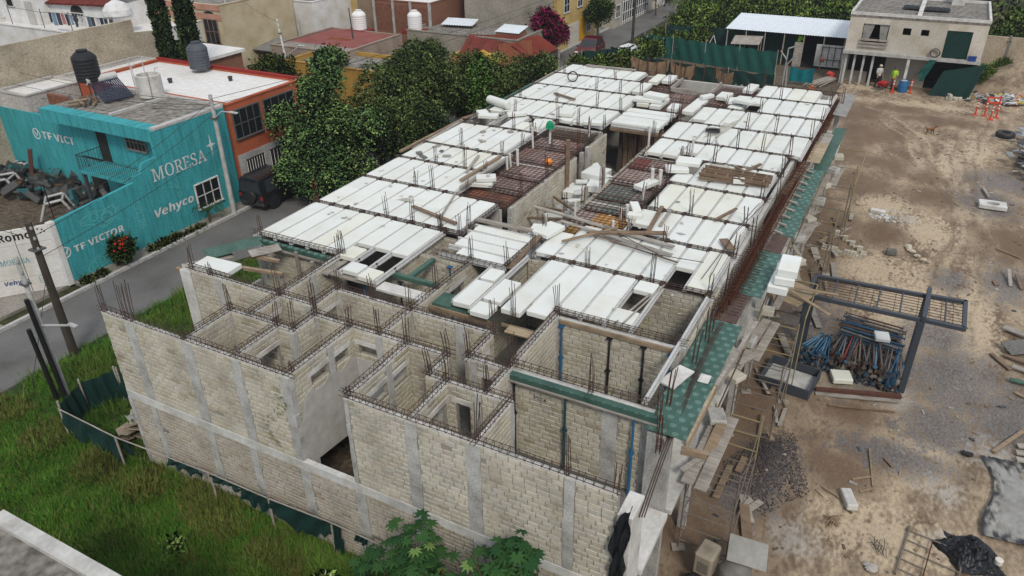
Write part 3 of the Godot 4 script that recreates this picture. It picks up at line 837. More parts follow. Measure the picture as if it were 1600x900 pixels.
	pbox("balcony_slab", "concrete_pale", 14.75, 2.62, -31.0, 15.5, 2.78, -2.6, hull, 0.012, 0.85)
	pbox("wing_wall", "concrete", 14.78, 0, -2.58, 15.36, 5.0, -2.44, hull, 0.012, 0.8)
	for k in 10:
		pbox("facade_column", "concrete", 15.2, 0, -5.0 - 2.6 * k, 15.42, 5.05, -4.78 - 2.6 * k, hull, 0.012, 0.95)

# ---------- the slab being laid: joists, white foam blocks between them, bar mats, loose boards ----------
var foam_cache := {}
func foam(x0: float, z0: float, x1: float, z1: float, label: String, y := 5.37, h := 0.17, turn := 0.0, tilt := 0.0, group := "white foam blocks of the slab") -> MeshInstance3D:
	var sx := snappedf(absf(x1 - x0), 0.01); var sz := snappedf(absf(z1 - z0), 0.01)
	var key := "%s/%s/%s/%s" % [sx, sz, h, rng.randi() % 3]
	if not foam_cache.has(key):
		var m := MB.new()
		m.col = vary(grey(0.97), 0.04)
		if rng.randf() < 0.1: m.col = Color(0.97, 0.955, 0.89)
		m.cbox(V(0, h / 2, 0), V(sx, h, sz), 0.022)
		foam_cache[key] = m.mesh()
	var t := Transform3D(Basis.from_euler(V(tilt + rng.randf_range(-0.008, 0.008), turn + rng.randf_range(-0.012, 0.012), rng.randf_range(-0.01, 0.01))), V((x0 + x1) / 2, y + rng.randf_range(-0.008, 0.012), (z0 + z1) / 2))
	var o := pmesh(foam_cache[key], "foam_block", "foam", self, t)
	tag(o, label, "foam block", group)
	return o

func joist(a: Vector3, b: Vector3, label: String) -> void:
	var m := MB.new()
	var c := (a + b) / 2
	m.col = vary(grey(1.0), 0.08)
	m.cbar(a - c + V(0, -0.01, 0), b - c + V(0, -0.01, 0), 0.125, 0.06, 0.008)
	m.cbar(a - c + V(0, 0.05, 0), b - c + V(0, 0.05, 0), 0.07, 0.13, 0.01)
	var o := part(m, "concrete_joist", "joist")
	o.position = c
	tag(o, label, "joist", "precast concrete joists of the slab")

const ORD := ["first", "second", "third", "fourth", "fifth", "sixth", "seventh", "eighth", "ninth", "tenth"]
func bay(z0: float, z1: float, xs: Array, where: String, skip := {}) -> void:
	for k in xs.size():
		joist(V(xs[k], 5.39, z0 + 0.12), V(xs[k], 5.39, z1 - 0.1), ORD[k] + " concrete joist from the left " + where)
	for k in xs.size() - 1:
		var a: float = z0 + 0.05; var b: float = z1 - 0.02
		if skip.has(k):
			if skip[k].is_empty(): continue
			a = skip[k][0]; b = skip[k][1]
		var x0: float = xs[k] + 0.042; var x1: float = xs[k + 1] - 0.042
		var lab: String = ORD[k] + " foam block from the left " + where
		if absf(b - a) > 1.9 and rng.randf() < 0.3:
			var mid := lerpf(a, b, [0.5, 0.35, 0.6][rng.randi() % 3])
			foam(x0, a, x1, mid + 0.01, "front piece, " + lab.replace("the left", "left")); foam(x0, mid - 0.01, x1, b, "back piece, " + lab.replace("the left", "left"))
		else: foam(x0, a, x1, b, "white " + lab)
	var m := MB.new()
	var zc := z1 - 0.13
	cage(m, V((xs[0] as float) - 0.1, 5.42, zc), V((xs[-1] as float) + 0.1, 5.42, zc))
	for x in xs:
		for j in 4: m.box(V(x + rng.randf_range(-0.04, 0.04), 5.47 + 0.02 * j, zc + rng.randf_range(-0.05, 0.05)), V(0.1, 0.03, 0.24), Basis(Vector3.UP, rng.randf_range(-0.4, 0.4)))
	part(m, "ring_beam_cage", "rebar", hull)

func lines(x0: float, x1: float, n: int) -> Array:
	var r := []
	for k in n + 1: r.append(x0 + (x1 - x0) * k / n)
	return r

func bar_mat(x0: float, z0: float, x1: float, z1: float, deck: Array, label: String, pitch := 0.19, y := 5.27) -> void:
	var t := thing("bar_mat", label, "bar mat", V((x0 + x1) / 2, 0, (z0 + z1) / 2), 0, "tied bar mats of the wet-room slabs")
	var w := absf(x1 - x0); var d := absf(z1 - z0)
	var m := MB.new()
	var n := int(w / pitch)
	for i in n + 1: m.tube(V(-w / 2 + w * i / n + rng.randf_range(-0.01, 0.01), y, -d / 2 - 0.04), V(-w / 2 + w * i / n + rng.randf_range(-0.01, 0.01), y, d / 2 + 0.04), 0.013, 4)
	n = int(d / pitch)
	for i in n + 1: m.tube(V(-w / 2 - 0.04, y + 0.012, -d / 2 + d * i / n), V(w / 2 + 0.04, y + 0.012, -d / 2 + d * i / n + rng.randf_range(-0.01, 0.01)), 0.013, 4)
	part(m, "bars", "mesh_rust", t)
	n = maxi(1, int(round(w / 0.6)))
	for i in n:
		m = MB.new()
		m.col = deck[rng.randi() % deck.size()] * rng.randf_range(0.85, 1.1)
		m.cbox(V(-w / 2 + w * (i + 0.5) / n, y - 0.06 + rng.randf_range(-0.006, 0.006), 0), V(w / n - 0.012, 0.03, d), 0.005)
		part(m, "form_board", "paint", t)
	m = MB.new()
	cage(m, V(-w / 2, y + 0.03, d / 2 + 0.08), V(w / 2, y + 0.03, d / 2 + 0.08), 0.1, 0.12)
	part(m, "edge_cage", "rebar", t)
	m = MB.new()
	cage(m, V(w / 2 + 0.06, y + 0.03, d / 2), V(w / 2 + 0.06, y + 0.03, -d / 2), 0.1, 0.12)
	part(m, "edge_cage", "rebar", t)

func board(a: Vector3, b: Vector3, w: float, h: float, mt: String, label: String, called := "timber_board", cat := "board", group := "", tint := 1.0) -> MeshInstance3D:
	var m := MB.new()
	var c := (a + b) / 2
	m.col = grey(tint) * rng.randf_range(0.9, 1.08)
	m.cbar(a - c, b - c, w, h, 0.006)
	var o := part(m, called, mt)
	o.position = c
	tag(o, label, cat, group)
	return o

func pipe_stub(x: float, z: float, y0: float, h: float, r: float, label: String, lean := Vector3.ZERO) -> void:
	var m := MB.new()
	m.col = Color(0.6, 0.585, 0.55)
	m.tube(Vector3.ZERO, V(0, h, 0) + lean, r, 8, -1, true)
	m.tube(V(0, h - 0.06, 0) + lean * 0.9, V(0, h, 0) + lean, r * 1.15, 8)
	var o := part(m, "plastic_pipe", "plastic")
	o.position = V(x, y0, z)
	tag(o, label, "pipe", "white plastic pipes standing out of the slab")

func slabs() -> void:
	var xs := lines(0.42, 5.78, 8)
	bay(-5.62, -8.25, xs, "in the front left bay", {5: [-6.35, -8.2], 6: [-6.33, -8.2], 7: [-6.3, -8.2]})
	for q in [[4, -4.7], [5, -4.66], [6, -4.62], [7, -4.6]]: joist(V(xs[q[0] + 1], 5.385, q[1]), V(xs[q[0] + 1], 5.385, -5.6), ORD[q[0] - 4] + " joist end from the left reaching over the open rooms")
	foam(xs[5] + 0.06, -5.42, xs[6] - 0.06, -6.1, "short white foam piece by the gap in the front left bay")
	foam(xs[6] + 0.06, -4.72, xs[7] - 0.06, -5.25, "short white foam piece near the joist ends over the open rooms")
	foam(xs[7] + 0.06, -4.58, xs[8] - 0.06, -5.15, "foremost short white foam piece at the joist ends")
	bay(-8.5, -10.95, lines(0.42, 6.28, 8), "in the second left bay")
	bay(-11.2, -13.3, lines(0.42, 4.4, 6), "in the third left bay")
	bay(-13.55, -15.25, lines(0.42, 4.4, 6), "in the fourth left bay, under grey offcuts")
	bay(-15.5, -18.3, lines(0.42, 4.05, 5), "in the fifth left bay")
	bay(-18.55, -20.4, lines(1.6, 4.05, 4), "in the left bay beside the green hat", {0: [], 2: [-18.6, -19.6]})
	bay(-20.65, -22.9, lines(0.5, 6.3, 8), "in the left bay behind the green hat")
	bay(-23.15, -25.7, lines(0.5, 6.3, 8), "in the left bay under a brown board")
	bay(-25.95, -28.2, lines(0.5, 5.5, 7), "in the left bay with the black coil")
	bay(-28.45, -30.4, lines(0.5, 5.0, 6), "in the hindmost left bay")
	bay(-5.62, -8.0, [9.75, 10.42, 11.12, 11.82, 12.52, 13.25, 14.55], "in the front right bay", {0: [-4.85, -8.0], 1: [-5.05, -8.0], 4: [-5.64, -6.3], 5: []})
	foam(12.6, -7.45, 13.18, -8.0, "short white foam piece at the back of the open gap in the front right bay")
	joist(V(9.02, 5.4, -4.5), V(9.02, 5.4, -8.0), "concrete joist at the stepped corner of the front right bay")
	joist(V(8.36, 5.4, -4.7), V(8.36, 5.4, -6.9), "concrete joist at the far left of the stepped corner")
	foam(8.4, -4.6, 8.96, -5.95, "white foam block at the stepped left corner of the front right bay")
	foam(9.08, -4.38, 9.64, -4.95, "small white foam piece overhanging the green form board")
	foam(9.08, -5.12, 9.64, -6.35, "white foam block behind the small overhanging piece")
	foam(8.42, -6.1, 8.9, -6.75, "small white foam piece against the middle strip")
	joist(V(14.55, 5.42, -2.85), V(14.55, 5.42, -5.5), "pale concrete joist crossing the big open room's right side")
	bay(-8.3, -10.65, [9.1, 9.75, 10.42, 11.1, 11.8, 12.5, 13.2, 13.85, 14.5], "in the right bay under crossed boards", {6: [-9.3, -10.6], 0: [-8.3, -9.9]})
	bay(-10.95, -12.85, lines(11.0, 14.5, 5), "in the right bay beside orange boards", {0: [-11.6, -12.8]})
	bay(-13.15, -15.35, lines(11.1, 14.5, 5), "in the right bay before the ladder stack")
	bay(-15.65, -18.05, lines(11.0, 14.4, 5), "in the right bay under the ladder stack", {0: [-15.7, -16.6]})
	bay(-18.35, -20.1, lines(9.2, 14.4, 8), "in the right bay behind the ladder stack", {2: [-19.0, -20.1]})
	bay(-20.4, -22.65, lines(9.15, 14.9, 8), "in the right bay with the wire coil")
	bay(-22.9, -25.4, lines(9.6, 14.9, 8), "in the right bay behind the wire coil", {0: [-23.4, -25.4]})
	bay(-25.7, -28.0, lines(10.6, 14.9, 6), "in the right bay second from back", {1: [-27.0, -28.0]})
	bay(-28.3, -30.4, lines(11.4, 14.9, 5), "in the hindmost right bay", {4: [-28.3, -29.0]})
	var zs := [-6.98, -7.55, -8.13, -8.72, -9.2]
	for k in 5: joist(V(6.45, 5.41, zs[k]), V(8.8, 5.41, zs[k]), ORD[k] + " joist from the front lying crosswise in the middle strip")
	for k in 4: foam(7.0 if k == 0 else 6.62, zs[k] - 0.06, 8.66, zs[k + 1] + 0.06, ORD[k] + " white foam block lying crosswise in the front middle strip")
	for k in 5:
		joist(V(6.5, 5.38, -21.3 - 0.62 * k), V(8.75, 5.38, -21.3 - 0.62 * k), ORD[k] + " joist lying crosswise over the dark stair opening")
		if k < 4: foam(6.5, -21.36 - 0.62 * k, 8.72, -21.86 - 0.62 * k, ORD[k] + " long white foam block lying crosswise over the dark opening")
	var li := 0
	for q in [[6.5, -24.5, 7.1, -26.2], [7.2, -24.4, 7.75, -26.0], [8.1, -24.3, 8.6, -25.2], [8.9, -24.2, 9.45, -26.6], [5.6, -26.4, 6.1, -28.2], [5.7, -28.6, 6.2, -30.2], [6.3, -29.0, 6.8, -30.3], [9.7, -27.2, 10.3, -28.2], [10.6, -29.0, 11.1, -30.3]]:
		li += 1
		foam(q[0], q[1], q[2], q[3], ["front", "second", "third", "fourth", "fifth", "sixth", "seventh", "eighth", "hindmost"][li - 1] + " loose white foam block beside the far bar mats", 5.38, 0.2, rng.randf_range(-0.05, 0.05))
	var g := "loose foam pieces on the slab"
	for q in [[4.7, -12.6, 0.95, 0.5, 0.3, 5.33, "lower of two white foam slabs on the left bar mat"], [4.85, -12.75, 0.75, 0.5, 0.55, 5.5, "upper of two white foam slabs on the left bar mat"], [8.95, -9.6, 0.62, 0.95, -0.2, 5.56, "big white foam block leaning over the crossed boards"], [10.35, -15.0, 0.4, 1.0, -0.35, 5.4, "narrow white foam block standing on the green-decked bar mat"], [11.0, -16.6, 0.85, 0.6, 0.4, 5.56, "white foam piece stacked by the square hole, front"], [11.3, -17.1, 0.9, 0.6, 0.1, 5.74, "white foam piece stacked by the square hole, top"], [10.8, -12.6, 0.3, 0.8, 0.5, 5.5, "slim white foam offcut beside the bar mats"], [11.0, -12.0, 0.5, 0.3, 0.1, 5.5, "square white foam offcut beside the bar mats"], [1.2, -19.4, 0.9, 0.5, 0.3, 5.56, "white foam offcut in the pile at the street edge, nearest"], [0.6, -19.9, 0.5, 0.5, 0.8, 5.5, "chunk of white foam standing at the street edge"], [2.3, -20.1, 0.3, 0.9, -0.9, 5.6, "slim white foam strip across the beam at left"], [7.0, -24.9, 1.4, 0.6, 0.12, 5.6, "white foam block on the loose heap behind the stair, lower"], [7.3, -25.1, 1.1, 0.6, -0.2, 5.78, "white foam block on the loose heap behind the stair, upper"], [9.4, -26.6, 0.3, 0.7, -0.6, 5.6, "slim white foam strip lying over the far bar mat"], [10.8, -26.6, 1.0, 0.6, 0.5, 5.56, "white foam block in the heap at the right of the far bar mats, left one"], [11.3, -26.2, 0.9, 0.55, -0.3, 5.7, "white foam block in the heap at the right of the far bar mats, upper one"], [3.7, -19.4, 0.4, 1.2, 0.3, 5.5, "tilted white foam block next to the green cap"], [4.3, -21.4, 0.6, 0.9, 0.2, 5.56, "white foam block lying on the bay behind the green cap"], [5.9, -20.7, 0.9, 0.5, 0.2, 5.5, "white foam piece at the end of the left bar mats"], [13.4, -16.3, 0.42, 0.3, 0.3, 5.62, "small white foam piece under the ends of the brown boards"], [8.35, -10.0, 0.5, 0.9, 0.2, 5.2, "white foam block in the stair pit near the crossed boards"], [1.0, -3.2, 1.35, 0.62, 0.05, 5.42, "white foam block with rounded corner on the left terrace's formwork"]]:
		var f := foam(q[0] - q[2] / 2, q[1] - q[3] / 2, q[0] + q[2] / 2, q[1] + q[3] / 2, q[6], q[5], 0.17, q[4], rng.randf_range(-0.05, 0.05), g)
		f.rotation.x = 0.0 if q[5] < 5.5 else rng.randf_range(-0.06, 0.06)
	var spill := func(mb: MB, x: float, z: float, rx: float, rz: float, turn: float) -> void:
		var c := V(x, 5.558, z)
		var sd := rng.randf() * 99
		for i in 14:
			var p := []
			for e in [i, i + 1]:
				var a: float = TAU * (e % 14) / 14.0
				var r := 0.75 + 0.9 * hn.get_noise_2d(sd + cos(a) * 30, sin(a) * 30)
				p.append(c + V(cos(a) * rx * r, 0, sin(a) * rz * r).rotated(Vector3.UP, turn))
			mb.tri(c, p[1], p[0])
	for q in [[11.2, -22.3, 0.28, 2.3, -0.15, "long tan mortar smear under the black wire coil"], [12.6, -17.4, 0.7, 0.9, 0.3, "broad tan mortar stain behind the stacked brown boards"], [11.0, -11.6, 0.22, 0.5, 0.4, "tan mortar smear by the near grey bar mat"], [3.3, -9.8, 0.4, 0.16, 0.2, "faint tan smear on the second left bay"]]:
		var ms := MB.new()
		ms.col = Color(1.25, 1.1, 0.9)
		spill.call(ms, q[0], q[1], q[2], q[3], q[4])
		single(ms, "mortar_smear", "concrete", q[5], "mortar smear")
	var sm := MB.new()
	for k in 110:
		sm.col = [Color(1.1, 1.05, 0.95), Color(1.2, 1.1, 0.95), grey(0.85)][k % 3]
		var right := k % 2 == 0
		var f := rng.randf_range(0.03, 0.11)
		spill.call(sm, rng.randf_range(9.8, 14.2) if right else rng.randf_range(0.7, 4.0), rng.randf_range(-30, -6), f, f * rng.randf_range(0.5, 2.0), rng.randf() * 3)
	struct(sm, "dirt_smears", "concrete").set_meta("kind", "stuff")
	var m := MB.new()
	m.col = grey(0.95)
	m.lathe(Vector3.ZERO, [Vector2(0, -0.75), Vector2(0.17, -0.75), Vector2(0.21, -0.68), Vector2(0.21, 0.68), Vector2(0.17, 0.75), Vector2(0, 0.75)], 12, V(0.93, 0, 0.36))
	var rl := single(m, "foam_roll", "foam", "round white foam roll lying at the street edge of the slab", "foam roll")
	rl.position = V(0.75, 5.75, -21.2)
	var red := [Color(0.46, 0.33, 0.29), Color(0.38, 0.26, 0.23), Color(0.5, 0.4, 0.37), Color(0.36, 0.29, 0.26)]
	bar_mat(4.55, -11.3, 6.45, -12.4, [Color(0.3, 0.13, 0.08), Color(0.2, 0.1, 0.08)], "reddish bar mat at the left of the stair pit, nearest of its row")
	bar_mat(4.5, -12.6, 6.45, -13.9, red, "reddish bar mat under the two white foam slabs")
	bar_mat(4.6, -14.1, 6.45, -15.5, red, "reddish bar mat beside the white stub pipes")
	bar_mat(4.2, -15.7, 6.45, -17.4, red, "dark reddish bar mat with the orange lump on it")
	bar_mat(4.2, -17.6, 6.4, -18.9, red, "dark bar mat in front of the green cap")
	bar_mat(4.3, -19.1, 6.3, -20.2, [Color(0.16, 0.14, 0.1), Color(0.12, 0.11, 0.08)], "greenish grey bar mat behind the green cap")
	bar_mat(8.9, -10.0, 10.85, -11.1, [Color(0.4, 0.4, 0.42), Color(0.5, 0.44, 0.43), Color(0.6, 0.36, 0.11)], "grey bar mat nearest the crossed boards")
	bar_mat(8.9, -11.25, 10.85, -12.4, [Color(0.7, 0.4, 0.14), Color(0.72, 0.42, 0.16), Color(0.55, 0.46, 0.42)], "bar mat over orange form boards")
	bar_mat(8.95, -12.55, 10.6, -13.5, [Color(0.2, 0.31, 0.27), Color(0.36, 0.36, 0.35)], "bar mat over pale green form boards")
	bar_mat(8.95, -13.65, 10.7, -15.1, [Color(0.18, 0.23, 0.21), Color(0.36, 0.34, 0.34)], "bar mat over dark green form boards")
	bar_mat(8.9, -15.3, 10.8, -16.9, [Color(0.55, 0.46, 0.43), Color(0.5, 0.4, 0.37)], "bar mat over pinkish form boards behind the green ones")
	bar_mat(8.9, -17.1, 10.8, -18.2, [Color(0.3, 0.1, 0.09), Color(0.45, 0.36, 0.33)], "bar mat with a dark red form board")
	bar_mat(8.95, -18.5, 9.2, -19.6, red, "narrow bar mat in the corner of the stair opening")
	bar_mat(5.1, -26.6, 8.6, -28.0, red, "broad reddish bar mat at the back, nearer one")
	bar_mat(6.6, -24.3, 8.9, -26.4, red, "reddish bar mat under the loose foam heap")
	bar_mat(5.1, -28.2, 7.0, -30.3, red, "reddish bar mat in the back corner by the green nets")
	bar_mat(9.0, -26.4, 11.2, -28.1, red, "reddish bar mat at the back right of the small court")
	bar_mat(9.3, -28.3, 11.3, -30.2, [Color(0.17, 0.13, 0.12), Color(0.2, 0.17, 0.16)], "greyish brown bar mat at the back edge")
	m = MB.new()
	m.bx(7.1, 5.3, -28.2, 9.2, 5.5, -28.12); m.bx(7.05, 5.3, -30.3, 7.13, 5.5, -28.2); m.bx(9.15, 5.3, -30.3, 9.23, 5.5, -28.2)
	part(m, "court_kerb", "wood_grey", hull)
	pbox("court_floor", "net_green_light", 7.1, 2.8, -30.4, 9.2, 2.84, -28.2)
	pbox("formwork_board", "wood_brown", 6.5, 5.2, -21.2, 8.8, 5.34, -21.1)
	for k in 9:
		pbox("shoring_plank", "wood_brown" if k % 3 else "ply_dark", 6.6 + 0.24 * k, 2.8, -22.2 - 0.05 * (k % 2), 6.8 + 0.24 * k, 5.2, -22.16)
	pbox("formwork_board", "void", 6.6, 2.8, -24.3, 8.72, 5.3, -24.25)
	board(V(0.12, 5.3, -20.6), V(0.05, 5.3, -26.2), 0.12, 0.22, "ply_green_plain", "dark green edge form along the street side of the slab", "edge_form", "form")
	board(V(0.1, 5.3, -26.4), V(0.08, 5.3, -30.6), 0.12, 0.2, "wood_grey", "grey timber edge form at the back of the street side", "edge_form", "form")
	board(V(0.3, 5.45, -14.6), V(0.15, 5.45, -18.8), 0.14, 0.06, "wood_grey", "long grey board on the slab's street edge, inner one")
	board(V(-0.1, 5.4, -14.2), V(0.0, 5.4, -19.6), 0.12, 0.1, "wood", "long tan board on the slab's street edge, outer one")
	board(V(0.1, 5.5, -19.0), V(0.6, 5.5, -20.9), 0.25, 0.04, "wood_brown", "reddish board under the foam chunks at the street edge")
	for q in [[V(3.9, 5.63, -9.3), V(6.0, 5.63, -8.75), 0.13, 0.06, "wood_brown", "brown board lying on the front left slab"], [V(4.6, 5.62, -11.0), V(5.2, 5.6, -9.1), 0.06, 0.05, "wood_grey", "grey stick lying along the front left slab"], [V(4.2, 5.66, -12.0), V(4.3, 5.66, -14.9), 0.13, 0.08, "wood", "long tan board along the left bar mats, outer one"], [V(4.5, 5.62, -11.5), V(4.6, 5.62, -15.3), 0.12, 0.09, "wood_grey", "long grey board along the left bar mats, inner one"], [V(3.4, 5.62, -14.7), V(3.9, 5.62, -12.9), 0.12, 0.04, "wood_grey", "short grey board on the left slab by the bar mats"], [V(2.3, 5.63, -24.2), V(3.7, 5.63, -23.6), 0.14, 0.06, "wood_brown", "brown board on the left slab far back"], [V(1.5, 5.62, -30.2), V(4.4, 5.62, -30.3), 0.16, 0.08, "wood_grey", "grey plank along the back edge of the left slab"], [V(6.4, 5.62, -9.35), V(8.9, 5.6, -9.42), 0.14, 0.1, "wood_grey", "grey timber lying crosswise behind the middle foam strip"], [V(8.9, 5.5, -7.0), V(8.86, 5.7, -10.2), 0.16, 0.05, "wood_brown", "brown plank along the stair pit's right edge"],
		[V(7.6, 5.6, -11.2), V(12.9, 5.66, -10.2), 0.16, 0.05, "wood_grey", "long pale grey plank crossing from the stair pit onto the right slab"], [V(9.0, 5.66, -10.4), V(13.0, 5.64, -9.7), 0.14, 0.04, "wood_grey", "thin grey plank under the brown crossing board"], [V(10.2, 5.7, -9.9), V(12.4, 5.7, -10.95), 0.18, 0.07, "wood_brown", "dark brown board crossing the right slab"], [V(9.7, 5.68, -9.0), V(10.9, 5.72, -10.6), 0.1, 0.05, "wood", "tan stick crossing over the planks on the right slab"], [V(10.1, 5.64, -10.0), V(13.3, 5.64, -9.3), 0.05, 0.04, "wood_brown", "thin dark lath on the right slab"], [V(11.8, 5.6, -11.0), V(11.6, 5.64, -13.0), 0.13, 0.07, "wood_brown", "reddish board lying by the vertical bars on the right slab"], [V(12.0, 5.6, -11.6), V(11.95, 5.64, -12.9), 0.1, 0.06, "wood_grey", "grey board lying by the vertical bars on the right slab"], [V(13.9, 5.66, -13.9), V(13.5, 5.66, -12.7), 0.1, 0.06, "wood_brown", "short brown board on the right slab's outer part"], [V(14.1, 5.66, -11.4), V(14.5, 5.66, -10.8), 0.28, 0.05, "wood_brown", "short broad brown board at the slab's outer edge"], [V(13.7, 5.62, -18.6), V(13.2, 5.66, -17.0), 0.12, 0.06, "wood_brown", "brown board by the stacked boards"], [V(12.9, 5.62, -17.9), V(13.6, 5.66, -17.2), 0.1, 0.06, "wood_brown", "short board crossing beside the stacked boards"],
		[V(6.7, 4.6, -13.3), V(8.4, 5.3, -11.9), 0.1, 0.08, "wood_brown", "brown brace leaning across the stair pit"], [V(6.7, 4.4, -12.6), V(8.7, 4.9, -12.2), 0.14, 0.06, "wood_brown", "brown plank lying across the stair pit"], [V(6.7, 4.3, -11.8), V(8.6, 4.5, -11.0), 0.12, 0.06, "wood_grey", "grey plank lying across the stair pit"], [V(6.75, 4.2, -11.0), V(8.3, 4.3, -11.4), 0.12, 0.06, "wood_brown", "dark plank lower in the stair pit"], [V(6.8, 4.5, -14.6), V(8.6, 4.6, -13.2), 0.1, 0.08, "wood_brown", "dark timber behind the brace in the stair pit"], [V(6.72, 2.9, -16.0), V(6.78, 6.4, -15.9), 0.16, 0.14, "wood_brown", "tall brown post standing at the stair pit's left wall"], [V(8.55, 2.9, -13.6), V(8.55, 5.6, -13.6), 0.14, 0.12, "wood_grey", "grey post standing at the stair pit's right wall, front"], [V(8.5, 2.9, -15.4), V(8.5, 5.8, -15.4), 0.14, 0.1, "wood_grey", "grey post standing at the stair pit's right wall, back"], [V(6.7, 2.9, -17.5), V(6.7, 5.35, -17.5), 0.2, 0.14, "wood_grey", "grey shore board in the gap of the left wall, front"], [V(6.7, 2.9, -18.1), V(6.7, 5.4, -18.1), 0.2, 0.14, "concrete", "pale shore board in the gap of the left wall, back"],
		[V(13.3, 5.5, -8.1), V(13.0, 5.55, -5.6), 0.05, 0.03, "wood_grey", "thin lath lying along the open joist, left one"], [V(13.2, 5.47, -8.1), V(12.8, 5.52, -5.55), 0.06, 0.03, "wood_grey", "thin lath lying along the open joist, right one"]]:
		board(q[0], q[1], q[2], q[3], q[4], q[5])
	for k in 4:
		var t := thing("formwork_ladder", ["brown formwork ladder at the bottom front of the stack on the slab", "brown formwork ladder at the bottom back of the stack on the slab", "brown formwork ladder lying second from the top of the stack", "brown formwork ladder topmost of the stack on the slab"][k], "formwork", V(13.2, 5.66 + 0.13 * (k / 2), -16.35 - 0.5 * (k % 2)), 0.12 - 0.06 * k + (0.05 if k == 3 else 0.0))
		for s in [-1, 1]:
			m = MB.new()
			m.cbar(V(-1.25, 0, 0.16 * s), V(1.25, 0, 0.16 * s), 0.035, 0.11, 0.004)
			part(m, "side_board", "wood_brown", t)
		for j in 6:
			m = MB.new()
			m.col = grey(1.5)
			m.cbox(V(-1.1 + 0.43 * j, 0.0, 0), V(0.06, 0.09, 0.28), 0.004)
			part(m, "cross_block", "wood_brown", t)
	for q in [[4.75, -14.6, 5.2, 0.62, 0.05, "white plastic stub pipe, first of three left of the stair pit"], [4.7, -15.0, 5.2, 0.6, 0.045, "white plastic stub pipe, second of three left of the stair pit"], [4.85, -15.3, 5.2, 0.7, 0.06, "white plastic stub pipe, third of three left of the stair pit"], [4.5, -17.4, 5.2, 0.95, 0.045, "tall white plastic pipe standing left of the green cap"], [4.9, -18.2, 5.2, 0.75, 0.05, "white plastic pipe right under the green cap"], [6.2, -19.4, 5.2, 0.9, 0.05, "tall white plastic pipe at the end of the left bar mats"], [5.0, -12.7, 5.3, 0.5, 0.06, "white plastic pipe beside the two foam slabs"], [8.95, -11.7, 5.0, 0.85, 0.045, "white plastic pipe at the left of the orange form boards"], [8.5, -10.4, 4.6, 1.2, 0.05, "white plastic pipe standing in the stair pit"], [10.75, -10.6, 5.2, 0.75, 0.045, "white plastic pipe at the corner of the near grey bar mat"], [10.6, -12.4, 5.2, 0.55, 0.06, "white plastic pipe behind the orange form boards"], [10.45, -12.1, 5.2, 0.5, 0.06, "short white plastic pipe behind the orange form boards"], [10.45, -15.4, 5.2, 0.8, 0.07, "thick white pipe among the far bars, left of a pair"], [10.7, -15.5, 5.2, 0.75, 0.07, "thick white pipe among the far bars, right of a pair"], [10.6, -13.9, 5.2, 0.6, 0.06, "white pipe beside the narrow foam block"], [8.8, -19.8, 5.2, 0.9, 0.05, "tall white pipe at the right of the stair opening"], [10.9, -19.0, 5.2, 0.9, 0.045, "tall white pipe in front of the stepped right bay"]]:
		pipe_stub(q[0], q[1], q[2], q[3], q[4], q[5], V(rng.randf_range(-0.04, 0.04), 0, rng.randf_range(-0.04, 0.04)))
	m = MB.new()
	m.col = Color(0.005, 0.24, 0.11)
	m.lathe(Vector3.ZERO, [Vector2(0.19, 0), Vector2(0.17, 0.02), Vector2(0.165, 0.1), Vector2(0.14, 0.2), Vector2(0.08, 0.26), Vector2(0, 0.28)], 16)
	m.box(V(0, 0.12, 0), V(0.03, 0.34, 0.04)); m.lathe(V(0.04, -0.005, 0.06), [Vector2(0, 0), Vector2(0.2, 0), Vector2(0.2, 0.015), Vector2(0, 0.02)], 14)
	single(m, "hard_hat", "plastic", "round green hard hat set on top of a white pipe", "hard hat").position = V(4.9, 5.97, -18.2)
	m = MB.new()
	m.col = Color(0.75, 0.25, 0.02)
	m.lathe(Vector3.ZERO, [Vector2(0.17, 0), Vector2(0.16, 0.02), Vector2(0.15, 0.08), Vector2(0.11, 0.15), Vector2(0, 0.19)], 14)
	m.box(V(0, 0.08, 0.14), V(0.2, 0.02, 0.1))
	single(m, "hard_hat", "plastic", "orange hard hat lying on the dark reddish bar mat", "hard hat").position = V(5.95, 5.3, -15.9)
	for q in [[2.1, 5.75, -26.9, 0.26, 0.0, "black coil of tube standing on the far left slab"], [11.0, 5.6, -21.7, 0.3, 1.45, "coil of black wire lying on the right slab"]]:
		m = MB.new()
		for j in 6:
			var pts := []
			var rr: float = q[3] + rng.randf_range(-0.025, 0.025)
			for i in 17:
				var a := TAU * i / 16
				pts.append(V(cos(a) * rr, sin(a) * rr, (j - 2.5) * 0.022))
			m.path(pts, 0.011, 5)
		var o := single(m, "tube_coil", "wire", q[5], "coil")
		o.position = V(q[0], q[1] + 0.06, q[2]); o.rotation = V(q[4], 0.4, 0)
	for k in 9:
		var at: Vector3 = [V(1.2, 5.58, -15.0), V(1.7, 5.58, -14.6), V(2.2, 5.58, -14.2), V(1.0, 5.58, -14.0), V(2.6, 5.58, -16.4), V(2.9, 5.58, -15.4), V(2.0, 5.58, -17.5), V(1.4, 5.58, -13.7), V(3.1, 5.58, -18.0)][k]
		m = MB.new()
		m.cbox(Vector3.ZERO, V(rng.randf_range(0.15, 0.45), 0.05, rng.randf_range(0.12, 0.25)), 0.01)
		var o := single(m, "offcut", "concrete_dark" if k % 2 else "wood_grey", "small grey offcut lying on the left slab near its street edge", "offcut", "small grey offcuts on the left slab")
		o.position = at; o.rotation.y = rng.randf() * 3
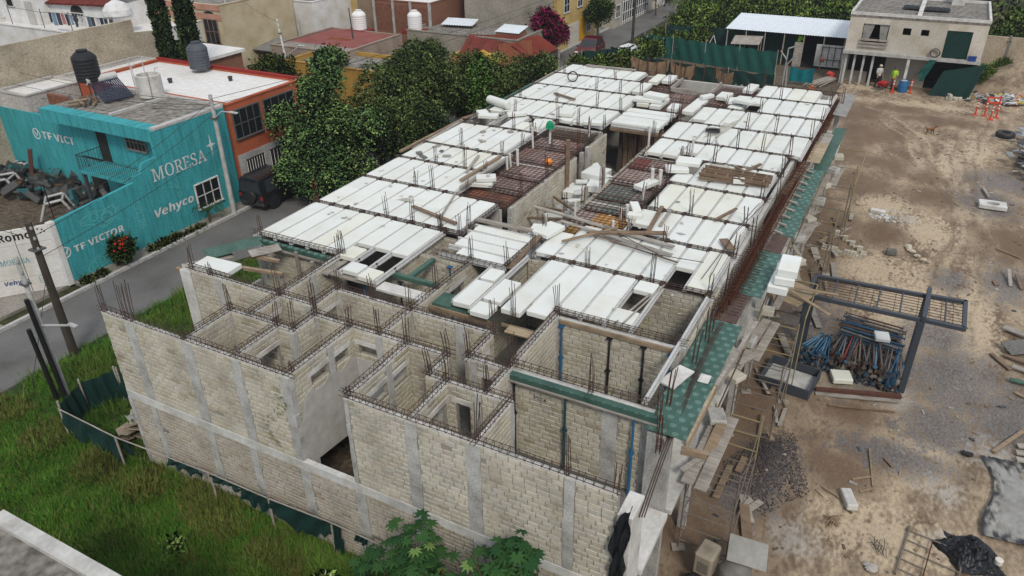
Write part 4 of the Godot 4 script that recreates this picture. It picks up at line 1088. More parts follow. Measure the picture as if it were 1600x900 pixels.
	for k in 10:
		m = MB.new()
		m.col = grey(rng.randf_range(0.6, 1.1))
		m.cbox(Vector3.ZERO, V(rng.randf_range(0.3, 0.9), 0.12, rng.randf_range(0.2, 0.5)), 0.03)
		var o := single(m, "foam_scrap", "foam", "dusty foam scrap lying among the planks in the stair pit", "foam scrap", "foam scraps in the stair pit")
		o.position = V(rng.randf_range(6.9, 8.4), 4.0 + 0.08 * k, -11.2 - 0.75 * k + rng.randf() * 0.4); o.rotation = V(rng.randf_range(-0.3, 0.3), rng.randf() * 3, rng.randf_range(-0.2, 0.2))
	pbox("stair_slab", "concrete", 6.75, 3.0, -16.6, 8.6, 4.0, -10.2)
	for q in [[7.2, -16.0, 4.1], [7.9, -16.6, 4.3], [7.5, -17.2, 4.5]]:
		foam(q[0] - 0.45, q[1] - 0.5, q[0] + 0.45, q[1] + 0.5, "pale foam block of the heap beside the tall brown post", q[2], 0.3, rng.randf_range(-0.3, 0.3), 0, g)
	board(V(-0.3, 5.3, -2.95), V(1.0, 5.3, -4.9), 0.3, 0.05, "wood_grey", "grey plank on the left terrace's formwork, near edge")
	board(V(0.2, 5.36, -3.4), V(2.9, 5.36, -3.9), 0.12, 0.1, "wood", "tan joist of the left terrace's formwork, front one")
	board(V(0.2, 5.34, -4.3), V(2.2, 5.34, -4.5), 0.12, 0.1, "wood", "tan joist of the left terrace's formwork, back one")
	board(V(-0.1, 5.42, -3.7), V(0.75, 5.42, -5.2), 0.75, 0.03, "ply_green_plain", "pale green board on the left terrace's formwork", "form_panel", "board", "", 2.6)
	board(V(0.85, 5.44, -4.0), V(1.3, 5.44, -4.8), 0.6, 0.03, "concrete_dark", "dark grey panel on the left terrace's formwork", "form_panel", "board")
	board(V(1.2, 5.46, -4.3), V(1.7, 5.46, -5.1), 0.5, 0.03, "wood_grey", "pale plywood panel on the left terrace's formwork", "form_panel", "board")
	board(V(-0.5, 5.2, -2.9), V(0.1, 5.2, -2.95), 0.12, 0.12, "wood", "stub of timber sticking out at the terrace's left corner")
	for q in [[2.1, -5.3], [3.0, -5.0], [2.7, -4.0]]:
		board(V(q[0], 2.8, q[1]), V(q[0] + 0.05, 5.3, q[1]), 0.1, 0.1, "wood_grey", "timber prop standing under the left terrace's formwork", "timber_prop", "prop", "timber props under the terrace formwork")
	for q in [[0.5, -5.55], [3.9, -5.5], [5.7, -8.3], [3.5, -8.35], [0.4, -8.4], [4.5, -8.4], [6.3, -9.0], [2.8, -11.1], [3.6, -11.05], [5.0, -11.1], [4.45, -13.4], [2.2, -13.4], [3.5, -13.45], [4.1, -15.4], [2.2, -15.4], [1.0, -18.5], [3.0, -18.5], [3.9, -18.4], [2.0, -20.5], [4.2, -20.5], [5.2, -20.55], [3.0, -23.0], [5.1, -23.0], [6.3, -23.0], [1.0, -23.0], [5.2, -25.8], [3.9, -25.8], [6.3, -25.8], [1.0, -28.3], [4.0, -28.3], [6.6, -12.2], [6.6, -14.4], [6.6, -16.2], [6.5, -17.6], [6.4, -19.0], [5.4, -17.4], [4.3, -16.8], [4.2, -18.2], [6.5, -20.5], [8.75, -9.7], [8.8, -11.2], [8.85, -12.6], [8.85, -14.3], [8.85, -16.0], [8.9, -17.6], [8.9, -18.9], [8.8, -20.4], [8.8, -22.9], [8.8, -24.2], [10.9, -10.9], [10.9, -13.0], [11.0, -15.5], [10.9, -17.4], [10.9, -18.3], [11.2, -20.3], [12.4, -20.3], [13.4, -20.3], [14.5, -20.3], [14.6, -18.3], [12.0, -18.2], [12.6, -13.0], [11.4, -13.0], [14.4, -13.1], [14.4, -15.5], [14.6, -10.9], [11.2, -10.8], [12.4, -10.85], [10.9, -8.2], [9.1, -8.2], [12.9, -8.15], [14.55, -8.2], [12.2, -22.8], [13.4, -22.8], [14.9, -22.8], [9.2, -22.8], [10.6, -25.6], [12.2, -25.6], [14.9, -25.6], [11.0, -28.2], [12.6, -28.2], [14.9, -28.2], [11.3, -30.6], [7.0, -28.2], [9.2, -30.4], [6.9, -30.5], [5.0, -30.5]]:
		column_bars(q[0], q[1], rng.randf_range(0.65, 1.05), 5.35, rng.randf() < 0.3)
	for q in [[V(14.4, 5.7, -8.9), V(14.3, 5.72, -11.8), V(14.5, 5.7, -14.6)], [V(14.2, 5.66, -8.6), V(14.35, 5.7, -12.0), V(14.8, 5.8, -15.2)], [V(11.0, 5.7, -9.6), V(12.6, 5.7, -9.4), V(14.0, 5.72, -9.5)], [V(10.4, 5.72, -10.6), V(12.2, 5.74, -9.6), V(13.1, 5.7, -9.2)]]:
		m = MB.new()
		m.path(q, 0.012, 5)
		single(m, "loose_bar", "rebar", "loose steel bar lying on the right slab near its outer edge", "bar", "loose bars on the right slab")

# ---------- right edge of the building: form deck, rusty cages, scaffolds ----------
func deck(x0: float, z0: float, x1: float, z1: float, mt: String, label: String, y := 5.12, tint := 1.0, tilt := 0.0) -> void:
	var m := MB.new()
	m.col = grey(tint)
	m.cbox(Vector3.ZERO, V(absf(x1 - x0), 0.025, absf(z1 - z0)), 0.004)
	var o := part(m, "form_panel", mt)
	o.position = V((x0 + x1) / 2, y, (z0 + z1) / 2)
	o.rotation.z = tilt
	tag(o, label, "form panel")

func scaffold_frame(t: Node3D, x0: float, x1: float, z: float, y0: float, h: float, rungs: int, mt: String) -> void:
	for x in [x0, x1]:
		var m := MB.new()
		m.tube(V(x, y0, z), V(x, y0 + h, z), 0.022, 7, -1, true)
		part(m, "upright", mt, t)
	for i in rungs:
		var m := MB.new()
		var y := y0 + h * (i + 0.6) / rungs
		m.tube(V(x0, y, z), V(x1, y, z), 0.017, 6)
		part(m, "rung", mt, t)

func scaffold(at: Vector3, w: float, l: float, h: float, label: String, yellow := false, planks := [], feet := true) -> void:
	var t := thing("scaffold", label, "scaffold", at, 0, "steel scaffolds along the building's right side")
	var lift := h / 2
	for z in [0.0, -l]:
		for k in 2:
			scaffold_frame(t, 0.0, w, z, lift * k + 0.02, lift - 0.02, 3, "steel_yellow" if yellow and k == 1 and z < 0 else "steel_pipe")
	for x in [0.0, w]:
		for k in 2:
			var m := MB.new()
			m.tube(V(x, lift * k + 0.3, 0), V(x, lift * (k + 1) - 0.1, -l), 0.014, 5)
			m.tube(V(x, lift * k + 0.3, -l), V(x, lift * (k + 1) - 0.1, 0), 0.014, 5)
			part(m, "cross_brace", "steel_pipe", t)
	if feet:
		for x in [0.0, w]:
			for z in [0.0, -l]:
				var m := MB.new()
				m.cbox(V(x, 0.03, z), V(0.35, 0.05, 0.25), 0.01, Basis(Vector3.UP, rng.randf()))
				part(m, "sole_board", "wood_grey", t)

func scaffold_plank(a: Vector3, b: Vector3, w: float, label: String, mt := "wood_grey", tint := 1.6) -> void:
	board(a, b, w, 0.045, mt, label, "scaffold_plank", "plank", "scaffold planks", tint)

func site_edge() -> void:
	deck(14.72, -2.4, 15.66, -5.0, "ply_green", "green printed form panel nearest the front at the building's right edge")
	deck(14.74, -5.02, 15.68, -7.5, "ply_green", "green printed form panel behind the white board at the right edge", 5.115)
	deck(14.95, -7.55, 15.5, -9.2, "ply_dark", "dusty dark form panel behind the two green ones")
	deck(15.1, -9.2, 15.8, -12.2, "ply_green", "green printed form panel beside the foam on the edge deck", 5.13)
	deck(14.95, -9.3, 15.25, -12.0, "ply_green_plain", "green form panel under the rusty bars", 5.06, 1.4)
	deck(15.25, -12.25, 15.75, -13.6, "ply_dark", "brown form panel at the near end of the battened strip", 5.13, 1.5)
	deck(15.3, -13.65, 15.9, -20.3, "ply_green", "long green form panel under a row of battens", 5.1)
	deck(15.1, -20.5, 15.62, -23.1, "ply_tan", "tan form panel on the edge deck past the battens", 5.32)
	deck(15.45, -20.4, 15.95, -26.5, "ply_green_plain", "plain green form panel on the outer edge far back", 5.0, 1.6)
	deck(15.1, -23.2, 15.6, -24.6, "wood_grey", "pale board on the edge deck past the tan panel", 5.25)
	deck(15.15, -27.4, 15.75, -31.4, "grey_sheet", "grey sheet on the edge deck at the far corner", 5.3, 0.9, -0.1)
	deck(14.7, -8.5, 14.95, -12.0, "ply_green_plain", "sunken green form panel between slab and rusty bars", 4.7, 1.5)
	deck(14.75, -13.4, 15.0, -16.4, "ply_green", "upright green form panel in the gap beside the slab", 5.0, 1.2, 0.9)
	for k in 10:
		board(V(15.2, 5.17, -13.8 - 0.68 * k), V(15.52, 5.17, -13.65 - 0.68 * k), 0.09, 0.07, "wood_grey", "short batten across the long green form panel", "batten", "batten", "battens of the green strip", 1.4)
	board(V(15.18, 5.18, -13.5), V(15.22, 5.18, -20.4), 0.05, 0.16, "wood_brown", "long edge timber along the row of battens")
	board(V(15.7, 5.02, -2.38), V(15.72, 5.02, -4.6), 0.06, 0.24, "ply_tan", "tan edge board of the nearest green panel", "edge_board")
	board(V(15.72, 5.0, -4.7), V(15.95, 5.0, -8.0), 0.1, 0.2, "wood_grey", "grey edge board of the second green panel", "edge_board", "board", "", 1.3)
	board(V(15.6, 4.9, -2.32), V(16.15, 4.88, -2.42), 0.12, 0.16, "wood", "stub of orange timber sticking out under the nearest green panel")
	board(V(15.25, 4.95, -2.35), V(15.3, 4.95, -8.0), 0.1, 0.1, "wood_grey", "bearer timber under the green panels")
	board(V(15.1, 5.28, -20.5), V(14.95, 5.28, -16.8), 0.2, 0.05, "wood_brown", "brown board leaning on the rusty bars")
	board(V(14.7, 5.2, -4.0), V(14.95, 5.22, -4.85), 0.42, 0.05, "concrete_pale", "white dusty board lying on the green panels by the big open room", "white_board", "board", "", 1.15)
	board(V(15.42, 5.16, -4.55), V(15.42, 5.16, -4.9), 0.26, 0.02, "concrete_pale", "small square pale board on the second green panel", "small_board", "board", "", 1.3)
	for q in [[15.86, -10.05, 5.15, 0, "white foam block on the edge deck near the steel frame, lower"], [15.95, -10.15, 5.42, 0.12, "white foam block on the edge deck near the steel frame, middle"], [16.0, -10.25, 5.66, 0.05, "white foam block on the edge deck near the steel frame, topmost"]]:
		foam(q[0], q[1] + 0.5, q[0] + 0.6 - 0.05, q[1] - 0.5, q[4], q[2], 0.24, q[3], 0, "foam blocks on the edge deck")
	board(V(15.95, 2.92, -13.3), V(16.5, 2.95, -14.6), 1.1, 0.03, "ply_tan", "tan plywood sheet beside the steel frame's left post", "plywood_sheet", "board")
	board(V(16.2, 3.2, -13.9), V(17.6, 3.25, -13.9), 0.16, 0.04, "wood", "pale plank pointing from the plywood over the steel frame, back one", "loose_plank", "plank", "", 1.5)
	board(V(16.1, 3.15, -13.7), V(17.5, 2.95, -13.0), 0.14, 0.04, "wood", "pale plank pointing from the plywood over the steel frame, front one", "loose_plank", "plank", "", 1.5)
	for k in 4:
		var m := MB.new()
		var z0 := -7.4 - 0.5 * k; var z1 := -30.8 + 0.4 * k
		var n := 16
		for j in 5:
			var pts := []
			var off := rng.randf_range(-0.08, 0.08)
			for i in n + 1: pts.append(V(14.93 + 0.06 * k + off + rng.randf_range(-0.015, 0.015), 5.16 + 0.06 * (j % 3) + 0.05 * (k % 2) + rng.randf_range(-0.015, 0.015), lerpf(z0, z1, float(i) / n)))
			m.path(pts, 0.012, 4)
		for i in 95:
			var z := lerpf(z0, z1, (i + rng.randf() * 0.5) / 95)
			var x := 14.93 + 0.06 * k
			m.path([V(x - 0.13, 5.14, z), V(x + 0.13, 5.15, z), V(x + 0.12, 5.34, z), V(x - 0.12, 5.34, z), V(x - 0.13, 5.14, z)], 0.008, 3)
		single(m, "rebar_cage", "rebar_rust", "long rusty rebar cage lying along the building's right edge, " + ["innermost", "second from the slab", "third from the slab", "outermost"][k] + " of four", "rebar cage", "long rusty cages at the right edge")
	for s in [-1, 1]:
		var m := MB.new()
		for i in 26: m.tube(V(15.0 + 0.18 * s, 5.2, -7.9 - 0.17 * i), V(15.0 + 0.44 * s, 5.15, -7.95 - 0.17 * i), 0.012, 4)
		single(m, "stirrup_row", "rebar", "comb of dark bar ends sticking out of the rusty cages towards the " + ("site" if s > 0 else "slab"), "bar ends")
	for k in 3:
		var m := MB.new()
		var pts := []
		for i in 13:
			var f := i / 12.0
			pts.append(V(15.12 + 0.05 * k + 0.3 * f * f, 5.2 + 0.02 * k + 0.03 * sin(f * 8) - 0.45 * f * f * f, -7.3 + 7.1 * f))
		m.path(pts, 0.014, 6)
		single(m, "bar_bundle", "rebar", "dark steel bar sagging forward over the green panels, " + ["left", "middle", "right"][k] + " of three", "bar")
	for q in [[14.95, -3.4], [15.0, -5.3], [15.02, -6.4], [14.98, -6.9], [14.85, -9.0], [14.8, -12.5], [14.8, -16.5], [15.3, -29.5]]: column_bars(q[0], q[1], 1.1, 5.0, rng.randf() < 0.5)
	var m := MB.new()
	m.grid(10, 16, func(i, j): return V(15.02 + 0.38 * i / 10.0 * (1.0 - 0.35 * j / 16.0) + 0.05 * sin(j * 0.9 + i), 4.95 - 0.3 * absf(i / 10.0 - 0.9) * (1 if j == 0 else 0) - 2.3 * j / 16.0 + (0.5 * i / 10.0 if j == 0 else 0.35 * i / 10.0), 0.2 + 0.045 * sin(i * 1.9 + j * 0.35) + 0.03 * sin(j * 1.4)))
	single(m, "black_sheet", "black_sheet", "crumpled black plastic sheet hanging over the building's front right corner", "plastic sheet")
	scaffold(V(15.46, 0, -4.1), 1.25, 2.5, 3.1, "steel scaffold standing nearest the front, beside the mixer", true)
	scaffold(V(15.5, 0, -9.2), 1.25, 2.5, 3.1, "steel scaffold standing between the black gravel heap and the mortar trough", true)
	scaffold(V(15.4, 0, -14.6), 1.2, 2.5, 2.9, "steel scaffold standing just behind the steel frame")
	scaffold(V(15.45, 0, -19.0), 1.2, 2.6, 3.2, "steel scaffold standing left of the low block walls", true)
	scaffold(V(15.5, 0, -24.2), 1.25, 2.6, 3.3, "steel scaffold with a yellow top rail standing past the low block walls", true)
	for q in [[15.6, -3.4, 15.65, -6.4, 0.3, 3.0, "grey plank on the nearest scaffold, inner one"], [15.95, -3.3, 16.0, -6.3, 0.3, 3.02, "grey plank on the nearest scaffold, outer one"], [15.55, -9.4, 15.75, -11.8, 0.28, 2.95, "grey plank on the second scaffold, inner one"], [15.9, -9.3, 16.05, -11.7, 0.26, 2.97, "grey plank on the second scaffold, outer one"], [15.55, -8.6, 15.6, -9.5, 0.24, 3.0, "short plank end on the second scaffold"], [15.4, -18.2, 15.5, -20.6, 0.32, 3.0, "grey plank on the scaffold left of the block walls, inner one"], [15.75, -17.8, 15.9, -20.1, 0.32, 3.02, "grey plank on the scaffold left of the block walls, outer one"], [15.6, -24.3, 15.65, -27.1, 0.3, 3.0, "grey plank on the scaffold with the yellow rail, inner one"], [15.98, -24.0, 16.05, -27.2, 0.3, 3.02, "grey plank on the scaffold with the yellow rail, outer one"], [15.6, -20.9, 15.75, -23.6, 0.26, 3.6, "grey plank lying between the two far scaffolds"]]:
		scaffold_plank(V(q[0], q[5], q[1]), V(q[2], q[5], q[3]), q[4], q[6])
	for q in [[16.9, -24.15, 3.3, -28.9, "yellow scaffold rail reaching out behind the low block walls"], [16.85, -12.3, 3.0, -14.8, "pale pipe leaning along the scaffold by the steel frame"]]:
		m = MB.new()
		m.path([V(15.6, q[2], q[3]), V(q[0], q[2], q[3]), V(q[0], q[2], q[1]), V(q[0], 0.1, q[1])], 0.022, 6)
		single(m, "scaffold_rail", "steel_yellow", q[4], "rail")
	for k in 12:
		var z := -6.8 - 2.0 * k
		m = MB.new()
		m.tube(V(15.48, 2.8, z), V(15.85 + rng.randf_range(-0.1, 0.1), 5.0, z + rng.randf_range(-0.3, 0.3)), 0.022, 6)
		single(m, "raking_shore", ["steel_pipe", "steel_yellow", "wood_grey"][k % 3], "steel shore raking up under the edge deck", "shore", "shores under the edge deck")

func clutter() -> void:
	var m: MB
	for k in 46:
		var z := -4.5 - 25.0 * k / 46.0 + rng.randf_range(-0.3, 0.3)
		m = MB.new()
		m.col = vary(grey(1.2), 0.3)
		m.cbox(Vector3.ZERO, V(rng.randf_range(0.06, 0.3), 0.04, rng.randf_range(0.5, 1.9)), 0.006)
		var o := single(m, "loose_board", ["wood_grey", "wood", "wood_brown", "wood_grey"][k % 4], "loose board lying or leaning among the scaffolds", "board", "boards among the scaffolds")
		var hi := rng.randf() < 0.45
		o.position = V(rng.randf_range(15.5, 16.0) if hi else rng.randf_range(15.6, 17.0), rng.randf_range(2.9, 3.1) if hi else 0.12 + height(16, z), z)
		o.rotation = V(rng.randf_range(-0.12, 0.12) * (3.0 if k % 7 == 0 else 1.0), rng.randf_range(-0.5, 0.5), rng.randf_range(-0.2, 0.2))
	for k in 12:
		var z := -6.0 - 2.0 * k
		m = MB.new(); m.col = grey(rng.randf_range(0.9, 1.3))
		m.cbox(Vector3.ZERO, V(rng.randf_range(0.3, 0.6), rng.randf_range(0.15, 0.3), rng.randf_range(0.3, 0.5)), 0.02)
		var o := single(m, "block_pile", "block" if k % 2 else "concrete", "pale block left standing on the scaffold boards at the building's edge", "block", "blocks at the building's edge")
		o.position = V(15.55 + rng.randf() * 0.4, 3.15, z); o.rotation.y = rng.randf() * 3
	m = MB.new()
	for k in 190:
		var z := -3.5 - 42.0 * pow(rng.randf(), 1.3); var x := rng.randf_range(15.8, 24.5)
		m.col = [Color(0.35, 0.27, 0.18), Color(0.2, 0.14, 0.09), Color(0.16, 0.11, 0.08), grey(0.09), Color(0.45, 0.4, 0.32), Color(0.27, 0.21, 0.15)][rng.randi() % 6]
		m.box(V(x, height(x, z) + 0.02, z), V(rng.randf_range(0.03, 0.1), 0.03, rng.randf_range(0.05, 0.25)), Basis.from_euler(V(rng.randf_range(-0.15, 0.15), rng.randf() * 6, rng.randf_range(-0.15, 0.15))))
	struct(m, "site_debris", "paint").set_meta("kind", "stuff")

# ---------- the yard at right ----------
func site_yard() -> void:
	clutter()
	var m: MB
	var t := thing("steel_frame", "dark grey welded steel frame with a barred top standing over the heap of shores", "steel frame", V(16.66, 0, -14.1))
	for q in [[0.0, 0.0], [3.53, 0.0], [3.6, -1.75], [0.06, -1.3]]:
		m = MB.new(); m.cbox(V(q[0], 1.42, q[1]), V(0.2, 2.84, 0.16), 0.01); part(m, "post", "steel_grey", t)
	for q in [[V(-0.08, 2.88, 0.0), V(3.6, 2.88, 0.0)], [V(-0.05, 2.88, -1.55), V(3.6, 2.88, -1.75)], [V(0, 2.88, 0), V(0, 2.88, -1.6)], [V(3.6, 2.9, 0), V(4.75, 2.9, 0.02)], [V(3.6, 2.9, -1.75), V(4.78, 2.9, -1.85)], [V(4.72, 2.9, 0.06), V(4.74, 2.9, -1.9)]]:
		m = MB.new(); m.cbar(q[0], q[1], 0.13, 0.14, 0.01); part(m, "rail", "steel_grey", t)
	m = MB.new(); m.cbar(V(3.56, 2.99, 0.12), V(3.62, 3.02, -2.0), 0.14, 0.2, 0.01); part(m, "cross_beam", "steel_grey", t)
	for x in [0.75, 1.45, 2.15, 2.85, 4.18]:
		m = MB.new(); m.cbar(V(x, 2.88, -0.04), V(x, 2.88, -1.7), 0.05, 0.06, 0.006); part(m, "cross_bar", "steel_grey", t)
	for j in 8:
		m = MB.new(); m.tube(V(0.05, 2.9, -0.2 - 0.185 * j), V(4.7, 2.9, -0.2 - 0.2 * j), 0.012, 5); part(m, "long_bar", "rebar", t)
	for j in 14:
		if j in [2, 4, 6, 8]: continue
		m = MB.new(); m.tube(V(0.35 * j + 0.2, 2.885, -0.04), V(0.35 * j + 0.2, 2.885, -1.75), 0.01, 5); part(m, "short_bar", "rebar", t)
	var cols := [Color(0.035, 0.1, 0.18), Color(0.08, 0.18, 0.27), Color(0.2, 0.03, 0.025), Color(0.15, 0.12, 0.1), Color(0.09, 0.08, 0.075), Color(0.24, 0.22, 0.19), Color(0.11, 0.06, 0.04)]
	var kinds := ["blue", "light blue", "red", "grey brown", "dark", "pale grey", "rusty"]
	var protos := []
	for k in 7:
		m = MB.new()
		m.col = cols[k]
		m.tube(V(0, 0, 0.75), V(0, 0, -0.25), 0.032, 7, -1, true)
		m.tube(V(0, 0, -0.25), V(0, 0, -0.75), 0.024, 7, -1, true)
		m.tube(V(0, 0, -0.2), V(0, 0, -0.3), 0.042, 7, -1, true)
		m.col = cols[k] * 0.8
		m.box(V(0, 0, 0.75), V(0.12, 0.12, 0.012)); m.box(V(0, 0, -0.75), V(0.1, 0.1, 0.012))
		protos.append(m.mesh())
	var lay := func(k: int, p: Vector3, ry: float, rx: float, where: String, s := 1.0) -> void:
		var o := pmesh(protos[k], "steel_shore", "plastic", self, Transform3D(Basis.from_euler(V(rx, ry, rng.randf() * 6)).scaled_local(V(1, 1, s)), p))
		tag(o, kinds[k] + " steel shore tube " + where, "shore", "steel shores heaped under the frame")
	for i in 44:
		var f := i / 43.0
		lay.call([0, 1, 0, 4, 1, 5][rng.randi() % 6] if f < 0.9 else 0, V(16.95 + 0.72 * f + rng.randf_range(-0.03, 0.03), 0.12 + 0.13 * (i % 5), -15.0 + 0.2 * f + rng.randf_range(-0.08, 0.08)), -0.45 + 0.5 * f + rng.randf_range(-0.07, 0.07), rng.randf_range(-0.08, 0.12), "in the left fan of the heap under the steel frame", 0.75)
	for i in 100:
		var f := i / 99.0
		var k: int = [3, 4, 6, 5, 3, 3, 5, 4, 1, 6, 4, 0][rng.randi() % 12]
		if f > 0.85 and rng.randf() < 0.7: k = 0
		if i in [22, 23, 48]: k = 2
		lay.call(k, V(17.75 + 2.25 * f + rng.randf_range(-0.05, 0.05), 0.1 + 0.13 * (i % 6), -15.05 + 0.38 * f + rng.randf_range(-0.12, 0.12)), -0.05 + rng.randf_range(-0.12, 0.12) + (0.12 if f > 0.4 and f < 0.8 else 0.0), rng.randf_range(-0.1, 0.1), "in the middle row of the heap under the steel frame", 0.95)
	for i in 46:
		lay.call([0, 1, 4, 4, 0, 5, 6][rng.randi() % 7], V(18.9 + rng.randf_range(-0.15, 0.15), 0.1 + 0.1 * (i % 6), -15.85 - 0.04 * i), PI / 2 - 0.13 + rng.randf_range(-0.06, 0.06), rng.randf_range(-0.02, 0.02), "lying crosswise at the back of the heap", 1.35)
	m = MB.new()
	for i in 240:
		m.col = [Color(0.03, 0.03, 0.032), Color(0.05, 0.045, 0.04), Color(0.02, 0.05, 0.09), Color(0.1, 0.09, 0.08)][rng.randi() % 4]
		var px := rng.randf_range(16.8, 20.1)
		m.box(V(px, 0.05 + rng.randf() * 0.12, -14.35 + 0.1 * (px - 16.8) + rng.randf_range(-0.25, 0.25)), V(rng.randf_range(0.04, 0.16), 0.06, rng.randf_range(0.03, 0.08)), Basis.from_euler(V(rng.randf(), rng.randf() * 3, rng.randf())))
	var lit := struct(m, "clamp_litter", "plastic")
	lit.set_meta("kind", "stuff")
	tag(lit, "litter of dark scaffold clamps at the foot of the shore heap", "clamps")
	var f0 := foam(17.95, -13.5, 18.6, -14.1, "dusty white foam block lying in front of the shore heap", 0.08, 0.2, 0.15, 0, "loose foam in the yard")
	f0.rotation.y = 0.35
	board(V(17.6, 0.12, -12.75), V(20.2, 0.14, -13.6), 0.14, 0.16, "mesh_rust", "rust red steel beam lying in front of the shore heap", "steel_beam", "steel beam", "", 1.6)
	board(V(17.62, 0.06, -12.6), V(20.18, 0.06, -13.42), 0.16, 0.06, "wood_grey", "grey plank lying alongside the rust red beam")
	board(V(18.1, 0.06, -12.15), V(20.1, 0.06, -12.75), 0.06, 0.06, "wood_brown", "dark stick lying in front of the rust red beam")
	foam(19.0, -15.6 - 0.25, 19.0 + 0.5, -16.4, "pale foam slab among the shores under the barred top", 0.7, 0.15, 0.2, 0, "loose foam in the yard")
	t = thing("mortar_trough", "black sheet-metal mortar trough with white mix at the building's edge", "trough", V(16.7, 0.0, -12.95), -0.12)
	for q in [[V(0, 0.22, 0.72), V(1.7, 0.4, 0.04)], [V(0, 0.22, -0.72), V(1.7, 0.4, 0.04)], [V(0.83, 0.22, 0), V(0.04, 0.4, 1.4)], [V(-0.83, 0.22, 0), V(0.04, 0.4, 1.4)], [V(0, 0.05, 0), V(1.62, 0.05, 1.4)]]:
		m = MB.new(); m.cbox(q[0], q[1], 0.008); part(m, "side_plate", "steel_grey", t)
	m = MB.new()
	m.grid(16, 14, func(i, j): return V(-0.79 + 1.58 * i / 16, 0.1 + 0.1 * exp(-pow((i - 7.0) / 4, 2) - pow((j - 8.0) / 4, 2)) + rng.randf() * 0.012, -0.66 + 1.32 * j / 14), func(i, j): return grey(1.0).lerp(Color(2.1, 2.15, 2.25), clampf(1.3 - Vector2((i - 7.0) / 4.5, (j - 8.5) / 4.0).length() + rng.randf_range(-0.25, 0.25), 0, 1)))
	part(m, "mortar", "concrete", t)
	t = thing("concrete_mixer", "beige concrete mixer with a vented engine cover and a pale tipped drum", "concrete mixer", V(16.55, 0, -3.5), -0.15)
	m = MB.new(); m.col = Color(0.33, 0.29, 0.225); m.cbox(V(-0.2, 0.75, 0.1), V(0.5, 0.72, 0.62), 0.06); part(m, "engine_cover", "paint", t)
	for k in 7:
		m = MB.new(); m.col = grey(0.05); m.cbox(V(-0.2 + 0.02, 0.55 + 0.05 * k, 0.415), V(0.28, 0.02, 0.012), 0.004); part(m, "vent_slot", "clean", t)
	m = MB.new(); m.col = Color(0.2, 0.195, 0.185)
	m.lathe(V(0.5, 0.6, -0.05), [Vector2(0.0, -0.4), Vector2(0.25, -0.38), Vector2(0.38, -0.15), Vector2(0.38, 0.15), Vector2(0.25, 0.35), Vector2(0.22, 0.38)], 20, V(0.35, 0.75, -0.55).normalized()); part(m, "drum", "paint", t)
	m = MB.new(); m.col = Color(0.5, 0.5, 0.48)
	m.cbox(V(0.66, 1.22, -0.25), V(0.95, 0.03, 0.75), 0.01, Basis.from_euler(V(0.22, 0.3, -0.12))); part(m, "hopper_plate", "concrete_pale", t)
	for q in [[-0.3, 0.35], [-0.3, -0.3], [0.7, 0.3], [0.7, -0.4]]:
		m = MB.new(); m.tube(V(q[0], 0, q[1]), V(q[0] * 0.8, 0.6, q[1] * 0.8), 0.03, 6); part(m, "leg", "steel_grey", t)
	for x in [-0.35, 0.2]:
		m = MB.new(); m.col = grey(0.02)
		m.lathe(V(x, 0.22, 0.5), [Vector2(0.08, -0.05), Vector2(0.2, -0.06), Vector2(0.22, 0), Vector2(0.2, 0.06), Vector2(0.08, 0.05)], 16, Vector3.BACK); part(m, "wheel", "clean", t)
	m = MB.new()
	for i in 2600:
		var a := rng.randf() * TAU; var r := pow(rng.randf(), 0.7) * 1.15
		var x := 16.95 + cos(a) * r * (0.95 + 0.25 * sin(a * 3)); var z := -8.3 + sin(a) * r * 1.5 * (1.0 + 0.15 * cos(a * 5))
		m.col = Color(1.0, 0.93, 0.96) * rng.randf_range(0.25, 0.9)
		m.rock(V(x, height(x, z) + 0.01, z), Vector3.ONE * rng.randf_range(0.012, 0.035), rng)
	tag(struct(m, "gravel_heap", "gravel"), "heap of dark gravel beside the nearest scaffold", "gravel heap").set_meta("kind", "stuff")
	m = MB.new()
	for i in 5200:
		var z := -1.0 - 40.0 * pow(rng.randf(), 1.5); var x := rng.randf_range(15.6, 25.5)
		var g := hn.get_noise_2d(x * 9, z * 9)
		if g < -0.05: continue
		m.col = [Color(1.5, 1.35, 1.1), Color(2.2, 2.0, 1.7), Color(0.9, 0.8, 0.7), Color(1.5, 1.15, 0.85)][rng.randi() % 4]
		m.rock(V(x, height(x, z), z), V(1, 0.6, 1) * rng.randf_range(0.008, 0.028) * (2.2 if rng.randf() < 0.06 else 1.0), rng)
	struct(m, "site_stones", "gravel").set_meta("kind", "stuff")
	t = thing("low_block_wall", "low unfinished corner of pale blocks in the yard", "low wall", V(16.1, 0, -24.1))
	for i in 14:
		for r in 2:
			m = MB.new(); m.col = brick_tint(false) * 1.3
			m.cbox(V(0.05 + 0.138 * i + 0.03 * r, 0.07 + 0.14 * r, 0.0 + 0.02 * i), V(0.128, 0.13, 0.13), 0.008)
			if not (r == 1 and i in [5, 6, 11]): part(m, "block", "block", t)
	for i in 8:
		for r in 2:
			m = MB.new(); m.col = brick_tint(false) * 1.3
			m.cbox(V(0.45 + 0.19 * i, 0.07 + 0.13 * r, -1.85 + 0.22 * i), V(0.24, 0.12, 0.12), 0.008, Basis(Vector3.UP, 0.05))
			if r == 0 or i % 2 == 0: part(m, "block", "block", t)
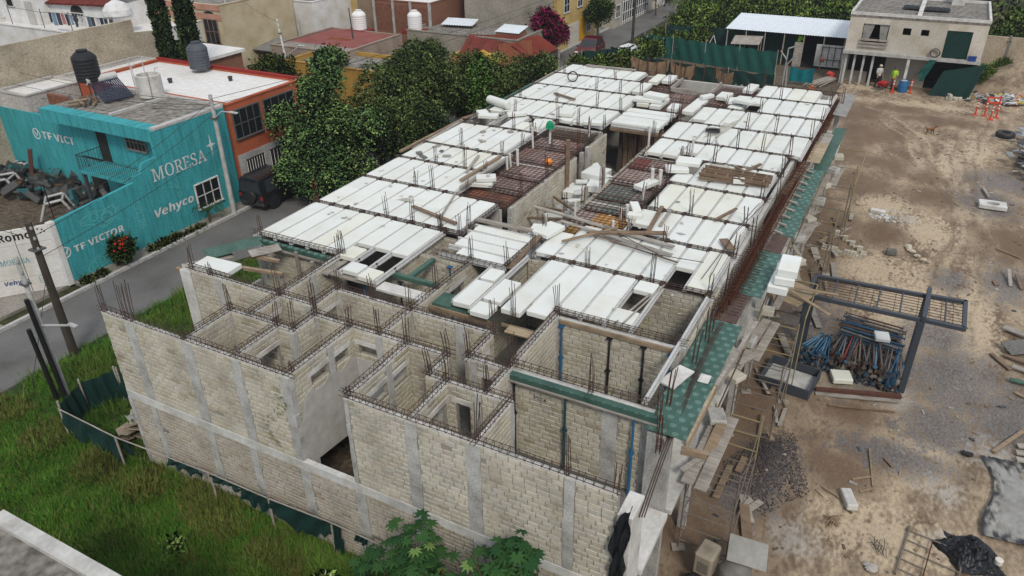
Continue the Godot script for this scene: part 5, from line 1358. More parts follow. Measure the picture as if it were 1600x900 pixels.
	for q in [[19.0, -24.9, 0.42, 0.24, 0.3, "concrete_dark", "grey concrete cube on the ground right of the low block walls", 0.1], [18.0, -29.5, 0.7, 0.18, 0.32, "concrete_pale", "pale concrete slab on the rubble in mid yard", -0.1], [23.15, -32.75, 1.1, 0.16, 0.6, "concrete_pale", "", 0.0]]:
		if q[6] == "": continue
		m = MB.new(); m.cbox(V(0, q[3] / 2, 0), V(q[2], q[3], q[4]), 0.02)
		var o := single(m, "concrete_block", q[5], q[6], "block")
		o.position = V(q[0], 0.02, q[1]); o.rotation.y = q[7]
	m = MB.new()
	for i in 90:
		m.col = grey(rng.randf_range(0.5, 1.2))
		m.rock(V(18.3 + rng.randfn() * 0.35, 0.03, -29.1 + rng.randfn() * 0.25), V(1, 0.6, 1) * rng.randf_range(0.03, 0.12), rng)
	tag(struct(m, "rubble", "concrete_pale"), "pale broken rubble round the slab in mid yard", "rubble").set_meta("kind", "stuff")
	for i in 9:
		m = MB.new(); m.col = Color(1.1, 1.0, 0.9) * rng.randf_range(0.8, 1.15)
		m.rock(V(0, 0.07, 0), V(0.16, 0.11, 0.13) * rng.randf_range(0.7, 1.2), rng)
		single(m, "stone", "block", "pale stone in the little group right of the grey cube", "stone", "pale stones by the grey cube").position = V(19.55 + 0.12 * i + rng.randf_range(-0.1, 0.1), 0, -25.9 + 0.16 * i + rng.randf_range(-0.15, 0.15))
	t = thing("drain_cover", "pale square concrete cover with a round hole lying at the yard's right", "cover", V(23.12, 0.06, -32.8), 0.05)
	m = MB.new()
	var n := 24
	for i in n:
		var a := TAU * i / n; var b := TAU * (i + 1) / n
		var f := func(g: float) -> Vector3:
			var d := V(cos(g), 0, sin(g) * 0.62)
			var k: float = minf(0.62 / maxf(absf(d.x), 0.001), 0.42 / maxf(absf(d.z), 0.001))
			return d * k
		var pa := V(cos(a) * 0.3, 0.18, sin(a) * 0.22); var pb := V(cos(b) * 0.3, 0.18, sin(b) * 0.22)
		var qa: Vector3 = f.call(a) + V(0, 0.18, 0); var qb: Vector3 = f.call(b) + V(0, 0.18, 0)
		m.quad(pb, pa, qa, qb)
		m.quad(qb, qa, qa - V(0, 0.18, 0), qb - V(0, 0.18, 0))
		m.quad(pa, pb, pb - V(0, 0.18, 0), pa - V(0, 0.18, 0))
	part(m, "slab", "concrete_pale", t)
	for q in [[V(22.7, 0.08, -35.4), V(22.98, 0.08, -34.1), 0.14, 0.1, "wood_grey", "short pale log by the square concrete cover"], [V(18.35, 0.04, -7.95), V(18.6, 0.04, -7.75), 0.03, 0.03, "wood", "short pale stick left of the white block in the foreground yard"], [V(18.5, 0.05, -8.15), V(19.0, 0.06, -7.9), 0.045, 0.04, "wood", "pale stick touching the white block in the foreground yard"], [V(19.55, 0.05, -10.5), V(19.82, 0.05, -8.8), 0.06, 0.05, "wood", "long pale lath lying towards the camera in the yard"], [V(19.25, 0.05, -8.85), V(19.72, 0.06, -9.2), 0.06, 0.05, "wood", "pale lath meeting the long one, upper"], [V(19.5, 0.05, -8.42), V(19.85, 0.05, -8.75), 0.055, 0.05, "wood", "pale lath meeting the long one, lower"], [V(19.18, 0.05, -8.72), V(19.4, 0.06, -8.66), 0.09, 0.05, "wood_grey", "splintered offcut left of the long lath"], [V(20.0, 0.05, -10.25), V(20.25, 0.05, -9.95), 0.08, 0.05, "wood_brown", "brown offcut right of the long lath"], [V(18.8, 0.04, -7.0), V(19.2, 0.05, -7.25), 0.04, 0.03, "wood", "pale splinter in front of the white block"]]:
		board(q[0], q[1], q[2], q[3], q[4], q[5], "timber_offcut", "timber", "", 1.5 if q[4] == "wood" else 1.2)
	m = MB.new(); m.col = grey(1.0)
	m.cbox(V(0, 0.12, 0), V(0.3, 0.22, 0.75), 0.03)
	var wb := single(m, "white_block", "concrete_pale", "long white block lying alone in the foreground yard", "block")
	wb.position = V(19.26, 0.03, -7.85); wb.rotation = V(-0.08, 0.38, 0)
	t = thing("flat_scaffold", "rusty scaffold frame lying flat at the bottom right of the yard", "scaffold frame", V(20.75, 0.06, -6.7), -0.12)
	m = MB.new(); m.tube(V(0, 0, 0.95), V(0, 0.02, -0.95), 0.028, 7); part(m, "upright", "steel_pipe", t)
	m = MB.new(); m.tube(V(1.35, 0, 0.9), V(1.35, 0.02, -0.8), 0.024, 7); part(m, "upright", "steel_pipe", t)
	for k in 5:
		m = MB.new(); m.tube(V(0, 0.02, 0.75 - 0.38 * k), V(0.6 if k % 2 == 1 else 1.35, 0.02, 0.78 - 0.38 * k), 0.02, 6); part(m, "rung", "steel_pipe", t)
	m = MB.new(); m.tube(V(0.6, 0.03, 0.8), V(0.6, 0.03, -0.75), 0.015, 6); part(m, "stay", "rebar_rust", t)
	m = MB.new()
	var lump := FastNoiseLite.new(); lump.frequency = 0.9; lump.seed = 5; lump.fractal_octaves = 3
	m.grid(44, 36, func(i, j):
		var u: float = i / 22.0 - 1.0; var v: float = j / 18.0 - 1.0
		var r := sqrt(u * u + v * v)
		var h: float = maxf(0.0, 1.0 - r * (1.1 + 0.3 * sin(atan2(v, u) * 5 + 1))) * 0.42
		var ridge := absf(lump.get_noise_2d(u * 2.6, v * 2.6)) * 0.9
		return V(u * 0.75 * (1 + 0.2 * sin(v * 5)), 0.02 + h * (0.5 + ridge) + (ridge * 0.14 if r < 1 else 0.0) - (0.08 if r > 1.05 else 0.0), v * 0.6 * (1 + 0.2 * cos(u * 4))))
	var bs := single(m, "black_tarp", "black_sheet", "heap of crumpled black plastic beside the flat scaffold frame", "tarp")
	bs.position = V(22.35, 0.03, -7.3); bs.rotation.y = -0.3
	m = MB.new(); m.col = Color(0.65, 0.62, 0.55)
	m.lathe(Vector3.ZERO, [Vector2(0, 0), Vector2(0.08, 0), Vector2(0.1, 0.05), Vector2(0.1, 0.18), Vector2(0.06, 0.2), Vector2(0, 0.2)], 12)
	single(m, "pail", "plastic", "small cream pail at the black plastic heap", "pail").position = V(22.95, 0.04, -7.3)
	m = MB.new()
	m.grid(30, 40, func(i, j):
		var u: float = i / 30.0; var v: float = j / 40.0
		return V(22.55 + 1.5 * u + 0.25 * sin(v * 5) * (1 - u) + 0.3 * v * (1 - u), 0.04 + 0.03 * absf(lump.get_noise_2d(u * 5, v * 5)) + (0.12 * absf(lump.get_noise_2d(u * 9, v * 3)) if u < 0.2 or v < 0.15 else 0.0), -11.7 + 3.5 * v - 0.2 * u), func(i, j):
		var e: float = minf(i / 8.0, minf(j / 8.0, (40 - j) / 6.0)) + lump.get_noise_2d(i * 0.2, j * 0.2) * 1.2
		return Color(0.12, 0.13, 0.16).lerp(Color(1.4, 1.38, 1.3), clampf(e, 0, 1)))
	single(m, "plastic_sheet", "grey_sheet", "grey plastic sheet spread with dried cement at the right edge of the yard", "plastic sheet")
	var wl := [[V(22.9, 0.08, -17.9), V(23.5, 0.06, -17.1), 0.14, "wood_brown", "brown plank lying foremost left of the lumber at the right edge"], [V(23.35, 0.15, -20.0), V(24.3, 0.2, -19.5), 0.3, "wood_grey", "broad grey board topmost of the lumber at the right edge"], [V(23.3, 0.1, -18.0), V(24.4, 0.12, -17.6), 0.16, "wood_brown", "dark plank crossing the lumber at the right edge"], [V(23.55, 0.12, -17.3), V(24.6, 0.1, -17.0), 0.2, "wood_grey", "grey plank low in the lumber at the right edge"], [V(23.45, 0.1, -16.4), V(24.5, 0.12, -16.3), 0.2, "ply_green_plain", "green painted board in the lumber at the right edge"], [V(23.6, 0.06, -15.7), V(24.4, 0.05, -15.2), 0.12, "wood", "tan stick at the near end of the lumber"], [V(22.9, 0.08, -12.0), V(23.75, 0.1, -13.5), 0.12, "wood", "orange brown plank above the cement-stained sheet"], [V(23.55, 0.12, -12.6), V(24.5, 0.12, -12.9), 0.2, "wood_grey", "pale board end, upper of three at the right edge"], [V(23.5, 0.12, -12.25), V(24.5, 0.12, -12.45), 0.2, "wood_grey", "pale board end, middle of three at the right edge"], [V(23.5, 0.12, -11.9), V(24.5, 0.12, -12.1), 0.2, "wood_grey", "pale board end, lowest of three at the right edge"], [V(23.6, 0.3, -25.0), V(23.7, 0.05, -23.9), 0.14, "wood_grey", "grey plank lying by the right edge past the lumber, left one"], [V(23.9, 0.2, -24.8), V(24.1, 0.05, -23.8), 0.12, "wood_brown", "brown plank lying by the right edge past the lumber, right one"], [V(23.1, 0.1, -24.0), V(23.2, 0.06, -23.7), 0.2, "wood_brown", "stubby offcut by the planks past the lumber"], [V(23.2, 0.05, -27.6), V(24.2, 0.05, -26.9), 0.06, "wood", "pale stick at the right edge in mid yard"]]
	for q in wl: board(q[0], q[1], q[2], 0.06, q[3], q[4], "lumber", "lumber", "", 1.25)
	m = MB.new(); m.cbox(V(0, 0.04, 0), V(0.9, 0.03, 0.75), 0.006)
	var ds := single(m, "dark_board", "concrete_dark", "dark grey panel lying on the lumber at the right edge", "panel")
	ds.position = V(23.75, 0.22, -18.5); ds.rotation = V(0.1, 0.5, 0.12)
	m = MB.new()
	for k in 9: m.path([V(20.0 + rng.randf_range(-0.1, 0.3), 0.05, -8.6 + 1.9 + rng.randf_range(-0.2, 0.2)), V(20.1 + rng.randf_range(-0.1, 0.3), 0.08, -6.5 + rng.randf_range(-0.2, 0.2)), V(20.2 + rng.randf_range(-0.1, 0.3), 0.05, -6.4 + rng.randf_range(-0.1, 0.2))], 0.008, 4)
	single(m, "wire_scrap", "wire", "tangle of dark wire left of the flat scaffold frame", "wire")
	m = MB.new()
	for k in 26: m.path([V(rng.randf_range(-0.25, 0.25), 0.03, rng.randf_range(-0.2, 0.2)), V(rng.randf_range(-0.1, 0.1), 0.12, rng.randf_range(-0.1, 0.1)), V(rng.randf_range(-0.3, 0.3), 0.04, rng.randf_range(-0.25, 0.25))], 0.012, 4)
	single(m, "twig_heap", "wood", "little heap of pale splinters in front of the white block", "splinters").position = V(18.95, 0, -6.9)
	for q in [[20.05, -5.7, "crumpled pale rag at the bottom edge of the yard", Color(0.5, 0.46, 0.42)], [22.2, -11.6, "dark rag lying left of the cement-stained sheet", Color(0.03, 0.03, 0.03)]]:
		m = MB.new(); m.col = q[3]
		for k in 5: m.rock(V(rng.randf_range(-0.1, 0.1), 0.06, rng.randf_range(-0.1, 0.1)), V(0.14, 0.06, 0.12), rng)
		single(m, "rag", "cloth_brown" if false else "paint", q[2], "rag").position = V(q[0], 0.02, q[1])

# ---------- back of the site ----------
func window(parent: Node3D, x: float, y: float, w: float, h: float, o: Vector3, facing: float, frame: Color, bars := 0, arch := false, pane := "glass_dark") -> void:
	var b := Basis(Vector3.UP, facing)
	var c := o + b * V(x, y, 0)
	var m := MB.new()
	m.col = frame
	for q in [[V(-w / 2, 0, 0), V(0.07, h, 0.1)], [V(w / 2, 0, 0), V(0.07, h, 0.1)], [V(0, h / 2, 0), V(w + 0.07, 0.07, 0.1)], [V(0, -h / 2 - 0.02, 0.02), V(w + 0.12, 0.08, 0.16)]]: m.cbox(c + b * q[0], q[1], 0.01, b)
	var f := part(m, "window", "paint", parent)
	m = MB.new()
	m.box(c, V(w - 0.04, h - 0.04, 0.03), b)
	if arch:
		var pts := PackedVector2Array()
		for k in 13: pts.append(Vector2(cos(PI * k / 12) * w / 2, sin(PI * k / 12) * w * 0.4))
		m.prism(pts, func(q): return c + b * V(q.x, h / 2 + q.y, -0.02), b * V(0, 0, 0.05))
	part(m, "pane", pane, f)
	if bars > 0:
		m = MB.new(); m.col = frame
		for k in bars: m.box(c + b * V(-w / 2 + w * (k + 1) / (bars + 1), 0, 0.03), V(0.035, h, 0.03), b)
		m.box(c + b * V(0, 0, 0.033), V(w, 0.035, 0.028), b)
		part(m, "bars", "paint", f)

func house(called: String, label: String, x0: float, x1: float, z0: float, z1: float, y0: float, h: float, k: Color, wallmat := "stucco", roof := "roof_old", parapet := 0.25, cat := "house") -> Node3D:
	var t := thing(called, label, cat, V((x0 + x1) / 2, y0, z0))
	var cx := (x0 + x1) / 2
	var m := MB.new()
	m.col = k
	var w := 0.18
	for q in [[x0, z0 - w, x1, z0], [x0, z1, x1, z1 + w], [x0, z1 + w, x0 + w, z0 - w], [x1 - w, z1 + w, x1, z0 - w]]:
		m.bx(q[0] - cx, 0, q[1] - z0, q[2] - cx, h - y0 + parapet, q[3] - z0)
	part(m, "wall", wallmat, t)
	m = MB.new()
	m.bx(x0 + w - cx, h - y0 - 0.15, z1 + w - z0, x1 - w - cx, h - y0, -w)
	part(m, "roof", roof, t)
	m = MB.new()
	m.col = k * 0.95
	for q in [[x0 - 0.04, z0 - w - 0.03, x1 + 0.04, z0 + 0.05], [x0 - 0.04, z1 + w, x0 + w + 0.03, z0 - w - 0.032], [x1 - w - 0.03, z1 + w, x1 + 0.04, z0 - w - 0.032]]:
		m.bx(q[0] - cx, h - y0 + parapet + 0.002, q[1] - z0, q[2] - cx, h - y0 + parapet + 0.07, q[3] - z0)
	part(m, "coping", wallmat, t)
	return t

func tank(at: Vector3, r: float, h: float, k: Color, mt: String, label: String, ribs := true) -> void:
	var t := thing("water_tank", label, "water tank", at)
	var m := MB.new()
	m.col = k
	var prof := [Vector2(0, 0), Vector2(r * 0.97, 0)]
	for i in 6:
		prof.append(Vector2(r, h * (0.03 + 0.11 * i)))
		if ribs: prof.append(Vector2(r * 0.97, h * (0.085 + 0.11 * i)))
	prof.append_array([Vector2(r, h * 0.72), Vector2(r * 0.92, h * 0.8), Vector2(r * 0.6, h * 0.92), Vector2(r * 0.42, h * 0.94)])
	m.lathe(Vector3.ZERO, prof, 20)
	part(m, "drum", mt, t)
	m = MB.new(); m.col = k * 0.9
	m.lathe(Vector3.ZERO, [Vector2(r * 0.45, h * 0.93), Vector2(r * 0.46, h), Vector2(0, h * 1.02)], 16)
	part(m, "lid", mt, t)

# a person: tapered limbs joined by a smooth minimum and meshed as surface nets
func figure(m: MB, bones: Array, cell: float, k: float) -> void:
	var lo := V(1e9, 1e9, 1e9); var hi := -lo
	for b in bones:
		for q in [b[0], b[1]]:
			lo = lo.min(q - Vector3.ONE * (maxf(b[2], b[3]) + cell * 2)); hi = hi.max(q + Vector3.ONE * (maxf(b[2], b[3]) + cell * 2))
	var n := Vector3i(((hi - lo) / cell).ceil()) + Vector3i.ONE
	var f := PackedFloat32Array(); f.resize(n.x * n.y * n.z); f.fill(1.0)
	for b in bones:
		var a: Vector3 = b[0]; var d: Vector3 = b[1] - a
		var rr := maxf(b[2], b[3]) + cell * 2 + k
		var blo := Vector3i(((a.min(b[1]) - Vector3.ONE * rr - lo) / cell).floor()).max(Vector3i.ZERO)
		var bhi := Vector3i(((a.max(b[1]) + Vector3.ONE * rr - lo) / cell).ceil()).min(n - Vector3i.ONE)
		for z in range(blo.z, bhi.z + 1):
			for y in range(blo.y, bhi.y + 1):
				for x in range(blo.x, bhi.x + 1):
					var p := lo + V(x, y, z) * cell
					var s := clampf((p - a).dot(d) / maxf(d.length_squared(), 1e-9), 0, 1)
					var dist := (p - a - d * s).length() - lerpf(b[2], b[3], s)
					var at := (z * n.y + y) * n.x + x
					var o := f[at]
					var h := maxf(k - absf(o - dist), 0) / k
					f[at] = minf(o, dist) - h * h * k * 0.25
	var idx := {}
	var pts := []
	for z in n.z - 1:
		for y in n.y - 1:
			for x in n.x - 1:
				var at := (z * n.y + y) * n.x + x
				var v := [f[at], f[at + 1], f[at + n.x], f[at + n.x + 1], f[at + n.x * n.y], f[at + n.x * n.y + 1], f[at + n.x * n.y + n.x], f[at + n.x * n.y + n.x + 1]]
				var neg := 0
				for q in v: if q < 0: neg += 1
				if neg == 0 or neg == 8: continue
				var sum := Vector3.ZERO; var cnt := 0
				for e in [[0, 1], [2, 3], [4, 5], [6, 7], [0, 2], [1, 3], [4, 6], [5, 7], [0, 4], [1, 5], [2, 6], [3, 7]]:
					if (v[e[0]] < 0) != (v[e[1]] < 0):
						var s: float = v[e[0]] / (v[e[0]] - v[e[1]])
						var pa := V(e[0] & 1, (e[0] >> 1) & 1, (e[0] >> 2) & 1); var pb := V(e[1] & 1, (e[1] >> 1) & 1, (e[1] >> 2) & 1)
						sum += pa.lerp(pb, s); cnt += 1
				idx[at] = pts.size()
				pts.append(lo + (V(x, y, z) + sum / cnt) * cell)
	var st := [1, n.x, n.x * n.y]
	for z in range(1, n.z - 1):
		for y in range(1, n.y - 1):
			for x in range(1, n.x - 1):
				var at := (z * n.y + y) * n.x + x
				for ax in 3:
					var o: float = f[at]; var e: float = f[at + st[ax]]
					if (o < 0) == (e < 0): continue
					var u: int = st[(ax + 1) % 3]; var w: int = st[(ax + 2) % 3]
					var q := [at - u - w, at - w, at, at - u]
					if not (idx.has(q[0]) and idx.has(q[1]) and idx.has(q[2]) and idx.has(q[3])): continue
					if o < 0: m.quad(pts[idx[q[0]]], pts[idx[q[1]]], pts[idx[q[2]]], pts[idx[q[3]]])
					else: m.quad(pts[idx[q[3]]], pts[idx[q[2]]], pts[idx[q[1]]], pts[idx[q[0]]])

func worker(at: Vector3, turn: float, label: String, shirt: Color, trousers: Color, hat: Color, bend := 0.0) -> void:
	var t := thing("person", label, "person", at, turn)
	var lean := V(0, 0, bend)
	var hip := V(0, 0.9, 0); var chest := V(0, 1.3, 0) + lean * 0.5; var neck := V(0, 1.45, 0) + lean * 0.7; var head := V(0, 1.6, 0.02) + lean * 0.9
	var m := MB.new()
	m.col = Color(0.24, 0.13, 0.085)
	var body := [[hip, chest, 0.13, 0.15], [chest, neck, 0.13, 0.06], [neck, head, 0.055, 0.085], [head, head + V(0, 0.05, -0.01), 0.095, 0.09], [head + V(0, -0.02, 0.08), head + V(0, 0.02, 0.085), 0.02, 0.012]]
	for s in [-1, 1]:
		var sh := chest + V(0.17 * s, 0.08, 0); var el := sh + V(0.06 * s, -0.27, 0.04 + bend * 0.4); var wr := el + V(-0.02 * s, -0.2, 0.14)
		body.append_array([[chest + V(0.08 * s, 0.06, 0), sh, 0.08, 0.06], [sh, el, 0.052, 0.042], [el, wr, 0.04, 0.028], [wr, wr + V(0, -0.06, 0.03), 0.03, 0.034]])
		for g in 4: body.append([wr + V(0.012 * (g - 1.5), -0.07, 0.035), wr + V(0.014 * (g - 1.5), -0.13 + 0.008 * absf(g - 1.2), 0.05), 0.009, 0.008])
		body.append([wr + V(-0.03 * s, -0.05, 0.04), wr + V(-0.045 * s, -0.09, 0.07), 0.01, 0.009])
		var kn := V(0.1 * s, 0.48, 0.03 + 0.05 * s); var an := V(0.11 * s, 0.08, -0.03 + 0.08 * s)
		body.append_array([[hip + V(0.08 * s, 0, 0), kn, 0.085, 0.06], [kn, an, 0.055, 0.042], [an, an + V(0.01 * s, -0.05, 0.13), 0.045, 0.035]])
	figure(m, body, 0.018, 0.045)
	part(m, "body", "skin", t)
	m = MB.new(); m.col = shirt
	var top := [[hip + V(0, 0.02, 0), chest, 0.155, 0.172], [chest, neck - V(0, 0.03, 0), 0.15, 0.085]]
	for s in [-1, 1]:
		var sh := chest + V(0.17 * s, 0.08, 0); var el := sh + V(0.06 * s, -0.27, 0.04 + bend * 0.4)
		top.append_array([[chest + V(0.08 * s, 0.06, 0), sh, 0.095, 0.078], [sh, sh.lerp(el, 0.8), 0.072, 0.062]])
	figure(m, top, 0.022, 0.04)
	part(m, "shirt", "paint", t)
	m = MB.new(); m.col = trousers
	var leg := [[hip + V(0, -0.05, 0), hip + V(0, 0.06, 0), 0.15, 0.15]]
	for s in [-1, 1]:
		var kn := V(0.1 * s, 0.48, 0.03 + 0.05 * s); var an := V(0.11 * s, 0.1, -0.03 + 0.08 * s)
		leg.append_array([[hip + V(0.08 * s, 0, 0), kn, 0.105, 0.08], [kn, an, 0.075, 0.066]])
	figure(m, leg, 0.022, 0.04)
	part(m, "trousers", "paint", t)
	m = MB.new(); m.col = hat
	m.lathe(head + V(0, 0.03, 0), [Vector2(0.125, 0.0), Vector2(0.11, 0.02), Vector2(0.105, 0.06), Vector2(0.07, 0.1), Vector2(0, 0.115)], 14)
	m.cbox(head + V(0, 0.035, 0.12), V(0.14, 0.014, 0.08), 0.005)
	part(m, "hard_hat", "plastic", t)
	for s in [-1, 1]:
		m = MB.new(); m.col = grey(0.03); m.cbox(V(0.11 * s, 0.05, 0.02 + 0.08 * s), V(0.1, 0.1, 0.26), 0.03); part(m, "boot", "plastic", t)

func barricade(x: float, z: float, label: String) -> void:
	var t := thing("delineator_post", label, "post", V(x, 0, z), 0, "orange delineator posts of the site")
	var m := MB.new(); m.col = Color(0.62, 0.07, 0.03)
	m.lathe(Vector3.ZERO, [Vector2(0.055, 0.04), Vector2(0.05, 1.0), Vector2(0.03, 1.05), Vector2(0, 1.06)], 10); part(m, "post", "plastic", t)
	for y in [0.62, 0.82]:
		m = MB.new(); m.col = grey(0.75); m.lathe(V(0, y, 0), [Vector2(0.055, 0), Vector2(0.055, 0.09)], 10); part(m, "white_band", "plastic", t)
	m = MB.new(); m.col = Color(0.5, 0.06, 0.03); m.cbox(V(0, 0.025, 0), V(0.36, 0.05, 0.36), 0.01); part(m, "base", "plastic", t)

func net_fence(pts: Array, h: float, mt: String, label: String, ragged := 0.15) -> void:
	var t := thing("net_fence", label, "net fence", V(pts[0].x, 0, pts[0].z))
	var o: Vector3 = V(pts[0].x, 0, pts[0].z)
	for p in pts:
		var m := MB.new(); m.tube(p - o, p - o + V(0, h + 0.15, 0), 0.04, 6, 0.035, true); part(m, "post", "wood_grey", t)
	for i in pts.size() - 1:
		var m := MB.new()
		var a: Vector3 = pts[i] - o; var b: Vector3 = pts[i + 1] - o
		var s := (b - a).cross(Vector3.UP).normalized()
		var sd := rng.randf() * 9
		m.grid(14, 6, func(u, v): return a.lerp(b, u / 14.0) + V(0, (h - ragged * sin(PI * u / 14.0) * (0.5 + 0.5 * sin(sd + u))) * v / 6.0, 0) + s * 0.09 * sin(u * 1.3 + sd + v * 0.5) * sin(PI * v / 7.0 + 0.2))
		part(m, "netting", mt, t)

func site_far() -> void:
	var m: MB
	var t := thing("concrete_house", "two-storey concrete house shell with open windows at the back of the site", "house", V(17.3, 0, -54.6))
	var zz := 0.0
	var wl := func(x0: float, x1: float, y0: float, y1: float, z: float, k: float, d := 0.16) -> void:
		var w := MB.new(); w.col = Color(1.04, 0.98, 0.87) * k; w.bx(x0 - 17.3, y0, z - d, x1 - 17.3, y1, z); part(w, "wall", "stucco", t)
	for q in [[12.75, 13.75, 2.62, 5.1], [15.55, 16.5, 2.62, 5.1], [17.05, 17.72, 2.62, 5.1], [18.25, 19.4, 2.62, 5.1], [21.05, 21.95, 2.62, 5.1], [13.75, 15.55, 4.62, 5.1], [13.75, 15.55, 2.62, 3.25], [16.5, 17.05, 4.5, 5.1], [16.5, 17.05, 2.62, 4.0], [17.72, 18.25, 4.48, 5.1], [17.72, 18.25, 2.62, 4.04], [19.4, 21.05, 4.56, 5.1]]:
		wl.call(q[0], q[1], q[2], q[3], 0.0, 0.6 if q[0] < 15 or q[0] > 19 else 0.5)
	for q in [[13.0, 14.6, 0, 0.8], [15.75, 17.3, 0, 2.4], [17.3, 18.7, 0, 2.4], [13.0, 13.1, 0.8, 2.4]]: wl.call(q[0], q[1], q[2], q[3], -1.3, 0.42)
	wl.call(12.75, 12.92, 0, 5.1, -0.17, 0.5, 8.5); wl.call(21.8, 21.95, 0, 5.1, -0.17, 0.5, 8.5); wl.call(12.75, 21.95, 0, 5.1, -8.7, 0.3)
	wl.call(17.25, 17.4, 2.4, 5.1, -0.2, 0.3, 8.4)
	for q in [[12.7, 22.0, 2.4, 2.62, 0.3, 9.0], [12.7, 22.0, 5.1, 5.22, 0.05, 8.8]]:
		m = MB.new(); m.col = grey(0.9); m.bx(q[0] - 17.3, q[2], q[4] - q[5], q[1] - 17.3, q[3], q[4]); part(m, "floor_slab", "concrete" if q[2] < 3 else "roof_old", t)
	for q in [[12.7, -8.7, 22.0, -8.55], [12.7, -8.55, 12.85, 0.0], [21.85, -8.55, 22.0, 0.0], [12.85, -0.12, 21.85, 0.0], [17.2, -8.55, 17.5, -0.12]]:
		m = MB.new(); m.bx(q[0] - 17.3, 5.222, q[1], q[2] - 17.3, 5.42, q[3]); part(m, "parapet", "concrete_pale", t)
	m = MB.new(); m.bx(2.0, 5.222, -8.4, 2.9, 6.2, -7.0); part(m, "roof_box", "concrete_pale", t)
	for x in [13.0, 13.6, 14.25, 14.9]:
		m = MB.new(); m.cbox(V(x - 17.3, 1.2, -0.1), V(0.16, 2.4, 0.16), 0.015); part(m, "post", "concrete", t)
	m = MB.new(); m.cbox(V(17.35 - 17.3, 1.2, 0.12), V(0.2, 2.4, 0.2), 0.015); part(m, "post", "concrete_pale", t)
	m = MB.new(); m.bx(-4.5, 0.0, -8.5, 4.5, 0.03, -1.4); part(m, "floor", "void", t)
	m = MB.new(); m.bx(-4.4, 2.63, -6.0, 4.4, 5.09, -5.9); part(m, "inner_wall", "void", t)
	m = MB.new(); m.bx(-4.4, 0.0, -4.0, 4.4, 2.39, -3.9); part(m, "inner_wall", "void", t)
	for q in [[13.8, 14.55, 0], [14.9, 15.5, 1]]:
		m = MB.new(); m.col = grey(1.6)
		var x0: float = q[0] - 17.3; var x1: float = q[1] - 17.3
		var side: int = q[2]
		var cf := func(i, j): return V(lerpf(x0, x1, i / 10.0) + (0.3 * j / 6.0 * (-1.0 if side == 0 else 0.5) * (i / 10.0 if side == 0 else 1.0 - i / 10.0)), 4.6 - 1.25 * j / 6.0, -0.1 + 0.03 * sin(i * 2.1 + j))
		m.grid(10, 6, cf)
		part(m, "sheet_curtain", "grey_sheet", t)
	m = MB.new()
	m.grid(12, 8, func(i, j): return V(2.12 + 1.62 * i / 12.0, 4.54 - 1.9 * j / 8.0, -0.06 + 0.05 * sin(i * 1.1 + j * 0.7)))
	part(m, "window_net", "net_green", t)
	for k in 3:
		m = MB.new(); m.cbox(V(-2.65 + 0.02 * k, 3.0 + 0.25 * k, 0.12), V(2.0, 0.14, 0.06), 0.01); part(m, "guard_plank", "wood_grey", t)
	m = MB.new()
	m.grid(16, 10, func(i, j): return V(19.3 + 2.6 * i / 16.0 + (0.5 - 0.6 * j / 10.0), 2.5 - 2.5 * j / 10.0 - 0.7 * (1.0 - i / 16.0) * (1.0 - j / 10.0), -54.2 + 0.35 * j / 10.0 + 0.08 * sin(i * 1.3) * j / 10.0))
	single(m, "green_tarp", "net_green", "big dark green net hung like a tent over the house's right doorway", "tarp")
	m = MB.new()
	m.grid(8, 10, func(i, j): return V(18.7 + 0.5 * i / 8.0 - 0.06 * j, 2.5 - 1.6 * j / 10.0 * (1.0 if i > 3 else 0.7), -54.2 + 0.05 * sin(i + j)))
	single(m, "net_strip", "net_green_light", "ragged strip of green net hanging by the house's middle", "net")
	worker(V(15.55, 0, -54.7), 0.6, "person in a white top and dark trousers by the house doorway", grey(0.6), Color(0.02, 0.02, 0.03), Color(0.6, 0.58, 0.5))
	worker(V(16.65, 0, -54.4), -0.5, "person in a yellow-green vest beside the blue barrel", Color(0.45, 0.75, 0.05), Color(0.2, 0.19, 0.18), Color(0.05, 0.06, 0.06))
	worker(V(8.6, 0.9, -59.6), 2.4, "person bending in a lime vest behind the green nets", Color(0.4, 0.8, 0.06), Color(0.05, 0.06, 0.12), Color(0.5, 0.5, 0.45), 0.25)
	t = thing("barrel", "blue plastic barrel in front of the house", "barrel", V(17.4, 0, -54.0))
	m = MB.new(); m.col = Color(0.03, 0.13, 0.3); m.lathe(Vector3.ZERO, [Vector2(0, 0), Vector2(0.3, 0), Vector2(0.34, 0.15), Vector2(0.33, 0.3), Vector2(0.35, 0.5), Vector2(0.33, 0.7), Vector2(0.3, 0.9), Vector2(0.26, 0.88)], 16); part(m, "drum", "plastic", t)
	m = MB.new(); m.col = grey(0.55); m.lathe(V(0, 0.86, 0), [Vector2(0.27, 0), Vector2(0, 0.01)], 16); part(m, "fill", "plastic", t)
	for q in [[16.75, -53.6, "orange delineator post left of the blue barrel"], [17.95, -53.8, "orange delineator post right of the blue barrel"], [22.3, -49.9, "orange delineator post in the yard group, leftmost"], [22.85, -50.0, "orange delineator post in the yard group, back one"], [23.2, -49.2, "orange delineator post in the yard group, front one"], [23.55, -49.8, "orange delineator post in the yard group, rightmost"], [8.9, -47.5, "orange delineator post by the black covered heap"]]: barricade(q[0], q[1], q[2])
	m = MB.new(); m.col = Color(0.6, 0.08, 0.03)
	m.box(V(0, 0.9, 0), V(0.9, 0.12, 0.03)); m.box(V(0, 0.55, 0), V(0.9, 0.12, 0.03))
	for s in [-1, 1]: m.bar(V(0.4 * s, 0, 0.25), V(0.4 * s, 1.05, 0), 0.05, 0.04); m.bar(V(0.4 * s, 0, -0.25), V(0.4 * s, 1.05, 0), 0.05, 0.04)
	var bb := single(m, "barrier", "plastic", "orange barrier board behind the group of delineator posts", "barrier")
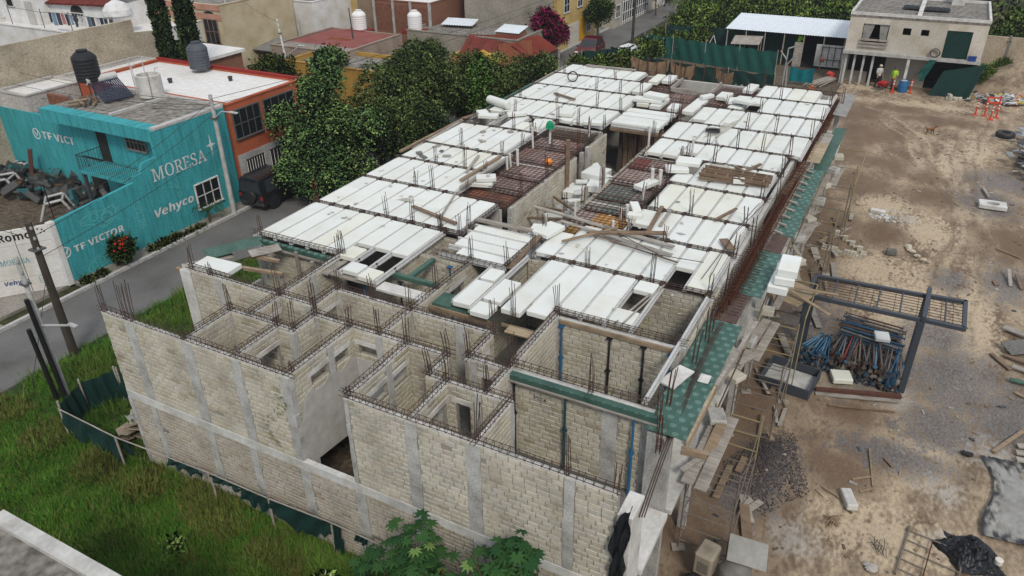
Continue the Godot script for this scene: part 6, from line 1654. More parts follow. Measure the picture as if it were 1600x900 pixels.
	bb.position = V(23.3, 0, -51.6); bb.rotation.y = 0.3
	t = thing("wheelbarrow", "red wheelbarrow between the two people at the house", "wheelbarrow", V(16.0, 0, -54.0), 1.2)
	m = MB.new(); m.col = Color(0.4, 0.03, 0.03)
	m.quad(V(-0.3, 0.3, 0.2), V(0.25, 0.3, 0.2), V(0.45, 0.6, 0.32), V(-0.45, 0.6, 0.32)); m.quad(V(0.25, 0.3, -0.2), V(-0.3, 0.3, -0.2), V(-0.45, 0.6, -0.32), V(0.45, 0.6, -0.32)); m.quad(V(0.25, 0.3, 0.2), V(0.25, 0.3, -0.2), V(0.45, 0.6, -0.32), V(0.45, 0.6, 0.32)); m.quad(V(-0.3, 0.3, -0.2), V(-0.3, 0.3, 0.2), V(-0.45, 0.6, 0.32), V(-0.45, 0.6, -0.32)); m.quad(V(-0.3, 0.3, -0.2), V(0.25, 0.3, -0.2), V(0.25, 0.3, 0.2), V(-0.3, 0.3, 0.2))
	part(m, "tray", "plastic", t)
	m = MB.new()
	for s in [-1, 1]: m.path([V(0.6, 0.2, 0.05 * s), V(-0.3, 0.28, 0.22 * s), V(-0.95, 0.5, 0.26 * s)], 0.02, 6); m.path([V(-0.3, 0.28, 0.22 * s), V(-0.4, 0.0, 0.24 * s)], 0.018, 6)
	part(m, "handles", "steel_grey", t)
	m = MB.new(); m.col = grey(0.02); m.lathe(V(0.62, 0.18, 0), [Vector2(0.05, -0.04), Vector2(0.15, -0.05), Vector2(0.18, 0), Vector2(0.15, 0.05), Vector2(0.05, 0.04)], 14, Vector3.BACK); part(m, "wheel", "clean", t)
	for k in 5:
		m = MB.new(); m.col = brick_tint(false) * 1.2; m.cbox(V(0, 0.1, 0), V(0.42, 0.2, 0.2), 0.01)
		var o := single(m, "loose_block", "block", "pale block holding down the green tarp's hem", "block", "blocks on the tarp's hem")
		o.position = V(20.6 + 0.24 * (k % 4), 0.2 * (k / 4) + 0.01, -53.3 - 0.1 * (k % 2)); o.rotation.y = k * 0.5
	t = thing("crate", "blue crate on the house's balcony ledge", "crate", V(21.4, 2.62, -54.45))
	m = MB.new(); m.col = Color(0.02, 0.06, 0.25); m.cbox(V(0, 0.16, 0), V(0.5, 0.32, 0.36), 0.02); part(m, "box", "plastic", t)
	m = MB.new(); m.col = Color(0.015, 0.05, 0.2); m.cbox(V(0, 0.3, 0), V(0.54, 0.05, 0.4), 0.01); part(m, "rim", "plastic", t)
	m = MB.new()
	for j in 5:
		var pts := []
		for i in 17: pts.append(V(cos(TAU * i / 16) * (0.3 + 0.01 * j), 0.32 + sin(TAU * i / 16) * 0.3, 0.03 * j))
		m.path(pts, 0.02, 5)
	single(m, "hose_coil", "wire", "black hose coil standing on the balcony ledge", "coil").position = V(18.95, 2.64, -54.5)
	for q in [[16.6, 5.3, -58.4, 1.0, "black plastic bundle on the house roof, left of the middle ridge"], [18.4, 5.3, -58.2, 1.5, "black plastic cover on the house roof, right of the middle ridge"]]:
		m = MB.new()
		var w: float = q[3]
		m.grid(14, 10, func(i, j): return V((i / 7.0 - 1) * w * 0.6, 0.06 + 0.14 * absf(sin(i * 0.9 + j * 1.7)) * (1 if i > 0 and i < 14 and j > 0 and j < 10 else 0), (j / 5.0 - 1) * 0.55))
		single(m, "roof_cover", "black_sheet", q[4], "plastic sheet").position = V(q[0], q[1], q[2])
	for k in 26:
		var o := board(V(12.0 - 1.6 + 0.05 * k, 0.05 + 0.045 * (k % 6), -52.2 - 0.5 * rng.randf()), V(12.0 - 0.2 + 0.03 * k, 0.25 + 0.04 * (k % 5), -54.6 - 0.3 * rng.randf()), 0.07, 0.05, "wood_grey", "pale stake in the pile beside the house's left corner", "stake", "stake", "pile of pale stakes by the house", 1.6)
	t = thing("open_shed", "long open shed with a pale sheet-metal roof left of the house", "shed", V(7.6, 0, -59))
	m = MB.new()
	for k in 50:
		var x := -5.1 + 0.2 * k
		m.quad(V(x, 2.62, 0.25), V(x + 0.1, 2.66, 0.25), V(x + 0.1, 3.06, -5.3), V(x, 3.02, -5.3)); m.quad(V(x + 0.1, 2.66, 0.25), V(x + 0.2, 2.62, 0.25), V(x + 0.2, 3.02, -5.3), V(x + 0.1, 3.06, -5.3))
	part(m, "roof", "metal_sheet", t)
	for k in 7:
		m = MB.new(); m.cbox(V(-4.9 + 1.6 * k, 1.3, 0.1), V(0.09, 2.6, 0.09), 0.01); part(m, "post", "wood_grey", t)
	m = MB.new(); m.bx(-5.0, 0.0, -5.2, 5.0, 2.9, -5.1); part(m, "back_wall", "net_green", t)
	m = MB.new(); m.bx(-5.0, 0.005, -5.1, 5.0, 0.02, 0.2); part(m, "floor", "void", t)
	for k in 9:
		m = MB.new(); m.col = vary(grey(1.0), 0.05); m.cbox(V(3.75, 0.28 + 0.2 * k, 0.18), V(2.3, 0.19, 0.05), 0.01); part(m, "siding_board", "concrete_pale", t)
	m = MB.new(); m.cbox(V(1.2, 1.0, 0.22), V(0.7, 2.0, 0.06), 0.01); part(m, "door_leaf", "wood_grey", t)
	for x in [3.1, 3.6, 4.1, 4.6]:
		m = MB.new(); m.tube(V(x, 0.3, 0.3), V(x, 1.9, 0.25), 0.03, 6); part(m, "rack_bar", "steel_grey", t)
	for y in [0.8, 1.8]:
		m = MB.new(); m.tube(V(3.0, y, 0.3), V(4.7, y, 0.3), 0.03, 6); part(m, "rack_bar", "steel_grey", t)
	net_fence([V(-3.2, 0, -60.0), V(0.5, 0, -60.6), V(4.5, 0, -60.4), V(8.6, 0, -60.0)], 2.3, "net_green", "dark green net screen in front of the shed")
	net_fence([V(-4.2, 0, -57.2), V(-1.5, 0, -57.0), V(1.6, 0, -56.2), V(4.6, 0, -55.6), V(7.8, 0, -55.0)], 1.9, "net_green_light", "bright green net screen across the back of the site")
	net_fence([V(-6.4, 0, -54.5), V(-3.0, 0, -52.4), V(1.0, 0, -51.0), V(5.0, 0, -50.6), V(8.6, 0, -50.4)], 1.2, "net_green", "low green net screen nearer the building")
	net_fence([V(-7.2, 0, -50.0), V(-4.2, 0, -53.0), V(-4.0, 0, -57.0)], 1.6, "net_green", "green net screen along the street behind the building")
	for q in [[1.2, -47.2, 4.3, -46.9, "brown cloth slung on the fence behind the bar mats, left one"], [4.5, -46.8, 6.4, -46.4, "brown cloth slung on the fence behind the bar mats, middle one"], [8.0, -46.6, 9.5, -45.6, "brown cloth sagging on the fence behind the bar mats, right one"]]:
		m = MB.new()
		m.grid(12, 6, func(i, j): return V(lerpf(q[0], q[2], i / 12.0) - 3.0, 2.3 - 0.3 * sin(PI * i / 12.0) - (0.95 - 0.25 * sin(i * 1.7)) * j / 6.0, lerpf(q[1], q[3], i / 12.0) + 0.06 * sin(i * 1.9 + j)))
		single(m, "brown_cloth", "cloth_brown", q[4], "cloth")
	for k in 12:
		board(V(-2.6 + 0.75 * k, 0, -46.9 + 0.06 * k), V(-2.55 + 0.75 * k, 2.35, -46.95 + 0.06 * k), 0.07, 0.05, "rebar_rust", "rusty stake of the fence behind the bar mats", "fence_stake", "stake", "rusty stakes behind the bar mats")
	m = MB.new()
	for k in 30:
		m.col = grey(rng.randf_range(0.5, 1.5))
		m.bar(V(rng.randf_range(-2.5, 7.0), 0.1 + rng.randf() * 0.5, -45.5 + rng.randfn() * 0.6), V(rng.randf_range(-2.5, 7.0), 0.2 + rng.randf() * 0.5, -46 + rng.randfn() * 0.6), 0.1, 0.05)
	struct(m, "rusty_scrap", "mesh_rust").set_meta("kind", "stuff")
	m = MB.new()
	m.grid(24, 14, func(i, j): return V(-1.9 + 3.8 * i / 24.0, (0.95 + 0.12 * sin(i * 1.9 + j)) * sqrt(maxf(0.0, 1.0 - pow(i / 12.0 - 1, 4))) * sqrt(maxf(0.0, 1.0 - pow(j / 7.0 - 1, 4))), -0.8 + 1.6 * j / 14.0))
	single(m, "covered_heap", "black_sheet", "heap covered with black plastic at the back of the building", "covered heap").position = V(8.0, 0, -46.2)
	board(V(7.0, 1.02, -46.0), V(8.9, 1.05, -46.3), 0.7, 0.05, "concrete_pale", "white board on top of the black covered heap", "white_board", "board", "", 1.4)
	t = thing("machine", "small red machine under a grey lean-to behind the green nets", "machine", V(4.4, 0, -58.3))
	m = MB.new(); m.col = Color(0.45, 0.06, 0.04); m.cbox(V(0, 0.7, 0), V(1.4, 0.8, 0.8), 0.08); part(m, "body", "plastic", t)
	m = MB.new(); m.col = Color(0.5, 0.12, 0.03); m.lathe(V(1.1, 0.65, 0), [Vector2(0, -0.4), Vector2(0.35, -0.35), Vector2(0.4, 0), Vector2(0.35, 0.35), Vector2(0, 0.4)], 14, V(0.4, 0.8, 0.3).normalized()); part(m, "drum", "plastic", t)
	m = MB.new(); m.cbox(V(0.2, 1.95, 0.2), V(2.4, 0.05, 1.5), 0.01, Basis.from_euler(V(0.3, 0, 0.05))); part(m, "lean_to", "wood_grey", t)
	for q in [[-0.9, 0.6], [1.3, 0.6], [-0.9, -0.4], [1.3, -0.4]]:
		m = MB.new(); m.tube(V(q[0], 0, q[1]), V(q[0], 1.9, q[1]), 0.03, 6); part(m, "post", "wood_grey", t)
	t = thing("white_trestle", "white tubular trestle behind the green nets", "trestle", V(1.7, 0.0, -58.2))
	for s in [-1, 1]:
		m = MB.new(); m.col = grey(0.6); m.tube(V(0.7 * s, 0.4, 0.3), V(0, 2.1, 0), 0.04, 6); part(m, "leg", "paint", t)
	m = MB.new(); m.col = grey(0.6); m.tube(V(-0.5, 0.9, 0.2), V(0.5, 0.9, 0.2), 0.035, 6); part(m, "rail", "paint", t)
	t = thing("pipe_rack", "grey upright pump pipework by the blue tarp", "pipework", V(9.0, 0, -51.8))
	for q in [[V(0, 0, 0), V(0.05, 2.9, 0)], [V(0.05, 1.6, 0), V(0.6, 2.4, 0)], [V(0.03, 2.1, 0), V(-0.5, 2.7, 0)], [V(0.05, 2.9, 0), V(0.5, 3.1, 0)], [V(0.3, 0, 0.1), V(0.15, 1.6, 0)]]:
		m = MB.new(); m.col = grey(0.35); m.tube(q[0], q[1], 0.07, 8, 0.05, true); part(m, "pipe", "paint", t)
	m = MB.new(); m.col = Color(0.0, 0.17, 0.2)
	m.grid(10, 8, func(i, j): return V(-0.9 + 1.8 * i / 10.0, 1.4 - 1.2 * j / 8.0 - 0.25 * sin(PI * i / 10.0) * (1 - j / 8.0), 0.1 * sin(i * 1.4)))
	single(m, "blue_tarp", "paint", "sagging blue-green tarp by the grey pipework", "tarp").position = V(10.2, 0.1, -52.6)
	for q in [[10.7, -46.5, 0.6, Color(0.5, 0.05, 0.04), "red bucket at the back right corner of the slab", 0.9], [11.2, -51.0, 0.0, Color(0.42, 0.12, 0.05), "orange plastic mesh heap by the grey pipework", 0.6], [12.1, -55.6, 0.0, Color(0.5, 0.06, 0.05), "red and white cone bag leaning by the stakes", 1.0], [10.9, -57.0, 0.8, Color(0.45, 0.1, 0.07), "red helmet-like lid on the shed's trestle", 0.5]]:
		m = MB.new(); m.col = q[3]
		for k in 3: m.rock(V(rng.randf_range(-0.15, 0.15), 0.25 + 0.1 * k, rng.randf_range(-0.1, 0.1)), V(0.32, 0.26, 0.28) * q[5], rng)
		single(m, "site_bundle", "plastic", q[4], "bundle").position = V(q[0], q[2], q[1])
	m = MB.new(); m.col = Color(0.05, 0.07, 0.13)
	m.grid(16, 6, func(i, j): return V(-1.9 + 3.8 * i / 16.0, 0.1 + 0.16 * absf(sin(i * 1.3 + j * 1.9)), -0.6 + 1.2 * j / 6.0))
	single(m, "blue_tarp", "black_sheet", "crumpled dark blue tarp behind the slab's back right corner", "tarp").position = V(11.2, 0.05, -45.4)
	m = MB.new()
	for k in 260:
		m.col = [grey(0.7), grey(0.3), Color(0.5, 0.42, 0.06), grey(0.05), Color(0.35, 0.4, 0.5), Color(0.5, 0.1, 0.06)][[0, 0, 1, 1, 3, 0, 4, 3, 2, 5, 0, 1][rng.randi() % 12]]
		m.box(V(24.2 + rng.randfn() * 0.9, 0.1 + rng.randf() * 0.3, -54.2 + rng.randfn() * 0.6), V(rng.randf_range(0.1, 0.5), 0.04, rng.randf_range(0.1, 0.4)), Basis.from_euler(V(rng.randf_range(-0.6, 0.6), rng.randf() * 6, rng.randf_range(-0.6, 0.6))))
	tag(struct(m, "waste_heap", "paint"), "heap of white and black waste right of the green tarp", "waste heap").set_meta("kind", "stuff")
	m = MB.new()
	for k in 160:
		m.col = [grey(0.6), Color(0.35, 0.38, 0.42), grey(0.25), grey(0.1)][rng.randi() % 4]
		m.box(V(25.2 + rng.randfn() * 0.35, 0.1 + rng.randf() * 0.7, -41 + rng.randfn() * 1.7), V(rng.randf_range(0.1, 0.6), 0.05, rng.randf_range(0.1, 0.5)), Basis.from_euler(V(rng.randf_range(-0.6, 0.6), rng.randf() * 6, rng.randf_range(-0.6, 0.6))))
	tag(struct(m, "waste_heap", "paint"), "heap of pale waste at the right edge past the tyre", "waste heap").set_meta("kind", "stuff")
	t = thing("tyre", "old black tyre lying on a board at the right of the yard", "tyre", V(23.95, 0.12, -45.3))
	m = MB.new(); m.col = grey(0.025); m.lathe(V(0, 0.14, 0), [Vector2(0.28, -0.13), Vector2(0.5, -0.15), Vector2(0.56, -0.06), Vector2(0.56, 0.06), Vector2(0.5, 0.15), Vector2(0.28, 0.13), Vector2(0.26, 0), Vector2(0.28, -0.13)], 20); part(m, "casing", "clean", t)
	board(V(23.4, 0.06, -45.3), V(24.6, 0.06, -45.2), 0.9, 0.06, "wood_grey", "grey board under the old tyre", "under_board", "board")
	board(V(24.8, 0.12, -41.8), V(25.1, 0.12, -38.2), 0.08, 0.08, "wood_brown", "brown edge timber at the right edge past the tyre")
	t = thing("boundary_wall", "plain tan boundary wall right of the concrete house", "wall", V(30, 0, -66.4))
	for k in 6:
		m = MB.new(); m.col = vary(Color(0.55, 0.46, 0.35), 0.05); m.cbox(V(-7.3 + 3.2 * k, 1.15, 0), V(3.0, 2.3, 0.16), 0.01); part(m, "panel", "stucco_old", t)
		m = MB.new(); m.col = grey(0.24); m.cbox(V(-8.9 + 3.2 * k, 1.2, 0), V(0.2, 2.42, 0.2), 0.01); part(m, "pillar", "stucco_old", t)
	t = thing("dog", "brown dog walking across the yard", "dog", V(19.72, 0.02, -44.1), 0.5)
	t.scale = Vector3.ONE * 0.82
	m = MB.new(); m.col = Color(0.15, 0.07, 0.03)
	var bones := [[V(-0.24, 0.42, 0), V(0.2, 0.42, 0), 0.1, 0.135], [V(0.2, 0.44, 0), V(0.36, 0.58, 0), 0.095, 0.065], [V(0.38, 0.6, 0), V(0.46, 0.6, 0), 0.075, 0.06], [V(0.46, 0.59, 0), V(0.57, 0.56, 0), 0.045, 0.03], [V(-0.28, 0.46, 0), V(-0.42, 0.58, 0.02), 0.028, 0.022], [V(-0.42, 0.58, 0.02), V(-0.46, 0.72, 0.03), 0.022, 0.014]]
	for s in [-1, 1]:
		bones.append_array([[V(0.2, 0.38, 0.07 * s), V(0.2 + 0.05 * s, 0.2, 0.08 * s), 0.06, 0.034], [V(0.2 + 0.05 * s, 0.2, 0.08 * s), V(0.22 + 0.07 * s, 0.03, 0.08 * s), 0.03, 0.024], [V(0.22 + 0.07 * s, 0.03, 0.08 * s), V(0.27 + 0.07 * s, 0.025, 0.08 * s), 0.028, 0.022]])
		bones.append_array([[V(-0.24, 0.4, 0.06 * s), V(-0.18 - 0.04 * s, 0.25, 0.08 * s), 0.085, 0.045], [V(-0.18 - 0.04 * s, 0.25, 0.08 * s), V(-0.29 - 0.05 * s, 0.14, 0.08 * s), 0.038, 0.026], [V(-0.29 - 0.05 * s, 0.14, 0.08 * s), V(-0.27 - 0.05 * s, 0.03, 0.08 * s), 0.024, 0.022], [V(-0.27 - 0.05 * s, 0.03, 0.08 * s), V(-0.22 - 0.05 * s, 0.025, 0.08 * s), 0.027, 0.02]])
		bones.append([V(0.37, 0.66, 0.05 * s), V(0.35, 0.71, 0.075 * s), 0.025, 0.01])
	figure(m, bones, 0.016, 0.035)
	part(m, "body", "skin", t)

# ---------- the street: painted building, poles, cars ----------
func lettering(parent: Node3D, txt: String, o: Vector3, right: Vector3, w: float, h: float, k: String, font := "Droid Sans", bold := true, italic := false) -> void:
	var f := SystemFont.new()
	f.font_names = PackedStringArray([font])
	f.font_weight = 700 if bold else 400
	var t := TextMesh.new()
	t.text = txt; t.font = f; t.font_size = 64; t.pixel_size = 0.01; t.depth = 0.02; t.curve_step = 2.0
	t.horizontal_alignment = HORIZONTAL_ALIGNMENT_LEFT; t.vertical_alignment = VERTICAL_ALIGNMENT_BOTTOM
	var a := t.get_aabb()
	var out := right.cross(Vector3.UP)
	var sx := w / a.size.x; var sy := h / a.size.y
	var up := Vector3.UP * sy + (right * sy * 0.18 if italic else Vector3.ZERO)
	var b := Basis(right * sx, up, out * 0.4)
	pmesh(t, "lettering", k, parent, Transform3D(b, o - b * V(a.position.x, a.position.y, a.get_center().z)))

func outline(parent: Node3D, pts: Array, o: Vector3, right: Vector3, k: String, w := 0.025, called := "wall_drawing") -> void:
	var m := MB.new()
	var out := right.cross(Vector3.UP)
	for line in pts:
		for i in line.size() - 1:
			var a: Vector3 = o + right * line[i].x + Vector3.UP * line[i].y + out * 0.004
			var b: Vector3 = o + right * line[i + 1].x + Vector3.UP * line[i + 1].y + out * 0.004
			m.bar(a, b, 0.006, w, out.cross((b - a).normalized()))
	part(m, called, k, parent)

func ring(cx: float, cy: float, rx: float, ry: float, n := 20) -> Array:
	var r := []
	for i in n + 1: r.append(Vector2(cx + cos(TAU * i / n) * rx, cy + sin(TAU * i / n) * ry))
	return r

func pole(at: Vector3, top_: Vector3, r: float, mt: String, label: String, fittings := true, tint := 1.0) -> Node3D:
	var t := thing("utility_pole", label, "pole", at)
	var m := MB.new()
	m.col = grey(tint)
	m.tube(Vector3.ZERO, top_ - at, r, 12, r * 0.7, true)
	part(m, "shaft", mt, t)
	if fittings:
		var d := top_ - at
		for k in 3:
			m = MB.new(); m.col = grey(0.35)
			m.lathe(d * (0.97 - 0.07 * k) + V(r * 0.9, 0, 0.04), [Vector2(0, -0.05), Vector2(0.04, -0.05), Vector2(0.05, 0), Vector2(0.03, 0.06), Vector2(0, 0.07)], 10)
			part(m, "insulator", "paint", t)
		m = MB.new(); m.col = grey(0.1); m.cbox(d * 0.82, V(r * 2.6, 0.06, r * 2.6), 0.01); part(m, "clamp", "paint", t)
	return t

func wire(a: Vector3, b: Vector3, sag: float, label: String, r := 0.012) -> void:
	var m := MB.new()
	var pts := []
	for i in 17: 
		var f := i / 16.0
		pts.append(a.lerp(b, f) - V(0, 4 * sag * f * (1 - f), 0))
	m.path(pts, r, 4)
	single(m, "overhead_wire", "wire", label, "wire", "overhead wires along the street")

func car(at: Vector3, turn: float, label: String, k: Color, l: float, w: float, h: float, boxy := false) -> void:
	var t := thing("parked_car", label, "car", at, turn)
	var m := MB.new()
	m.col = k
	var s := l / 4.4
	var sill := 0.28; var belt := h * (0.58 if not boxy else 0.56)
	var prof: Array = [Vector2(-2.2, sill), Vector2(-2.2, belt * 0.95), Vector2(-2.05, belt), Vector2(0.85, belt), Vector2(1.75, belt * 0.88), Vector2(2.12, belt * 0.72), Vector2(2.2, sill + 0.12), Vector2(2.15, sill)]
	var cab: Array = [Vector2(-2.0, belt - 0.01), Vector2(-1.75, h * 0.93), Vector2(-1.4, h), Vector2(-0.1, h), Vector2(0.95, belt - 0.01)]
	if boxy: 
		prof = [Vector2(-2.2, sill + 0.1), Vector2(-2.2, belt), Vector2(0.75, belt), Vector2(1.95, belt * 0.95), Vector2(2.15, belt * 0.85), Vector2(2.2, sill + 0.1)]
		cab = [Vector2(-2.17, belt - 0.01), Vector2(-2.12, h * 0.97), Vector2(-2.0, h), Vector2(0.1, h), Vector2(0.65, belt - 0.01)]
	for q in [[prof, w / 2, w / 2 * 0.97], [cab, w / 2 * 0.93, w / 2 * 0.74]]:
		var p: Array = q[0]
		var n := p.size()
		var ymin := 9.0; var ymax := 0.0
		for e in p: ymin = minf(ymin, e.y); ymax = maxf(ymax, e.y)
		var at3 := func(e: Vector2, sd: float) -> Vector3: return V(e.x * s, e.y, sd * lerpf(q[1], q[2], (e.y - ymin) / (ymax - ymin)))
		for i in n:
			var a: Vector2 = p[i]; var b: Vector2 = p[(i + 1) % n]
			m.quad(at3.call(b, 1.0), at3.call(a, 1.0), at3.call(a, -1.0), at3.call(b, -1.0))
		var poly := PackedVector2Array(p)
		var idx := Geometry2D.triangulate_polygon(poly)
		for i in range(0, idx.size(), 3):
			for sd in [1.0, -1.0]:
				var a: Vector3 = at3.call(poly[idx[i]], sd); var b: Vector3 = at3.call(poly[idx[i + 1]], sd); var d: Vector3 = at3.call(poly[idx[i + 2]], sd)
				if (b - a).cross(d - a).z * sd > 0: m.tri(a, b, d)
				else: m.tri(a, d, b)
	part(m, "body", "car_paint", t)
	m = MB.new()
	var y0 := belt + 0.04; var y1 := h - 0.1
	var zat := func(y: float) -> float: return lerpf(w / 2 * 0.93, w / 2 * 0.74, (y - belt) / (h - belt)) + 0.006
	for sd in [1.0, -1.0]:
		for q in ([[-1.8, -0.95], [-0.85, 0.05]] if boxy else [[-1.55, -0.8], [-0.7, 0.15]]):
			var z0: float = zat.call(y0) * sd; var z1: float = zat.call(y1) * sd
			var x3: float = q[1] + (0.0 if q[1] < 0 else 0.45)
			m.quad(V(q[0] * s, y0, z0), V(x3 * s, y0, z0), V(q[1] * s, y1, z1), V((q[0] + 0.1) * s, y1, z1))
	var ca: Vector2 = cab[-1]; var cb: Vector2 = cab[-2]; var ra: Vector2 = cab[0]; var rb: Vector2 = cab[1]
	for q in [[ca, cb, 1], [ra, rb, -1]]:
		var a: Vector2 = (q[0] as Vector2).lerp(q[1], 0.12); var b: Vector2 = (q[0] as Vector2).lerp(q[1], 0.88)
		var e := V(0.012 * q[2], 0.006, 0)
		m.quad(V(a.x * s, a.y, -w * 0.4) + e, V(a.x * s, a.y, w * 0.4) + e, V(b.x * s, b.y, w * 0.33) + e, V(b.x * s, b.y, -w * 0.33) + e)
	part(m, "window_glass", "glass", t)
	for q in [[1.35, 1], [1.35, -1], [-1.35, 1], [-1.35, -1]]:
		m = MB.new(); m.col = grey(0.02)
		var r := 0.31 if not boxy else 0.37
		var z: float = (w / 2 - 0.09) * q[1]
		m.lathe(V(q[0] * s, r, z), [Vector2(r * 0.6, -0.1), Vector2(r, -0.09), Vector2(r, 0.09), Vector2(r * 0.6, 0.1)], 18, V(0, 0, q[1]))
		var wheel := part(m, "wheel", "clean", t)
		m = MB.new(); m.col = grey(0.35)
		m.lathe(V(q[0] * s, r, z + 0.085 * q[1]), [Vector2(r * 0.62, 0), Vector2(r * 0.5, 0.012), Vector2(0.06, 0.0), Vector2(0, 0.02)], 14, V(0, 0, q[1]))
		part(m, "rim", "steel_grey" if boxy else "plastic", wheel)
	for sd in [1, -1]:
		m = MB.new(); m.col = grey(0.75); m.cbox(V(2.08 * s, belt * 0.78, w * 0.36 * sd), V(0.16, 0.13, 0.3), 0.03); part(m, "headlight", "plastic", t)
		m = MB.new(); m.col = Color(0.3, 0.01, 0.01); m.cbox(V(-2.19 * s, belt * 0.82, w * 0.42 * sd), V(0.06, 0.2, 0.16), 0.02); part(m, "tail_light", "plastic", t)
		m = MB.new(); m.col = k * 0.8; m.cbox(V(0.75 * s, belt + 0.08, (w / 2 + 0.06) * sd), V(0.1, 0.12, 0.16), 0.02); part(m, "mirror", "car_paint", t)
	for q in [[2.17, 0.42], [-2.17, 0.42]]:
		m = MB.new(); m.col = grey(0.04); m.cbox(V(q[0] * s, q[1], 0), V(0.12, 0.18, w * 0.94), 0.04); part(m, "bumper", "plastic", t)
	m = MB.new(); m.col = grey(0.03); m.cbox(V(2.185 * s, belt * 0.72, 0), V(0.06, 0.14, w * 0.4), 0.02); part(m, "grille", "plastic", t)
	if boxy:
		m = MB.new(); m.col = grey(0.02)
		m.lathe(V(-2.3 * s, belt * 0.85, 0.1), [Vector2(0, -0.1), Vector2(0.3, -0.1), Vector2(0.34, 0), Vector2(0.3, 0.1), Vector2(0, 0.1)], 18, Vector3.LEFT)
		part(m, "spare_wheel", "clean", t)
		for sd in [1, -1]:
			m = MB.new(); m.col = grey(0.03); m.tube(V(-1.9 * s, h + 0.06, 0.55 * sd), V(0.0, h + 0.06, 0.55 * sd), 0.025, 6); part(m, "roof_rail", "plastic", t)

